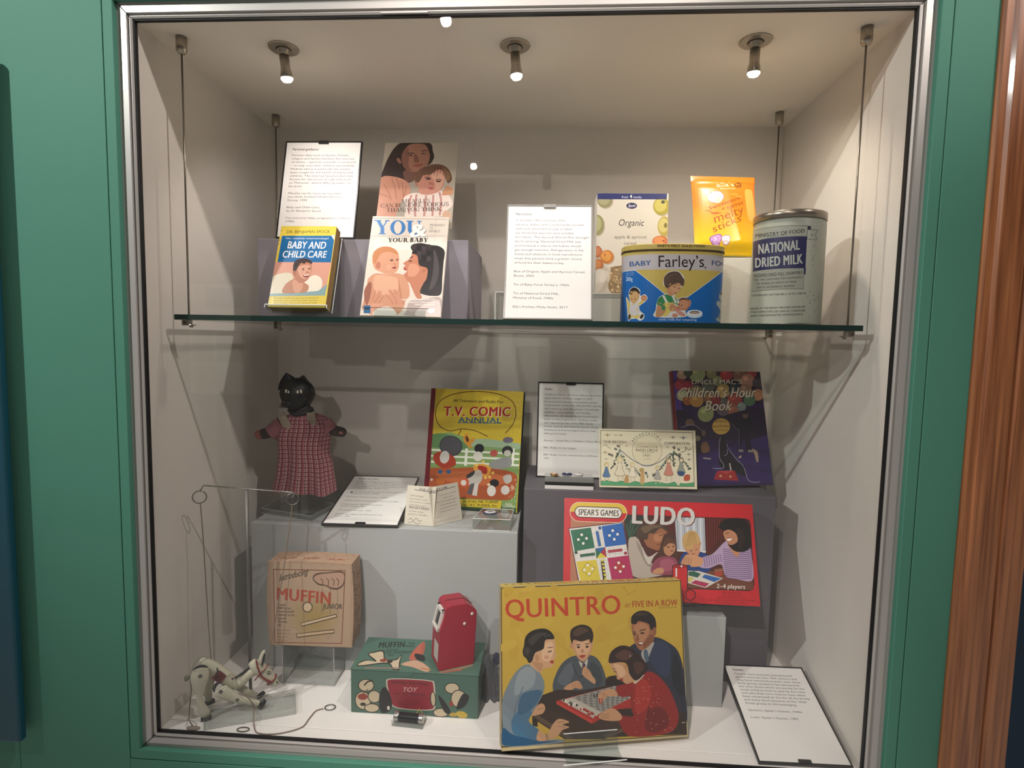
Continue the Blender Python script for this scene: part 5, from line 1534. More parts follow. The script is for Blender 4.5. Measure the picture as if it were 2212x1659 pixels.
A.S('#6d563e', (880, 340), (1000, 310), (1100, 330), (1000, 350), (920, 400)).L([(1060, 425), (1110, 412)], 8, '#5a3522').L([(1040, 520), (1090, 505)], 9, '#7a3428')
A.S('#4a2c1e', (1060, 620), (1090, 480), (1120, 410), (1180, 393), (1235, 430), (1250, 580), (1260, 640), (1200, 660), (1110, 640))
A.S('#b8835f', (1120, 490), (1200, 480), (1235, 550), (1205, 610), (1160, 632), (1115, 590)).S('#5a3826', (1110, 500), (1150, 440), (1230, 480), (1235, 510), (1170, 500), (1120, 540))
A.E(1160, 540, 12, 7, '#3b2118').E(1210, 535, 11, 7, '#3b2118').E(1195, 580, 15, 7, '#8d4438')
A.S('#8d4254', (995, 815), (1005, 700), (1090, 640), (1220, 650), (1265, 730), (1255, 820)).S('#a3566a', (1080, 680), (1200, 670), (1230, 760), (1100, 790)).S('#c58e66', (1000, 790), (1060, 755), (1110, 770), (1100, 815), (1010, 815))
A.S('#1d3c78', (1280, 770), (1285, 650), (1330, 590), (1420, 590), (1500, 590), (1575, 640), (1590, 790), (1380, 810))
A.S('#c48d68', (1325, 540), (1400, 500), (1470, 480), (1492, 490), (1490, 570), (1460, 640), (1390, 620), (1340, 580)).E(1483, 500, 14, 26, '#b87f5c')
A.S('#c5a066', (1305, 500), (1315, 420), (1390, 368), (1455, 395), (1487, 465), (1470, 510), (1430, 510), (1400, 560), (1330, 555))
for k in range(6):
    A.L([(1380 + k * 10, 385), (1340 + k * 22, 540 - k * 6)], 7, '#a88348')
A.L([(1385, 575), (1410, 580)], 7, '#5a3522').L([(1440, 570), (1462, 562)], 7, '#5a3522').L([(1400, 610), (1440, 608)], 8, '#95493c')
A.S('#b09ab6', (1480, 740), (1510, 650), (1620, 610), (1740, 490), (1800, 480), (1880, 590), (1990, 520), (2030, 640), (2045, 880), (1900, 880), (1760, 840), (1710, 720), (1580, 760))
for k in range(15):
    y = 560 + k * 21
    A.L([(1730 + max(0, k - 5) * 3, y), (1880, y + 18), (2034, y + 6)], 8, '#765884', 2)
for k in range(8):
    A.L([(1530 + k * 24, 640 - k * 4), (1545 + k * 24, 750 - k * 8)], 7, '#765884')
A.S('#bd855f', (1780, 500), (1880, 490), (1900, 600), (1870, 640), (1810, 570))
A.S('#15100f', (1680, 330), (1730, 265), (1850, 238), (1960, 265), (2010, 380), (2022, 520), (1970, 580), (1900, 590), (1840, 575), (1780, 510), (1770, 420), (1720, 365))
A.S('#bb8260', (1730, 385), (1790, 360), (1860, 400), (1880, 470), (1850, 505), (1800, 517), (1765, 480), (1745, 450))
A.S('#2a1b17', (1870, 330), (1940, 380), (1950, 480), (1900, 560), (1880, 440)).L([(1750, 400), (1790, 390)], 7, '#38211a').S('#efe4da', (1765, 455), (1820, 445), (1800, 475), (1775, 472)).L([(1762, 452), (1822, 442)], 6, '#8f3930')
A.S('#c9946c', (1290, 710), (1345, 620), (1440, 630), (1520, 660), (1500, 735), (1400, 745), (1385, 725), (1330, 725))
for k in range(4):
    A.L([(1330 + k * 22, 640 + k * 6), (1315 + k * 26, 715)], 6, '#95634a')
# the little game board, glass, cup and die in the photo
A.P([(1365, 785), (1480, 790), (1732, 866), (1550, 966), (1365, 915)], '#cfcabf').P([(1370, 795), (1430, 790), (1500, 820), (1465, 858), (1370, 835)], '#2a5c46').P([(1540, 825), (1715, 868), (1640, 905), (1510, 855)], '#2a5fa5').P([(1445, 885), (1590, 920), (1545, 958), (1395, 915)], '#a82c52').P([(1370, 850), (1430, 865), (1380, 905), (1366, 900)], '#c9ba55')
A.P([(1640, 770), (1735, 760), (1720, 840), (1650, 840)], '#8c5a44').S('#a5402f', (1645, 800), (1725, 795), (1715, 840), (1655, 840))
A.P([(1203, 735), (1358, 735), (1362, 985), (1203, 985)], '#c4242b').E(1280, 738, 78, 22, '#1d1212').E(1280, 740, 70, 16, '#a8252a').L([(1203, 740), (1205, 985)], 8, '#1d1212').L([(1358, 740), (1360, 985)], 8, '#1d1212').P([(1235, 760), (1252, 760), (1252, 850), (1235, 850)], '#d9d4cc').P([(1288, 728), (1306, 728), (1306, 750), (1288, 750)], '#d9d4cc')
A.L([(1345, 1000), (1395, 980), (1440, 1010), (1440, 1070), (1395, 1100), (1345, 1080)], 9, '#1d1212', closed=True)
A.T('2–4 players', 1664, 968, 1968, 978, 46, '#d9d2c6', 'b')
for i, (a, c_) in enumerate(((1720, 1935), (1720, 1945), (1680, 1975), (1585, 2078), (1670, 1990))):
    A.T(['BOARD GAME FOR FAMILIES', 'FROM FOUR YEARS AND UP', 'JEU DE FAMILLE POUR TOUS', 'SPIEL FUER DIE GANZE FAMILIE, MADE IN ENGLAND', 'BY J. W. SPEAR AND SONS, ENFIELD'][i], a, 1022 + i * 27, c_, 1028 + i * 27, 17, '#7a1216', 'b')
# the printed ludo board at the side
A.P([(128, 346), (690, 280), (830, 1100), (250, 1100)], '#5e1a24').P([(137, 354), (686, 290), (822, 1100), (262, 1100)], '#dcdad2')
A.P([(150, 368), (360, 340), (398, 549), (190, 586)], '#1f6a4c').P([(470, 326), (688, 293), (726, 512), (506, 541)], '#1f63b0').P([(205, 692), (413, 672), (470, 960), (262, 960)], '#d6c23a').P([(528, 655), (746, 626), (815, 960), (585, 960)], '#b02458')
for k in range(10):
    A.L([(372 + k * 6, 345 + k * 62), (466 + k * 8, 332 + k * 62)], 2.5, '#a9a9a4').L([(192 + k * 58, 600 - k * 8), (205 + k * 58, 682 - k * 8)], 2.5, '#a9a9a4')
A.L([(405, 340), (470, 830)], 2.5, '#a9a9a4').L([(440, 335), (512, 830)], 2.5, '#a9a9a4').L([(195, 628), (730, 560)], 2.5, '#a9a9a4').L([(200, 658), (738, 596)], 2.5, '#a9a9a4')
A.L([(422, 380), (450, 530)], 30, '#1f5391').L([(245, 632), (400, 612)], 30, '#1f5a44').L([(535, 588), (680, 570)], 30, '#9c2a3a').L([(475, 678), (505, 960)], 34, '#1f1f1c')
for k in range(6):
    A.E(424 + k * 5, 385 + k * 28, 12, 12, '#2f6cb0').E(545 + k * 26, 587 - k * 3, 11, 11, '#b3404e').E(476 + k * 6, 682 + k * 37, 13, 13, '#d9c83e')
A.P([(402, 556), (505, 541), (458, 600)], '#1f5fa0').P([(402, 556), (458, 600), (415, 662)], '#1f6a4c').P([(505, 541), (520, 648), (458, 600)], '#a82c3c').P([(415, 662), (520, 648), (458, 600)], '#d8c63c')
A.E(205, 598, 18, 16, '#1f4d3c').E(716, 605, 18, 16, '#9c2a3a').E(452, 345, 16, 18, '#1f5391')
for cx, cy, cc in ((272, 458, '#123f2e'), (592, 415, '#12407a'), (330, 772, '#7a6d1a'), (652, 748, '#8a1f2c')):
    A.L([(cx - 10, cy - 72), (cx + 70, cy - 12), (cx + 12, cy + 72), (cx - 68, cy + 12)], 4, cc, closed=True)
    if cc == '#8a1f2c':
        A.P([(cx - 10, cy - 66), (cx + 64, cy - 12), (cx + 12, cy + 66), (cx - 62, cy + 12)], '#b3333c')
    for dx, dy in ((-8, -44), (42, -6), (8, 46), (-42, 6)):
        A.E(cx + dx, cy + dy, 14, 14, '#ece9e0')


def pill(x0, y0, x1, y1, r):
    th = math.atan2(y1 - y0, x1 - x0)
    return [(x1 + r * math.cos(th + R(a)), y1 + r * math.sin(th + R(a))) for a in range(-90, 91, 12)] + [(x0 + r * math.cos(th + R(a)), y0 + r * math.sin(th + R(a))) for a in range(90, 271, 12)]


A.P(pill(245, 180, 632, 192, 101), '#e0cfae').P(pill(245, 180, 632, 192, 95), '#c4242b')
up_ = [(152, 178)] + [(245 + 95 * math.cos(a), 180 + 95 * math.sin(a)) for a in [math.pi + math.pi / 2 * k / 8 for k in range(9)]] + [(632 + 95 * math.cos(a), 192 + 95 * math.sin(a)) for a in [-math.pi / 2 + math.pi / 2 * k / 8 for k in range(9)]] + [(727, 195)]
A.P(up_, '#d9b93c')
A.P(pill(252, 180, 625, 192, 58), '#1a1414').P(pill(252, 180, 625, 192, 50), '#e9e3d6').P(pill(252, 180, 625, 192, 44), '#e9e3d6')
A.T('SPEAR’S GAMES', 228, 212, 648, 224, 60, '#1a1212', 'b', .05)
A.T('LUDO', 776, 300, 1443, 326, 180, '#5b1a1c', 'k').T('LUDO', 768, 294, 1435, 320, 180, '#cfcdc6', 'k')
A.build('lid_print', printed('lid_print', .36), t, 0)
easel('clear stand lifting the red ludo box above the small grey block', lb_, lt, ly, .15, lth, .10, lip=.004, foot=gz - lb_[2] + .0006)


# ------------------------------------------------------------------ on the floor: the yellow family game
qb, qt, qy, qw, qh, qth = (.1852, .0255, .0122), 12.2, 11.4, .3586, .2879, .036
t = thing('board_game_box', 'large old yellow game box with a family at a pegboard, standing on the case floor', 'box', qb, (R(-qt), R(.3), R(qy)))
oldc = mat('old_cream_card', '#b5a375', .7, vary=.18, vscale=30)
obj('lid', bx(-qw / 2, qw / 2, 0, qth * .82, 0, qh, .0022), oldc, t)
obj('tray', bx(-qw / 2 + .002, qw / 2 - .002, qth * .6, qth, .002, qh - .002, .0015), mat('brown_card', '#8a7550', .8), t)
A = Art([(1082, 1268), (1472, 1254), (1487, 1592), (1083, 1625)], qw, qh, (1070, 1240, 4.1465))
A.P([(-qw / 2 + .001, .001), (qw / 2 - .001, .001), (qw / 2 - .001, qh - .001), (-qw / 2 + .001, qh - .001)], '#c2b184', local=True)
A.P([(48, 120), (1662, 56), (1716, 1440), (58, 1558)], '#1c1712').P([(56, 128), (1655, 64), (1708, 1434), (66, 1549)], '#c3a238')
for k in range(40):
    A.E(random.uniform(100, 1620), random.uniform(120, 900), random.uniform(20, 90), random.uniform(14, 50), random.choice(['#bf9d35', '#c7a73e', '#b99733', '#c5a53a']), random.uniform(0, 180), 14)
A.L([(1140, 110), (1190, 170)], 4, '#9a7f2c').L([(1180, 190), (1265, 145)], 4, '#9a7f2c')
A.T('QUINTRO', 84, 396, 1134, 356, 165, '#bb3f1d', 'b')
A.L([(175, 375), (215, 405), (258, 412)], 28, '#bb3f1d', 4)
A.T('or', 1158, 302, 1212, 298, 48, '#a34a1c', 'r', .2).T('FIVE IN A ROW', 1226, 300, 1632, 284, 56, '#a33a1a', 'b').T('MADE IN ENGLAND', 1468, 312, 1625, 303, 11, '#7d5a22', 'b')
# man
A.S('#20283a', (1200, 660), (1290, 605), (1430, 565), (1560, 620), (1640, 700), (1685, 860), (1702, 1050), (1705, 1350), (1500, 1300), (1300, 1000), (1180, 760))
A.S('#2b3550', (1440, 600), (1560, 650), (1560, 900), (1480, 900), (1400, 800), (1370, 720)).S('#151a26', (1600, 720), (1660, 830), (1695, 1060), (1640, 1080), (1580, 940))
A.S('#a9a59c', (1315, 690), (1420, 610), (1400, 680), (1350, 790), (1320, 760)).S('#48606e', (1330, 690), (1362, 684), (1375, 780), (1340, 770))
A.S('#9c6644', (1222, 440), (1290, 415), (1385, 440), (1420, 520), (1420, 590), (1380, 645), (1325, 682), (1285, 672), (1250, 610), (1232, 540))
A.S('#b27d58', (1250, 460), (1330, 440), (1380, 500), (1340, 600), (1290, 620), (1255, 560)).S('#7d4d32', (1340, 600), (1400, 540), (1415, 590), (1330, 670))
A.S('#1a120e', (1218, 440), (1226, 375), (1290, 332), (1370, 338), (1430, 395), (1442, 480), (1425, 500), (1390, 495), (1375, 450), (1315, 428), (1280, 424), (1262, 450), (1238, 448))
A.S('#3d2c22', (1250, 380), (1300, 345), (1370, 360), (1300, 375))
A.E(1425, 515, 17, 40, '#8c5a3c').L([(1228, 520), (1262, 522)], 8, '#2b1a12').L([(1292, 510), (1348, 496)], 9, '#2b1a12').E(1248, 540, 15, 7, '#2b1a12').E(1318, 530, 20, 8, '#2b1a12')
A.S('#85543a', (1272, 530), (1290, 590), (1262, 598)).S('#73302a', (1276, 615), (1330, 606), (1310, 640), (1285, 640)).S('#e3d8c9', (1282, 619), (1325, 611), (1308, 630))
# boy
A.S('#454d53', (515, 1020), (535, 920), (600, 800), (700, 735), (860, 728), (940, 790), (990, 920), (1005, 1000), (890, 1040), (760, 1060), (560, 1090))
A.S('#586067', (560, 960), (620, 840), (690, 790), (700, 900), (640, 1000)).S('#363d43', (850, 800), (930, 830), (960, 960), (900, 1000)).L([(690, 800), (760, 930), (850, 830)], 10, '#2f363b', 3)
A.S('#c2bcae', (748, 780), (790, 800), (830, 760), (812, 850), (778, 845)).P([(782, 800), (806, 800), (815, 850), (795, 880), (778, 850)], '#4a3540')
A.S('#c4936a', (685, 600), (720, 560), (860, 560), (875, 625), (860, 690), (830, 750), (790, 785), (748, 760), (705, 690))
A.S('#d4a780', (720, 620), (830, 600), (850, 670), (800, 740), (740, 720)).E(682, 640, 14, 30, '#b9865f')
A.S('#281a12', (672, 570), (680, 500), (735, 462), (800, 455), (858, 485), (880, 550), (868, 612), (848, 610), (840, 585), (775, 605), (705, 590), (690, 625))
A.S('#4d382a', (700, 520), (760, 475), (840, 500), (800, 530), (720, 560))
A.L([(722, 635), (762, 632)], 7, '#3d281c').L([(805, 630), (846, 622)], 7, '#3d281c').E(746, 655, 14, 10, '#271811').E(824, 652, 14, 10, '#271811').S('#b07a55', (780, 670), (795, 700), (770, 702)).S('#a23b30', (755, 730), (810, 725), (790, 750), (768, 748))
A.S('#c29269', (780, 870), (800, 830), (840, 860), (870, 910), (898, 950), (890, 985), (830, 945), (785, 905))
for k in range(3):
    A.L([(800, 860 + k * 22), (838, 868 + k * 22)], 4, '#8d6243')
# table and chairs
A.S('#231610', (1000, 930), (1100, 908), (1180, 930), (1220, 1010), (1010, 1020))
A.P([(380, 1100), (560, 1035), (760, 1045), (1000, 1000), (1230, 1050), (1705, 1250), (1708, 1434), (640, 1478), (330, 1290)], '#2e1d13')
A.P([(400, 1200), (860, 1330), (1000, 1480), (620, 1480), (330, 1290)], '#372316').P([(860, 1330), (1120, 1260), (1180, 1400), (1000, 1470)], '#3d291b')
A.P([(330, 1270), (380, 1262), (700, 1468), (640, 1480)], '#5a4632').P([(960, 1450), (1430, 1260), (1445, 1285), (1010, 1468)], '#5d4933').P([(330, 1290), (380, 1300), (380, 1370), (335, 1360)], '#241710')
A.S('#c29269', (615, 1022), (680, 975), (745, 958), (782, 1012), (765, 1030), (715, 1022), (690, 1037), (640, 1037))
for k in range(4):
    A.L([(690 + k * 24, 975), (700 + k * 24, 1020)], 4, '#8d6243')
# pegboard
A.P([(548, 1138), (700, 1096), (1080, 1000), (1228, 1108), (1226, 1200), (1095, 1212), (868, 1342)], '#a82a20').P([(548, 1138), (868, 1312), (868, 1342), (550, 1165)], '#c03a2c')
A.P([(585, 1132), (1075, 1002), (1220, 1108), (950, 1240), (880, 1292)], '#b9b2a2').P([(690, 1106), (1075, 1004), (1218, 1106), (955, 1238)], '#85837b')
for i in range(13):
    for j in range(9):
        f, g = (i + .5) / 13, (j + .5) / 9
        x = (690 + (1075 - 690) * f) * (1 - g) + (955 + (1218 - 955) * f) * g
        y = (1106 + (1004 - 1106) * f) * (1 - g) + (1238 + (1106 - 1238) * f) * g
        A.E(x, y, 9, 5.5, '#5c5c56' if (i + j) % 2 else '#a7a59b', 0, 8)
for k in range(16):
    A.E(600 + k * 9 + random.uniform(-6, 6), 1135 + k * 3 + random.uniform(-14, 14), 10, 12, random.choice(['#1c1a18', '#2b2825', '#d5cfc0']), 0, 8)
    A.E(760 + k * 10 + random.uniform(-6, 6), 1205 + k * 5 + random.uniform(-14, 14), 10, 12, random.choice(['#b02c20', '#8e2018', '#d9cfc2']), 0, 8)
A.P([(880, 1078), (892, 1074), (895, 1108), (884, 1110)], '#1c1a18').P([(905, 1075), (917, 1074), (918, 1104), (908, 1106)], '#1c1a18')
# mother
A.S('#76848b', (62, 1140), (120, 980), (200, 860), (290, 808), (370, 850), (425, 930), (442, 1000), (425, 1080), (360, 1200), (300, 1310), (330, 1380), (392, 1400), (375, 1490), (580, 1480), (570, 1515), (75, 1545), (66, 1400))
A.S('#8d999d', (200, 900), (290, 830), (360, 880), (340, 1000), (240, 1060), (170, 1080)).S('#47708c', (150, 1300), (240, 1200), (330, 1240), (300, 1320), (390, 1400), (370, 1480), (200, 1450), (150, 1400)).S('#2f5878', (70, 1380), (160, 1440), (380, 1490), (560, 1500), (80, 1540))
A.S('#39617d', (230, 1090), (350, 1040), (420, 1060), (340, 1200), (210, 1260)).L([(250, 1010), (180, 1200), (150, 1390)], 7, '#52697a', 4)
A.S('#cc9f76', (300, 790), (340, 700), (430, 600), (520, 580), (541, 640), (534, 690), (549, 735), (530, 755), (522, 800), (503, 836), (430, 850), (405, 885), (350, 850))
A.S('#dcb48d', (430, 640), (510, 610), (520, 700), (480, 780), (420, 760)).S('#b98a63', (330, 790), (420, 800), (420, 850), (390, 870)).E(374, 750, 17, 32, '#b98a63')
A.S('#15110e', (258, 640), (270, 565), (330, 508), (430, 488), (500, 518), (528, 580), (450, 592), (432, 670), (360, 705), (330, 780), (300, 795), (272, 740), (245, 700))
A.S('#39342f', (300, 590), (370, 530), (470, 530), (400, 570), (330, 640)).E(292, 700, 46, 58, '#1d1814').E(285, 690, 24, 34, '#3b352f').L([(440, 560), (500, 545)], 12, '#3f3a35', 3)
A.L([(470, 660), (518, 655)], 6, '#33211a').L([(472, 700), (505, 690)], 10, '#33211a').S('#a5352b', (488, 782), (523, 774), (519, 802), (500, 798)).E(460, 745, 24, 18, '#d09a76')
A.S('#c69870', (330, 1265), (370, 1185), (420, 1160), (448, 1195), (430, 1245), (385, 1262))
A.S('#c69870', (375, 1490), (392, 1400), (460, 1440), (520, 1340), (572, 1298), (640, 1312), (662, 1330), (605, 1350), (665, 1372), (600, 1400), (560, 1450), (480, 1490))
for pts in ([(560, 1330), (620, 1322)], [(560, 1365), (630, 1370)], [(380, 1215), (430, 1205)]):
    A.L(pts, 5, '#8d6243')
A.L([(452, 1430), (470, 1490)], 7, '#6b5a3a').L([(466, 1428), (484, 1486)], 5, '#8d7a50')
# girl
A.S('#8f1d16', (1240, 970), (1340, 880), (1430, 890), (1530, 990), (1600, 1120), (1642, 1290), (1560, 1420), (1220, 1455), (1120, 1350), (1115, 1270), (1235, 1275), (1212, 1180), (1222, 1060))
A.S('#a82a20', (1260, 1000), (1350, 950), (1400, 1060), (1360, 1200), (1260, 1240)).S('#6d1410', (1380, 1220), (1500, 1200), (1560, 1330), (1450, 1420), (1340, 1380))
A.S('#8f1d16', (1085, 1010), (1180, 985), (1245, 975), (1215, 1085), (1115, 1096)).S('#571210', (1360, 1120), (1380, 1220), (1350, 1300), (1372, 1180))
for k in range(46):
    x, y = random.uniform(1230, 1600), random.uniform(930, 1430)
    if y < 2.2 * (x - 1230) * .0 + 1430 and x < 1450 + (y - 930) * .35:
        A.E(x, y, 4, 4, '#d9a79a', 0, 6)
A.S('#c5946c', (1030, 790), (1120, 780), (1190, 860), (1250, 940), (1180, 985), (1130, 952), (1092, 940), (1085, 900), (1045, 850))
A.S('#d8ad86', (1060, 810), (1130, 820), (1170, 890), (1120, 930), (1095, 890)).S('#c9b8a0', (1245, 960), (1330, 900), (1320, 925), (1255, 985))
A.S('#27130f', (1015, 775), (1040, 695), (1120, 643), (1210, 655), (1285, 720), (1345, 790), (1368, 850), (1330, 900), (1260, 955), (1205, 900), (1190, 840), (1170, 800), (1110, 790), (1035, 800))
A.S('#54332a', (1080, 720), (1160, 680), (1230, 720), (1180, 770), (1100, 760)).S('#4a2a22', (1240, 800), (1310, 790), (1330, 850), (1270, 900))
A.E(1170, 830, 12, 26, '#b98360').L([(1062, 872), (1090, 880)], 7, '#3b221a').L([(1050, 850), (1085, 850)], 5, '#3b221a').S('#9a3a30', (1112, 938), (1145, 935), (1140, 962)).E(1210, 735, 5, 5, '#cfd4d6', 0, 8)
A.S('#c5946c', (922, 1088), (975, 1040), (1060, 1033), (1095, 1090), (1010, 1098), (965, 1135), (940, 1150)).S('#c5946c', (925, 1280), (985, 1220), (1060, 1203), (1132, 1265), (1115, 1312), (990, 1312))
for k in range(3):
    A.L([(940 + k * 14, 1070 + k * 12), (985 + k * 10, 1062 + k * 14)], 4, '#8d6243').L([(945, 1262 + k * 16), (1020, 1250 + k * 18)], 4, '#8d6243')
A.P([(925, 1115), (938, 1112), (944, 1165), (934, 1168)], '#a3301f').P([(950, 1110), (960, 1108), (964, 1160), (955, 1163)], '#a3301f')
A.L([(1640, 1100), (1690, 1420)], 5, '#4a2018').L([(1670, 1330), (1698, 1328)], 6, '#c9bfae')
A.build('lid_print', printed('old_print', .42, bump=.1, bscale=300), t, 0)
# printing along the top of the lid, upside down as the box stands
A = Art(None, qw, qth)
A.m = lambda p: p
A.P([(-qw / 2 + .002, .002), (qw / 2 - .002, .002), (qw / 2 - .002, qth * .8), (-qw / 2 + .002, qth * .8)], '#cdb455', local=True)
A.T('QUINTRO', .103, .006, -.0255, .006, .018, '#a83a1c', 'b', up=(0, 1))
A.T('OR FIVE IN A ROW', -.032, .011, -.105, .011, .012, '#a8762c', 'b', up=(0, 1))
for k in range(5):
    A.E(-qw / 2 + .012 + k * .0145, .02, .003, .003, '#55611f', 0, 10).E(qw / 2 - .012 - k * .0145, .02, .003, .003, '#55611f', 0, 10)
A.build('side_print', printed('old_print'), t, wrap=lambda x, z, n: (x, z, qh + n + .0001))
# the clear holder hooked under its front
hp = Vector(qb)
t = thing('acrylic_stand', 'small clear holder hooked under the front of the yellow game box', 'stand', (qb[0] - .012, qb[1] - .002, .0008), (0, 0, R(qy)))
b = BM()
box(b, -.052, .052, -.032, -.0295, 0, .0022, .0005, 1)
box(b, -.052, .052, -.0315, .001, 0, .0024, .0005, 1)
obj('foot', b, acr, t)
obj('lip', bx(-.052, .052, -.0045, -.0022, .0026, .034, .0008, 2, mx=Matrix.Rotation(R(-10), 4, 'X')), acr, t)
b = BM()
sweep(b, spline([(-.052, -.0315, .001), (-.051, -.0318, .0018), (.051, -.0318, .0018), (.052, -.0315, .001)], 3), .0011, 6)
sweep(b, [(-.051, .0032, .0345), (.051, .0032, .0345)], .001, 6)
obj('lit_edge', b, acr_edge, t)

# ------------------------------------------------------------------ on the floor: clear box and old puppet carton
x0, x1, y0, y1, bh = -.4845, -.3700, .168, .2235, .0945
t = thing('acrylic_box', 'clear acrylic box on the floor carrying the worn pink puppet carton', 'box', (0, 0, .0001))
b = BM()
for a in ((x0, x1, y0, y0 + .003, 0, bh), (x0, x1, y1 - .003, y1, 0, bh), (x0, x0 + .003, y0 + .0031, y1 - .0031, 0, bh), (x1 - .003, x1, y0 + .0031, y1 - .0031, 0, bh), (x0 + .0031, x1 - .0031, y0 + .0031, y1 - .0031, bh - .003, bh)):
    box(b, *a)
obj('body', b, acr_grey, t)
b = BM()
for x in (x0, x1):
    for y in (y0, y1):
        sweep(b, [(x, y, 0), (x, y, bh - .0006)], .0009, 6)
    for z in (.0006, bh - .0007):
        sweep(b, [(x, y0, z), (x, y1, z)], .0007, 6)
for y in (y0, y1):
    for z in (.0006, bh - .0007):
        sweep(b, [(x0, y, z), (x1, y, z)], .0007, 6)
obj('lit_edge', b, mat('lit_acrylic_edge_dim', '#b9b8b2', .3), t)  # dimmer pale colour for light caught on the clear edges
mbx, mw, mh, md = (-.4165, .1575, bh + .0005), .1791, .184, .055
t = thing('toy_carton', 'worn pinkish puppet carton with red brush lettering, raised on a clear box', 'box', mbx, (0, 0, R(1.5)))
worn = mat('worn_pink_card', '#ab8e74', .85, bump=.5, bscale=180, vary=.22, vscale=45)
b = BM()
N = 10
vs = {}
for i in range(N + 1):
    for j in range(2):
        for k in range(N + 1):
            u, w = i / N - .5, k / N
            e = math.sin(math.pi * w) * .004
            f = math.sin(math.pi * (u + .5)) * .003
            vs[i, j, k] = b.verts.new((u * (mw + 2 * e), j * md, w * mh + (f if k == N else 0)))
for i in range(N):
    for k in range(N):
        b.faces.new((vs[i, 0, k], vs[i + 1, 0, k], vs[i + 1, 0, k + 1], vs[i, 0, k + 1]))
        b.faces.new((vs[i, 1, k], vs[i, 1, k + 1], vs[i + 1, 1, k + 1], vs[i + 1, 1, k]))
for k in range(N):
    b.faces.new((vs[0, 0, k], vs[0, 0, k + 1], vs[0, 1, k + 1], vs[0, 1, k]))
    b.faces.new((vs[N, 0, k], vs[N, 1, k], vs[N, 1, k + 1], vs[N, 0, k + 1]))
    b.faces.new((vs[k, 0, N], vs[k + 1, 0, N], vs[k + 1, 1, N], vs[k, 1, N]))
    b.faces.new((vs[k, 0, 0], vs[k, 1, 0], vs[k + 1, 1, 0], vs[k + 1, 0, 0]))
obj('carton', b, worn, t)
A = Art([(587, 1207), (760, 1214), (765, 1390), (585, 1378)], mw * .985, mh, (490, 1080, 3.951))
A.P([(395, 505), (1060, 545), (1075, 1215), (385, 1180)], '#b0967c')
A.G(760, 960, 260, 240, '#9f8748', '#b0967c')
for k in range(60):
    A.G(random.uniform(430, 1010), random.uniform(560, 1170), random.uniform(8, 34), random.uniform(6, 20), random.choice(['#a2866a', '#b79d84', '#a88c70']), '#b0967c') if k < 26 else None
A.L([(420, 562), (1018, 580), (1000, 1186), (415, 1160)], 7, '#7d3f2c', closed=True)
A.T('Introducing', 460, 658, 702, 604, 52, '#2e2a1d', 'b', .2, up=(.1, -1))
A.T('MUFFIN', 434, 800, 905, 850, 96, '#a8472f', 'k', .1, up=(-.06, -1))
A.T('JUNIOR', 834, 886, 998, 892, 42, '#2c241b', 'b')
for i, s_ in enumerate(('A small', 'Muffin for you', 'to work yourself', 'outdoors as you', 'yourself.', 'Annette', 'Mills')):
    A.T(s_, 446, 852 + i * 28, (512, 560, 582, 588, 520, 525, 470)[i], 858 + i * 28, 20, '#3a2d20', 'b')
for i in range(4):
    A.L([(436, 1055 + i * 28), (555 - i * 12, 1062 + i * 28)], 4, '#8a6248')
# the hand above and its threads; a plain wooden ladder-backed bar hangs from them
A.S('#5b4433', (745, 640), (770, 600), (860, 590), (1005, 590), (1010, 690), (960, 730), (900, 725), (850, 700), (790, 690)).S('#b3917a', (755, 640), (780, 612), (860, 600), (1000, 600), (1002, 682), (955, 715), (905, 712), (850, 690), (795, 678))
for x in (830, 880, 925, 965):
    A.L([(x - 20, 640), (x, 660), (x - 6, 700)], 6, '#4d3828', 4)
for x in (828, 895, 955):
    A.L([(x, 720), (x + (x - 890) * .1, 930)], 3, '#5b4433')
A.P([(640, 1000), (950, 930), (960, 960), (650, 1032)], '#3d2f22').P([(646, 1004), (946, 938), (952, 954), (652, 1024)], '#cdb391')
A.P([(600, 1090), (930, 1060), (935, 1095), (606, 1126)], '#3d2f22').P([(606, 1094), (926, 1068), (929, 1088), (610, 1118)], '#c4a884').E(700, 870, 44, 44, '#3d2f22').E(700, 870, 36, 36, '#cdb391')
A.build('carton_print', printed('worn_print', .8, bump=.4, bscale=180), t, -.0001)
A = Art(None, mw, md)
A.m = lambda p: p
for x, s_ in ((-.07, 'Muffin'), (-.02, 'Muffin'), (.035, 'Muffin')):
    A.T(s_, x, .012, x + .035, .016, .009, '#8f3f28', 'b', up=(0, 1))
for k in range(26):
    A.E(random.uniform(-.085, .085), random.uniform(.004, .05), random.uniform(.001, .004), .0012, '#9a5a3c', random.uniform(-40, 40), 7)
A.build('lid_print', printed('worn_print'), t, wrap=lambda x, z, n: (x, z, mh + math.sin(math.pi * (x / mw + .5)) * .003 + n + .0001))
A = Art(None, md, mh)
A.m = lambda p: p
for k in range(110):
    z = random.uniform(.01, .172)
    A.E(random.uniform(.006, .05), z, random.uniform(.002, .005), .0012, random.choice(['#8f4a30', '#7a3a26', '#9c6244']), random.uniform(0, 180), 7)
A.build('side_print', printed('worn_print'), t, wrap=lambda x, z, n: (mw / 2 + math.sin(math.pi * z / mh) * .004 + n + .0003, x, z))

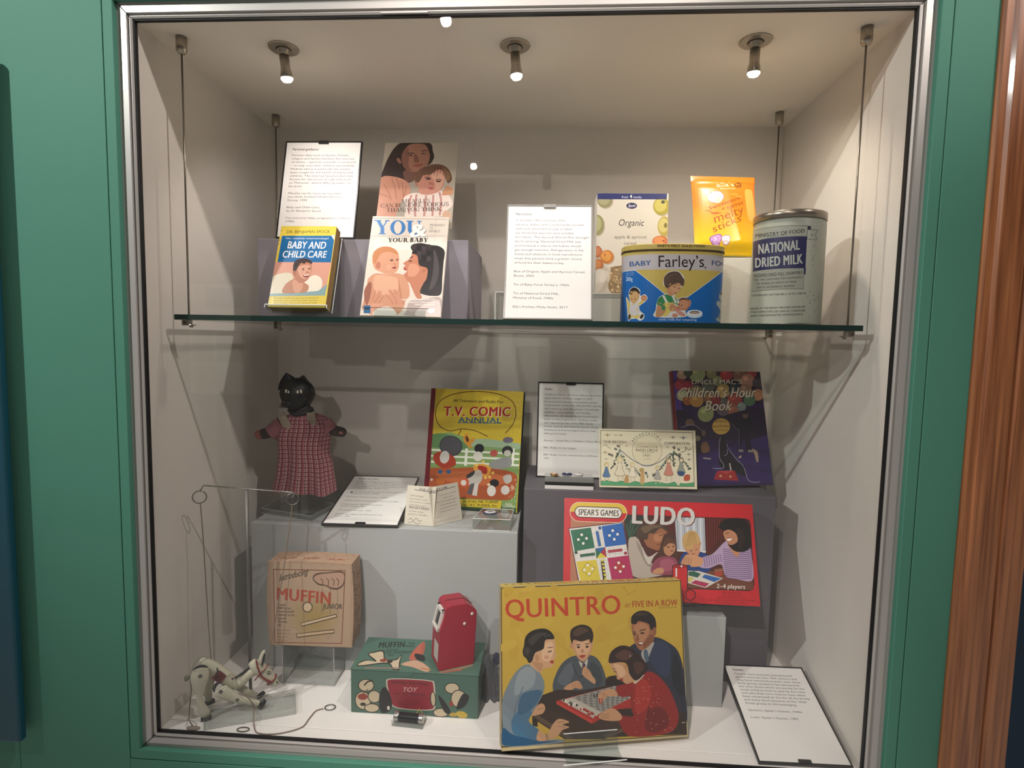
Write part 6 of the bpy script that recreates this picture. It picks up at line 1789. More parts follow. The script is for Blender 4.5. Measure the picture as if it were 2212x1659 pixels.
# ------------------------------------------------------------------ on the floor: green television set box
gb, gw_, gh, gd = (-.1751, .0904, .0002), .2592, .0935, .118
t = thing('toy_box', 'green card toy box with a red screen on its front, lying on the case floor', 'box', gb, (0, 0, R(.3)))
grn = mat('green_card', '#4a6d5e', .55, vary=.06, vscale=30)
obj('tray', bx(-gw_ / 2, gw_ / 2, 0, gd, 0, gh - .003, .0015), grn, t)
b = bx(-gw_ / 2 - .001, gw_ / 2 + .001, -.0012, gd + .001, gh - .0028, gh - .0005, .0009)
prism(b, [(-.036, gh - .0026), (-.016, gh - .0026), (-.021, gh - .0125), (-.031, gh - .0125)] and [(-.034, gh - .0026), (.0, gh - .0026), (-.006, gh - .011), (-.028, gh - .011)], -.0014, -.0004)
obj('lid', b, grn, t)
A = Art([(760, 1440), (1037, 1460), (1031, 1554), (757, 1538)], gw_, gh - .004, (720, 1240, 4.608))
A.P([(-gw_ / 2 + .001, .001), (gw_ / 2 - .001, .001), (gw_ / 2 - .001, gh - .004), (-gw_ / 2 + .001, gh - .004)], '#47695b', local=True)
red_ = [(560, 1060), (600, 1030), (800, 1035), (980, 1055), (1018, 1090), (1015, 1300), (980, 1345), (800, 1345), (640, 1320), (590, 1270), (575, 1180)]
A.P(spline([(x + (x - 790) * .06, y + (y - 1190) * .06) for x, y in red_], 4, True), '#c9bfae').P(spline(red_, 4, True), '#8f1f30')
A.T('MUFFIN THE MULE', 602, 1072, 968, 1098, 26, '#3f0d18', 'b').T('TOY', 705, 1160, 850, 1162, 44, '#d9b8b4', 'r', .3).T('TOY TELEVISION SET', 616, 1192, 935, 1204, 22, '#3f0d18', 'b')
for i in range(5):
    A.T(('WITH FOUR FILMS AND A BATTERY', 'TURN THE KNOB AND WATCH THE', 'PICTURES', 'MOVE', 'ALONG')[i], 620 + i * 12, 1222 + i * 24, 950 - i * 40, 1230 + i * 24, 11, '#5d1220', 'b')
# plain toys in place of the printed puppets
for x, y, rx, ry, c_ in ((340, 1090, 75, 60, '#c8b89a'), (300, 1250, 75, 90, '#c8b89a'), (420, 1210, 60, 60, '#c8b89a'), (390, 1330, 70, 40, '#c8b89a'), (1200, 1130, 65, 50, '#c8b89a'), (1260, 1240, 70, 85, '#c8b89a'), (1080, 1380, 70, 40, '#c8b89a'), (1010, 1240, 20, 70, '#c8b89a')):
    A.E(x, y, rx + 9, ry + 9, '#2c2a22').E(x, y, rx, ry, c_)
A.E(300, 1210, 52, 34, '#8f3a2c').E(300, 1290, 30, 18, '#2c2a22').L([(320, 1090), (360, 1050), (410, 1040)], 16, '#3a2d22', 4).L([(300, 1180), (360, 1130)], 8, '#3a2d22')
A.S('#191b1c', (470, 1210), (520, 1110), (570, 1160), (600, 1290), (560, 1370), (480, 1370)).S('#191b1c', (1065, 1200), (1110, 1250), (1160, 1330), (1180, 1400), (1120, 1380), (1080, 1290)).S('#191b1c', (1300, 1190), (1360, 1220), (1310, 1320), (1230, 1340))
A.E(1200, 1400, 40, 20, '#b99c3c').E(1280, 1400, 56, 34, '#c2a63e', 15).E(1185, 1290, 20, 28, '#8f3a2c').E(560, 1330, 14, 22, '#d9d2c2').L([(840, 1390), (870, 1340), (900, 1390)], 8, '#b99c3c').L([(640, 1370), (720, 1390), (980, 1420)], 10, '#c8b89a')
A.build('front_print', print_m, t, -.0002)
A = Art([(793, 1379), (1048, 1400), (1037, 1460), (760, 1440)], gw_ + .002, gd, (720, 1240, 4.608))
A.T('MUFFIN', 450, 742, 722, 746, 50, '#1d2b24', 'k', .1).T('THE', 752, 722, 820, 726, 18, '#1d2b24', 'b').T('MULE', 728, 746, 822, 750, 18, '#1d2b24', 'b')
A.T('AND HIS', 535, 772, 660, 776, 14, '#24382f', 'b').T('TOY TELEVISION', 522, 800, 806, 806, 24, '#1d2b24', 'b').T('SET', 560, 822, 622, 826, 18, '#1d2b24', 'b')
A.S('#2c2a22', (250, 890), (330, 850), (430, 870), (350, 800), (400, 780), (510, 770), (540, 850), (650, 850), (700, 810), (690, 880), (690, 950), (620, 945), (560, 890), (300, 905)).S('#c8b89a', (262, 888), (340, 858), (450, 866), (365, 802), (405, 790), (500, 782), (532, 858), (650, 862), (690, 826), (678, 880), (676, 938), (630, 935), (560, 880), (310, 896))
A.E(585, 872, 28, 16, '#2c2a22').E(520, 860, 40, 14, '#8f3a2c').L([(330, 920), (700, 935)], 12, '#8a7a70')
A.S('#b8604c', (800, 800), (880, 720), (920, 710), (920, 800), (860, 860), (780, 860)).S('#1d1d1c', (830, 810), (920, 830), (930, 880), (850, 860)).S('#c8a084', (700, 900), (850, 870), (980, 940), (960, 975), (820, 930)).L([(900, 940), (1000, 960)], 10, '#b07a4c')
A.L([(1080, 975), (1250, 955), (1400, 920)], 26, '#8f7a62', 3).L([(1100, 985), (1300, 965)], 10, '#a85a4c', 3)
A.build('lid_print', print_m, t, wrap=lambda x, z, n: (x, z - .0006, gh - .0004 + n))

# crumpled wrapper behind the green box
t = thing('paper_wrapper', 'crumpled grey wrapper with a navy top beside the green toy box', 'wrapper', (-.028, .150, .0003))
b = BM()
rng = random.Random(3)
g = [[None] * 9 for _ in range(9)]
for i in range(9):
    for k in range(9):
        x, z = -.022 + .046 * i / 8, .098 * k / 8
        g[i][k] = b.verts.new((x * (1 - .35 * k / 8) + rng.uniform(-.003, .003), .018 - .02 * (1 - k / 8) + rng.uniform(-.0035, .0035) + .005 * math.sin(i * 1.9 + k * .5), z * (1 - .22 * abs(i - 3) / 5)))
for i in range(8):
    for k in range(8):
        b.faces.new((g[i][k], g[i + 1][k], g[i + 1][k + 1], g[i][k + 1]))
bmesh.ops.solidify(b, geom=b.faces[:], thickness=.0012)
obj('paper', b, mat('grey_wrapper', '#6d7074', .5), t, smooth=True)
obj('navy_top', bx(-.016, .010, .0, .02, .082, .097, .004, 2, mx=Matrix.Rotation(R(14), 4, 'Y')), mat('navy_paper', '#20243f', .4), t)

# ------------------------------------------------------------------ red slide viewer on the green box
vz = gh + .0002
fl, fr, bl = at(947, 1451, 2, vz), at(1022.7, 1434, 2, vz), at(917, 1411, 2, vz)
d1 = (fr - fl)
ang = math.atan2(d1.y, d1.x)
LL, WW = d1.length * 1.02, .056
t = thing('slide_viewer', 'red plastic slide viewer with a white eyepiece standing on the green toy box', 'viewer', (fl.x, fl.y, vz), (0, 0, ang))
redp = mat('red_plastic', '#9c1730', .35, bump=.05, bscale=900)
# profile in the long direction: local x along the broad side, y to the far side, z up
prof = [(0, .002), (.002, 0), (LL - .002, 0), (LL, .002), (LL + .005, .108), (LL + .003, .115), (LL - .016, .130), (.024, .131), (.016, .127), (.011, .104), (.004, .084)]
b = prism(BM(), prof, 0, WW)
bmesh.ops.recalc_face_normals(b, faces=b.faces)
bmesh.ops.bevel(b, geom=b.edges[:], offset=.0022, segments=2, affect='EDGES', clamp_overlap=True)
obj('body', b, redp, t)
obj('seam', tube([(.0205, WW * .52, .1295), (.024, WW * .52, .1312), (LL - .016, WW * .52, .1302), (LL + .0028, WW * .52, .1155)], .0009, 6), mat('dark_red_seam', '#5d0d1c', .5), t)
# the narrow face (x = 0 side) carries the eyepiece and a paper label
whp = mat('white_plastic', '#d9d5cd', .3)
ez0, ez1, ey0, ey1 = .078, .120, .009, .046


def face_x(z):
    if z > .104:
        return .011 + (z - .104) / .023 * .005
    if z > .084:
        return .004 + (z - .084) / .020 * .007
    return .004 * (z - .002) / .082


b = BM()
for y0_, y1_, z0_, z1_ in ((ey0, ey1, ez0, ez0 + .006), (ey0, ey1, ez1 - .006, ez1), (ey0, ey0 + .006, ez0, ez1), (ey1 - .006, ey1, ez0, ez1)):
    q = [(y0_, z0_), (y1_, z0_), (y1_, z1_), (y0_, z1_)]
    f = [b.verts.new((face_x(z) - .005, y, z)) for y, z in q]
    k = [b.verts.new((face_x(z) + .004, y, z)) for y, z in q]
    b.faces.new(f); b.faces.new(k[::-1])
    for i in range(4):
        b.faces.new((f[i], f[(i + 1) % 4], k[(i + 1) % 4], k[i]))
ep = obj('eyepiece', b, whp, t)
b = BM()
q = [b.verts.new((face_x(z) - .0008, y, z)) for y, z in ((ey0 + .006, ez0 + .006), (ey1 - .006, ez0 + .006), (ey1 - .006, ez1 - .006), (ey0 + .006, ez1 - .006))]
b.faces.new(q)
obj('lens', b, mat('dark_lens', '#0a0a0c', .08, spec=.8), ep)
b = BM()
q = [b.verts.new((face_x(z) - .0003, y, z)) for y, z in ((.008, .014), (.038, .014), (.038, .052), (.008, .052))]
b.faces.new(q)
obj('paper_label', b, mat('viewer_label', '#b9b3ad', .6), t)
for x, z in ((LL - .006, .108), (LL - .022, .090)):
    obj('rivet', lathe(BM(), [(.0032, 0), (.0032, .0006), (.0015, .0016)], 14, mx=Matrix.Translation((x, -.0002, z)) @ Matrix.Rotation(R(90), 4, 'X')), whp, t)

# ------------------------------------------------------------------ film roll in a clear tray before the green box
p = at(881, 1570, 2, 0)
t = thing('film_roll', 'short black film roll with silver ends in a clear tray on the floor', 'film roll', (p.x, .068, .0003), (0, 0, R(-4)))
M = Matrix.Translation((0, 0, .0115)) @ Matrix.Rotation(R(90), 4, 'Y')
obj('roll', lathe(BM(), [(.0085, -.021), (.0085, .021)], 28, mx=M), mat('black_film', '#101218', .2), t, smooth=False)
for s in (-1, 1):
    obj('end_cap', lathe(BM(), [(.0092, s * .0205), (.0095, s * .0215), (.0095, s * .0285), (.009, s * .0295)], 28, mx=M), mat('silver_cap', '#bdbdb8', .25, metal=.9), t)
b = BM()
box(b, -.0315, .0315, -.013, .013, 0, .0022, .0006)
box(b, -.0315, .0315, -.0135, -.0115, .0, .010, .0006)
box(b, -.0315, .0315, .0115, .0135, .0, .010, .0006)
obj('tray', b, acr_grey, t)


# ------------------------------------------------------------------ the cat glove puppet on its stand
cr = at(646, 1090, 2, RL + .0125)
q = [at(u, v, 2, RL + .0122) for u, v in ((565, 1098), (672, 1115), (735, 1083), (640, 1063))]
t = thing('acrylic_stand', 'clear acrylic plate with a rod holding up the cat puppet', 'stand', (cr.x, cr.y, RL + .0002))
b = BM()
q2 = [Vector((p.x - cr.x, min(p.y, .49) - cr.y, 0)) for p in q]
lo = [b.verts.new((p.x, p.y, 0)) for p in q2]; hi = [b.verts.new((p.x, p.y, .0118)) for p in q2]
b.faces.new(lo[::-1]); b.faces.new(hi)
for i in range(4):
    b.faces.new((lo[i], lo[(i + 1) % 4], hi[(i + 1) % 4], hi[i]))
obj('base_plate', b, clear('smoky_acrylic', '#f0f2f1', 1.3, base=.03), t)
b = BM()
for z in (.0004, .0119):
    sweep(b, [(p.x, p.y, z) for p in q2], .0006, 5, closed=True)
obj('lit_edge', b, mat('lit_acrylic_edge_dim', '#b9b8b2'), t)
obj('rod', tube([(0, 0, .012), (0, 0, .16)], .0032, 12), mat('grey_rod', '#6d6b66', .4, metal=.6), t)


def cp(u, v):                                     # puppet plane through the rod, facing the room
    return Vector((at(u, v, 1, cr.y).x, cr.y, at(u, v, 1, cr.y).z)) - Vector((cr.x, cr.y, RL))


K = (at(700, 900, 1, cr.y).x - at(600, 900, 1, cr.y).x) / 100     # metres per photograph pixel at the puppet
t = thing('cat_puppet', 'black cat glove puppet in a red and black checked dress on a rod stand', 'puppet', (cr.x, cr.y, RL))
# checked cotton
chk = mat('checked_cotton', '#c98f93', .85, bump=.2, bscale=900)
nt = chk.node_tree
L = nt.links.new
tc = nt.nodes.new('ShaderNodeUVMap')
sep = nt.nodes.new('ShaderNodeSeparateXYZ')
L(tc.outputs[0], sep.inputs[0])


def node(op, a, b_=None, c_=None):
    n = nt.nodes.new('ShaderNodeMath'); n.operation = op
    for i, x in enumerate((a, b_, c_)):
        if x is None:
            continue
        if isinstance(x, (int, float)):
            n.inputs[i].default_value = x
        else:
            L(x, n.inputs[i])
    return n.outputs[0]


def bands(c, freq, lo, hi):
    f = node('FRACT', node('MULTIPLY', c, freq))
    return node('MULTIPLY', node('GREATER_THAN', f, lo), node('LESS_THAN', f, hi))


def mixc(fac, c1, c2):
    n = nt.nodes.new('ShaderNodeMix'); n.data_type = 'RGBA'
    L(fac, n.inputs[0])
    for i, x in ((6, c1), (7, c2)):
        if isinstance(x, str):
            n.inputs[i].default_value = (*lin(x), 1)
        else:
            L(x, n.inputs[i])
    return n.outputs[2]


X, Z = sep.outputs['X'], sep.outputs['Y']
c0 = mixc(bands(X, 30, .0, .5), '#c79a9b', '#a9595f')
c0 = mixc(node('MULTIPLY', bands(Z, 22, .0, .45), 0.7), c0, '#9a4750')
for fr, a, b_ in ((30, .10, .22), (30, .62, .72)):
    c0 = mixc(node('MULTIPLY', bands(X, fr, a, b_), 0.9), c0, '#231620')
for fr, a, b_ in ((22, .12, .24), (22, .66, .76)):
    c0 = mixc(node('MULTIPLY', bands(Z, fr, a, b_), 0.9), c0, '#231620')
L(c0, nt.nodes['Principled BSDF'].inputs['Base Color'])


def uvmesh(name, rows, m, parent, closed=True, smooth=True):
    """Rows of rings (lists of points) with a UV that runs round and down the cloth."""
    me = bpy.data.meshes.new(name)
    n = len(rows[0])
    V = [tuple(p) for r in rows for p in r]
    F, U = [], []
    for i in range(len(rows) - 1):
        for k in range(n if closed else n - 1):
            k2 = (k + 1) % n
            F.append((i * n + k, i * n + k2, (i + 1) * n + k2, (i + 1) * n + k))
            U += [(k / n, i / (len(rows) - 1)), ((k + 1) / n, i / (len(rows) - 1)), ((k + 1) / n, (i + 1) / (len(rows) - 1)), (k / n, (i + 1) / (len(rows) - 1))]
    me.from_pydata(V, [], F)
    uv = me.uv_layers.new(name='UVMap')
    uv.data.foreach_set('uv', [x for p in U for x in p])
    me.update()
    return link(name, me, m, parent, smooth=smooth)


# dress: outline rows (left px, right px, y px) from neck to hem
rows = []
RW = [(630, 684, 893), (612, 706, 902), (604, 716, 925), (600, 712, 950), (602, 710, 975), (600, 716, 1000), (597, 719, 1025), (593, 722, 1045), (591, 724, 1059)]
sp = spline(RW, 3)
for r, (l, rr, y) in enumerate(sp):
    f = r / (len(sp) - 1)
    a, c = cp(l, y), cp(rr, y)
    cx, hw = (a.x + c.x) / 2, (c.x - a.x) / 2
    depth = hw * (.42 + .12 * f)
    ring = []
    for k in range(96):
        th = 2 * math.pi * k / 96
        fold = 1 + (.17 * math.sin(th * 8 + 1.3 + .6 * math.sin(f * 3)) + .09 * math.sin(th * 5 + r * .15) + .05 * math.sin(th * 13)) * f ** .8
        zz = a.z + (c.z - a.z) * (math.cos(th) * .5 + .5)
        hem = (.0045 * math.sin(th * 3 + .6) - .003 * math.cos(th)) * f * f
        ring.append((cx + hw * math.cos(th) * (1 + (fold - 1) * .35), depth * math.sin(th) * fold, zz + hem))
    rows.append(ring)
dress = uvmesh('dress', rows, chk, t)
fur = mat('black_painted_head', '#151312', .45, spec=.4)
brn = mat('dark_plush', '#3a302c', .9, bump=.8, bscale=600)
pink = mat('pink_felt', '#a05e58', .8)
# sleeves and arms
for (sx_, pts, rad, paw) in ((-1, [(612, 915), (600, 925), (586, 936)], [15, 16, 15], [(596, 930), (582, 934), (566, 938), (556, 940)]), (1, [(700, 912), (708, 922), (714, 932)], [14, 15, 15], [(710, 926), (722, 930), (734, 933), (742, 934)])):
    P_ = [cp(*p) for p in pts]
    n = 28
    ring = []
    dirv = (P_[-1] - P_[0]).normalized()
    up_v = Vector((-dirv.z, 0, dirv.x))
    for i, p in enumerate(P_):
        rr = rad[i] * K * 1.15
        ring.append([p + up_v * (math.cos(2 * math.pi * k / n) * rr) + Vector((0, 1, 0)) * (math.sin(2 * math.pi * k / n) * rr * .7) for k in range(n)])
    uvmesh('sleeve', ring, mat('checked_cotton', '#c98f93'), t)
    A_ = [cp(*p) for p in paw]
    arm = obj('arm', tube(A_[:3], [11 * K, 11.5 * K, 11 * K], 14, flat=.7), brn, t, smooth=True)
    obj('paw', ball(BM(), A_[2] + (A_[3] - A_[2]) * .55, 11 * K, .95, .6, .95), pink if sx_ < 0 else brn, arm, smooth=True)
    if sx_ > 0:
        obj('pad', ball(BM(), A_[3] + Vector((-.004, -.004, 0)), 6 * K, 1, .6, .8), pink, arm, smooth=True)
# collar tabs, scarf and button
felt = mat('tan_felt', '#8f8372', .9)
for pts in ([(616, 890), (622, 905), (632, 920), (636, 926)], [(679, 888), (681, 900), (683, 916)]):
    P_ = [cp(*p) + Vector((0, -.022, 0)) for p in pts]
    obj('collar_tab', tube(spline([tuple(p) for p in P_], 3), [9 * K] * (3 * (len(P_) - 1) + 1), 10, flat=.18, up=(1, 0, 0)), felt, t)
obj('scarf', tube(spline([tuple(cp(*p) + Vector((0, d, 0))) for p, d in (((626, 886), 0), (642, 892) and ((642, 892), -.016), ((662, 890), -.018), ((680, 882), -.008))], 4), 5 * K, 10), mat('dark_scarf', '#26222a', .7), t, smooth=True)
obj('neck', tube([cp(655, 905), cp(652, 870)], 17 * K, 14), brn, t, smooth=True)
obj('button', lathe(BM(), [(5 * K, 0), (5 * K, .001), (3.5 * K, .002)], 18, mx=Matrix.Translation(cp(659, 920) + Vector((0, -.0245, 0))) @ Matrix.Rotation(R(90), 4, 'X')), mat('pearl_button', '#b9b4ac', .3), t)
# head
b = BM()
hc = cp(643, 852)
M = Matrix.Rotation(R(14), 4, 'Y') @ Matrix.Rotation(R(-14), 4, 'Z')
ball(b, hc, 36 * K, 1.0, .92, .98, 32, 22)
for v in b.verts:
    d = v.co - hc
    if d.z < 0:
        v.co.x = hc.x + d.x * (1 + d.z / (36 * K) * .22)
        v.co.y -= (-d.z) * .12 * (1 if d.y < 0 else 0)
ball(b, hc + Vector((-10, -27, -17)) * K, 11 * K, 1.2, .7, .75, 20, 12)
head = obj('head', b, fur, t, smooth=True)
for tip, bl_, br_, lean in (((619, 805), (605, 842), (646, 829), -2), ((657, 810), (651, 829), (681, 851), 3)):
    # a pointed ear: a hollow leaf standing on the skull
    b = BM()
    T_, B0, B1 = cp(*tip) + Vector((0, -.004, 0)), cp(*bl_) + Vector((0, -.010, 0)), cp(*br_) + Vector((0, -.010, 0))
    n = 8
    side0 = [B0.lerp(T_, i / n) + (B0 - B1).normalized() * math.sin(math.pi * i / n) * 5 * K for i in range(n + 1)]
    side1 = [B1.lerp(T_, i / n) + (B1 - B0).normalized() * math.sin(math.pi * i / n) * 5 * K for i in range(n + 1)]
    f_, k_ = [], []
    for i in range(n + 1):
        mid = (side0[i] + side1[i]) / 2
        f_.append([b.verts.new(p) for p in (side0[i], mid + Vector((0, .006 * (1 - i / n), 0)), side1[i])])
        k_.append([b.verts.new(p + Vector((0, .003 + .012 * (1 - i / n), 0))) for p in (side0[i].lerp(mid, .1), mid, side1[i].lerp(mid, .1))])
    for i in range(n):
        for k in range(2):
            b.faces.new((f_[i][k], f_[i][k + 1], f_[i + 1][k + 1], f_[i + 1][k]))
            b.faces.new((k_[i][k + 1], k_[i][k], k_[i + 1][k], k_[i + 1][k + 1]))
        b.faces.new((f_[i][0], f_[i + 1][0], k_[i + 1][0], k_[i][0]))
        b.faces.new((f_[i][2], k_[i][2], k_[i + 1][2], f_[i + 1][2]))
    obj('ear', b, fur, head, smooth=True)
eyew, gl_ = mat('painted_eye', '#cfc9b8', .3), mat('eye_black', '#050505', .2)


def on_head(u, v, out=.0):
    # the point of the head's front shell seen at a pixel
    o = CAM - Vector((cr.x, cr.y, RL)) - hc
    d = ray(u, v)
    S3 = Vector((36 * K, 36 * K * .92, 36 * K * .98))
    o2, d2 = Vector([o[i] / S3[i] for i in range(3)]), Vector([d[i] / S3[i] for i in range(3)])
    a, bb, cc = d2.dot(d2), o2.dot(d2), o2.dot(o2) - (1 + out) ** 2
    q_ = bb * bb - a * cc
    s = (-bb - math.sqrt(max(q_, 0))) / a
    return hc + o + d * s


for u, v, w_ in ((618, 845, 4.2), (623, 847, 3.2), (643, 847, 4.0), (650, 846, 4.4)):
    obj('eye', ball(BM(), on_head(u, v), w_ * K, .62, .35, .95, 14, 8), eyew, head, smooth=True)
for u, v in ((620.5, 846), (646.5, 847)):
    obj('pupil', ball(BM(), on_head(u, v, .02), 1.8 * K, .6, .4, 1.3, 12, 8), gl_, head, smooth=True)
obj('nose', ball(BM(), hc + Vector((-11, -41, -13)) * K, 3.2 * K, 1.3, .6, .8, 12, 8), mat('worn_nose', '#3b2b28', .4), head, smooth=True)
obj('mouth', ball(BM(), hc + Vector((-23, -24, -23)) * K, 6 * K, 1.0, .6, .6, 12, 8), mat('worn_muzzle', '#6b5148', .7), head, smooth=True)
wsk = mat('whisker', '#77736b', .5)
for p, q_ in (((655, 852), (677, 843)), ((656, 862), (678, 856)), ((642, 838), (668, 828))):
    obj('whisker', tube([on_head(*p, .01), on_head(*q_, .02)], .5 * K, 5), wsk, head)

# ------------------------------------------------------------------ the donkey string puppet and its stand
rod = at(541.5, 1496, 2, .0125)
DA = R(24)
ux, nrm = Vector((math.cos(DA), math.sin(DA), 0)), Vector((math.sin(DA), -math.cos(DA), 0))
nl, nr_, fr_ = at(456, 1582, 2, 0), at(639, 1543, 2, 0), at(638, 1489, 2, .012)
t = thing('puppet_stand', 'clear acrylic plate with a tall grey rod and wire arm for the donkey puppet', 'stand', (rod.x, rod.y, .0002))
e1 = (nr_ - nl); e1.z = 0
e2 = Vector((fr_.x - nr_.x, fr_.y - nr_.y, 0))
c0_ = Vector((nl.x, max(nl.y, .013), 0)) - e1 * .12
c0_.y = max(c0_.y, .0135)
q = [c0_, Vector((nr_.x, nr_.y, 0)), Vector((nr_.x, nr_.y, 0)) + e2, Vector((nl.x, nl.y, 0)) - e1 * .12 + e2]
q2 = [p - Vector((rod.x, rod.y, 0)) for p in q]
b = BM()
lo = [b.verts.new((p.x, p.y, 0)) for p in q2]; hi = [b.verts.new((p.x, p.y, .0122)) for p in q2]
b.faces.new(lo[::-1]); b.faces.new(hi)
sides = [b.faces.new((lo[i], lo[(i + 1) % 4], hi[(i + 1) % 4], hi[i])) for i in range(4)]
obj('base_plate', b, clear('acrylic_plate', '#f4f6f5', 1.3, base=.04), t)
b = BM()
for z in (.0006, .0120):
    sweep(b, [(p.x, p.y, z) for p in q2], .0006, 5, closed=True)
obj('lit_edge', b, mat('lit_acrylic_edge_dim', '#b9b8b2'), t)


DOFF = .027


def dp(u, v, off=0.0):                            # a pixel on the donkey's own upright plane, moved off toward the room
    return on_plane(u, v, Vector((rod.x, rod.y, 0)) + nrm * (DOFF + off), nrm)


def dl(u, v, off=0.0):
    return dp(u, v, off) - Vector((rod.x, rod.y, 0))


rp = on_plane(540, 1058, Vector((rod.x, rod.y, 0)), nrm)
obj('rod', tube([(0, 0, .0122), (0, 0, rp.z)], .0032, 14), mat('grey_rod', '#6d6b66'), t, smooth=True)
wire = mat('steel_wire', '#a5a29a', .25, metal=.9)
rodv = Vector((rod.x, rod.y, 0))
L0, L1 = on_plane(440, 1049, rodv, nrm) - rodv, on_plane(633, 1064, rodv, nrm) - rodv
h0, h1 = on_plane(433, 1060, rodv, nrm) - rodv, on_plane(632, 1077, rodv, nrm) - rodv
obj('arm', tube([h0, L0 + Vector((-.002, 0, -.002)), L0, L1, L1 + Vector((.0015, 0, -.002)), h1], .0014, 8), wire, t, smooth=True)

K2 = (dp(600, 1500) - dp(500, 1500)).length / 100
wht = mat('cream_paint', '#cfccb4', .4, vary=.06, vscale=60)
blk = mat('gloss_black_paint', '#0f1116', .25)
redl = mat('red_leather', '#7d1f1e', .45)
t = thing('donkey_puppet', 'white wooden donkey string puppet with black hooves and a red bridle and saddle', 'puppet', (rod.x, rod.y, .0002))
DM = Matrix((( ux.x, -nrm.x, 0, 0), (ux.y, -nrm.y, 0, 0), (0, 0, 1, 0), (0, 0, 0, 1)))


def crop4(x, y):                                  # coordinates in an enlargement of the puppet
    return (380 + x / 7.9, 1380 + y / 7.9)


def dq(x, y, off=0.0):
    return dl(*crop4(x, y), off)


def limb(pts, n=18, flat=.7):
    """pts: (x, y, radius px in the enlargement, off)"""
    S_ = spline(pts, 4)
    return tube([dq(x, y, o) for x, y, r_, o in S_], [max(r_, 6) / 7.9 * K2 * flat for x, y, r_, o in S_], n, flat=1 / flat, up=tuple(nrm))


b = limb([(400, 400, 40, 0), (470, 400, 92, 0), (600, 470, 105, 0), (760, 590, 118, 0), (900, 700, 125, 0), (1020, 760, 112, 0), (1120, 720, 96, 0), (1200, 640, 84, 0), (1290, 570, 88, 0), (1330, 530, 70, 0)], 22, .8)
body = obj('body', b, wht, t, smooth=True)
b = limb([(1290, 390, 60, 0), (1340, 440, 100, 0), (1430, 510, 118, 0), (1530, 600, 112, 0), (1620, 690, 88, 0), (1690, 750, 72, 0), (1730, 780, 42, 0)], 22, .82)
head = obj('head', b, wht, t, smooth=True)
for o in (-.006, .008):
    b = limb([(1440, 430, 30, o), (1455, 350, 46, o), (1490, 240, 34, o), (1515, 190, 8, o)], 14, .45)
    ear = obj('ear', b, wht, head, smooth=True)
    if o > 0:
        b = limb([(1470, 480, 8, o + .0035), (1490, 380, 24, o + .0045), (1510, 270, 14, o + .0035), (1515, 250, 6, o + .003)], 10, .3)
        obj('ear_lining', b, blk, ear, smooth=True)
# painted marks: mane, rump patch, eye, nostril
obj('mane', limb([(950, 690, 12, .009), (1060, 640, 24, .006), (1160, 570, 26, .004), (1255, 490, 20, .003)], 12, .6), blk, body, smooth=True)
hr = 112 / 7.9 * K2 * .82


def disc(u, v, off, r_, m_, nm, par, w=None):
    c_ = dq(u, v, off)
    return obj(nm, lathe(BM(), [(r_ / 7.9 * K2, 0), (r_ / 7.9 * K2 * .9, .0009)], 20, mx=Matrix.Translation(c_) @ Matrix.Rotation(DA, 4, 'Z') @ Matrix.Rotation(R(90), 4, 'X')), m_, par)


ey = disc(1585, 585, hr * .86, 40, blk, 'eye', head)
obj('eye_white', lathe(BM(), [(29 / 7.9 * K2, .0008), (28 / 7.9 * K2, .0014)], 20, mx=Matrix.Translation(dq(1585, 585, hr * .86)) @ Matrix.Rotation(DA, 4, 'Z') @ Matrix.Rotation(R(90), 4, 'X')), wht, head)
obj('pupil', lathe(BM(), [(17 / 7.9 * K2, .0014), (15 / 7.9 * K2, .002)], 20, mx=Matrix.Translation(dq(1585, 585, hr * .86)) @ Matrix.Rotation(DA, 4, 'Z') @ Matrix.Rotation(R(90), 4, 'X')), blk, head)
disc(1728, 745, hr * .5, 18, blk, 'nostril', head)
# bridle straps wrap the head
for pts in ([(1368, 360, .0085), (1390, 470, .0125), (1425, 600, .0135), (1350, 705, .0105)], [(1585, 420, .007), (1510, 530, .0135), (1435, 600, .0142), (1520, 690, .0138), (1625, 740, .0112)], [(1705, 600, .0035), (1700, 660, .0085), (1640, 740, .0115), (1560, 790, .007)]):
    S_ = spline(pts, 5)
    obj('bridle', tube([dq(x, y, o) for x, y, o in S_], 22 / 7.9 * K2, 8, flat=.5, up=(0, 1, 0)), redl, head, smooth=True)
# saddle wraps the back
S_ = []
bm_ = BM()
arc = []
for k in range(15):
    a = R(-100 + 200 * k / 14)
    arc.append(a)
pa, pb_ = (655, 560), (760, 640)
rows_ = []
for f in (0, .33, .66, 1):
    cx_, cy_ = 650 + (800 - 650) * f, 560 + (660 - 560) * f
    rr = 150 / 7.9 * K2 * (1 - .06 * abs(f - .5))
    cen = dq(cx_ - 10, cy_ + 20)
    axis = (dq(800, 660) - dq(650, 560)).normalized()
    up_v = (Vector((0, 0, 1)) - axis * axis.z).normalized()
    rows_.append([bm_.verts.new(cen + up_v * (math.cos(a) * rr) + nrm * (math.sin(a) * rr * .95)) for a in arc])
for i in range(3):
    for k in range(14):
        bm_.faces.new((rows_[i][k], rows_[i + 1][k], rows_[i + 1][k + 1], rows_[i][k + 1]))
bmesh.ops.solidify(bm_, geom=bm_.faces[:], thickness=.0015)
obj('saddle', bm_, redl, t, smooth=True)
obj('girth', limb([(690, 480, 14, .004), (710, 560, 14, .0155), (680, 660, 12, .0165), (640, 740, 10, .012)], 8, .4), blk, t, smooth=True)
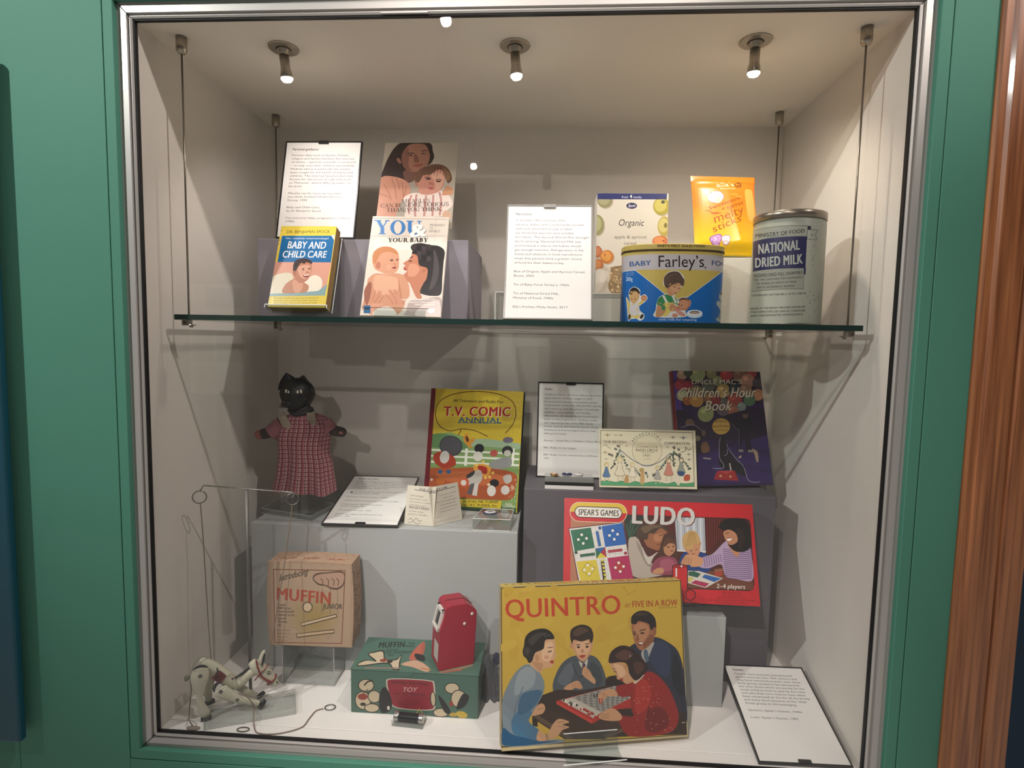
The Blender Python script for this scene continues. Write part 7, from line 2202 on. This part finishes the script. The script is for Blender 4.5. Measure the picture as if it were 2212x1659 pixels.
# legs, near and far
LEGS = [('near', .0175, [(420, 500, 120), (410, 640, 150), (400, 800, 112), (410, 930, 66), (400, 1020, 56), (440, 1150, 66), (490, 1270, 92), (500, 1330, 60)], [(430, 1370, 56), (510, 1355, 62), (600, 1330, 50)]),
        ('far', -.016, [(520, 560, 100), (540, 760, 110), (540, 900, 80), (560, 1000, 60), (560, 1070, 60)], [(500, 1100, 52), (570, 1085, 56), (660, 1050, 46)]),
        ('near', .0195, [(740, 860, 60), (770, 890, 118), (880, 950, 105), (1000, 1010, 80), (1080, 1040, 74), (1200, 1060, 60), (1330, 1090, 58), (1420, 1110, 50)], [(1420, 1180, 40), (1470, 1110, 58), (1520, 1050, 36)]),
        ('far', -.012, [(1080, 820, 70), (1180, 880, 66), (1290, 940, 54), (1380, 970, 46)], [(1390, 1010, 30), (1450, 960, 50), (1510, 910, 34)])]
for nm, o, pts, hoof in LEGS:
    lg = obj('leg', limb([(x, y, r_, o) for x, y, r_ in pts], 18, .55), wht, t, smooth=True)
    obj('hoof', limb([(x, y, r_, o) for x, y, r_ in hoof], 14, .75), blk, lg, smooth=True)
    if nm == 'near':
        x, y = (415, 640) if pts[0][0] < 500 else (765, 905)
        obj('rivet', lathe(BM(), [(34 / 7.9 * K2, 0), (34 / 7.9 * K2, .0006), (18 / 7.9 * K2, .0012)], 18, mx=Matrix.Translation(dq(x, y, o + (150 if x < 500 else 116) / 7.9 * K2 * .55)) @ Matrix.Rotation(DA, 4, 'Z') @ Matrix.Rotation(R(90), 4, 'X')), mat('grey_rivet', '#6b6c64', .35, metal=.6), lg)
obj('rivet', lathe(BM(), [(30 / 7.9 * K2, 0), (28 / 7.9 * K2, .0008)], 18, mx=Matrix.Translation(dq(1048, 1045, .0195 + 74 / 7.9 * K2 * .55)) @ Matrix.Rotation(DA, 4, 'Z') @ Matrix.Rotation(R(90), 4, 'X')), mat('grey_rivet', '#6b6c64'), t)
# black painted patches on the rump and the near shoulder
obj('rump_patch', limb([(285, 545, 8, .024), (340, 500, 22, .0265), (430, 470, 30, .0275), (500, 475, 22, .0262), (548, 490, 8, .0235)], 12, .35), blk, t, smooth=True)
obj('shoulder_patch', limb([(650, 910, 12, .0265), (655, 840, 26, .0275), (700, 770, 28, .0275), (770, 745, 10, .0262)], 12, .35), blk, t, smooth=True)
tailm = mat('grey_cord', '#8d8c7c', .8)
obj('tail', tube(spline([tuple(dq(x, y, o)) for x, y, o in ((560, 330, .004), (470, 305, .006), (390, 330, .008), (320, 430, .008), (270, 530, .008), (240, 650, .008))], 5), 8 / 7.9 * K2, 8), tailm, t, smooth=True)
obj('tail_tuft', limb([(240, 650, 22, .008), (190, 660, 44, .008), (175, 720, 26, .008)], 10, .7), mat('faded_tuft', '#7d7c62', .9), t, smooth=True)
# strings
strm = mat('brown_string', '#7d6c58', .9)
rg = mat('steel_ring', '#85827a', .3, metal=.9)


def ring(u, v, r_px, off, name='ring', par=None):
    c_ = dl(u, v, off)
    n = 28
    pts = [c_ + ux * (math.cos(2 * math.pi * k / n) * r_px * K2) + Vector((0, 0, math.sin(2 * math.pi * k / n) * r_px * K2)) for k in range(n)]
    return obj(name, tube(pts, 1.3 * K2, 8, closed=True), rg, par, smooth=True)


for (ru, rv), pts in (((431, 1074), [(433, 1088), (440, 1180), (449, 1330), (456, 1428)]), ((632, 1078), [(631, 1093), (624, 1150), (605, 1280), (580, 1425)])):
    s_ = obj('string', tube(spline([tuple(dl(u, v, -DOFF * max(0.0, 1 - (v - 1075) / 350))) for u, v in pts], 5), 1.1 * K2, 6), strm, t, smooth=True)
    c_ = dl(ru, rv, -DOFF)
    r_px = 14
    n = 28
    obj('ring', tube([c_ + ux * (math.cos(2 * math.pi * k / n) * r_px * K2) + Vector((0, 0, math.sin(2 * math.pi * k / n) * r_px * K2)) for k in range(n)], 1.4 * K2, 8, closed=True), rg, s_, smooth=True)
obj('string', tube(spline([tuple(dq(890, 640, .010)), tuple(dq(930, 600, .012)), tuple(dq(980, 640, .013)), tuple(dq(1020, 760, .017)), tuple(dq(1030, 870, .018))], 5), 9 / 7.9 * K2, 6), mat('pale_string', '#a9a28f', .9), t, smooth=True)
# loose front string: from the knee over the plate edge and along the floor to its ring


def fl_(u, v, z=.0016):
    p = at(u, v, 2, z)
    p.y = max(p.y, .0135)
    return tuple(p - Vector((rod.x, rod.y, 0)))


pts = [tuple(dq(1080, 930, .025)), tuple(dq(1180, 960, .026)), tuple(dq(1290, 1080, .027)), tuple(dq(1335, 1200, .025)), fl_(548, 1545, .0145), fl_(549, 1570), fl_(556, 1587), fl_(600, 1585), fl_(650, 1572), fl_(668, 1552), fl_(682, 1536), fl_(698, 1531)]
s_ = obj('string', tube(spline(pts, 6), 1.4 * K2, 7), mat('pink_cord', '#8d7a6d', .9), t, smooth=True)
c_ = Vector(fl_(713, 1528, .0016))
obj('ring', tube([c_ + Vector((math.cos(2 * math.pi * k / 28) * .0105, math.sin(2 * math.pi * k / 28) * .0085, 0)) for k in range(28)], .0011, 8, closed=True), rg, s_, smooth=True)
pts = [tuple(dq(240, 670, .006)), tuple(dq(262, 860, .006)), tuple(dq(240, 1100, .006)), tuple(dq(225, 1330, .004)), fl_(409, 1556, .014), fl_(417, 1570), fl_(418, 1579)]
s_ = obj('string', tube(spline(pts, 6), 1.2 * K2, 7), strm, t, smooth=True)
pr_ = Vector(fl_(417, 1579, .0005))
obj('finger_loop', lathe(BM(), [(.013, 0), (.0135, .001), (.011, .002), (.004, .0024)], 24, sy=.45, mx=Matrix.Translation(pr_ + Vector((-.004, .0035, 0)))), mat('tan_felt', '#8f8372'), s_)
p = at(517, 1586, 2, .0015)
tag(obj('string_ring', tube([(math.cos(2 * math.pi * k / 28) * .0115, math.sin(2 * math.pi * k / 28) * .006, .0014) for k in range(28)], .0011, 8, closed=True), rg, None, (p.x, max(p.y, .021), .0002)), 'loose steel ring lying on the floor against the glass', 'ring')
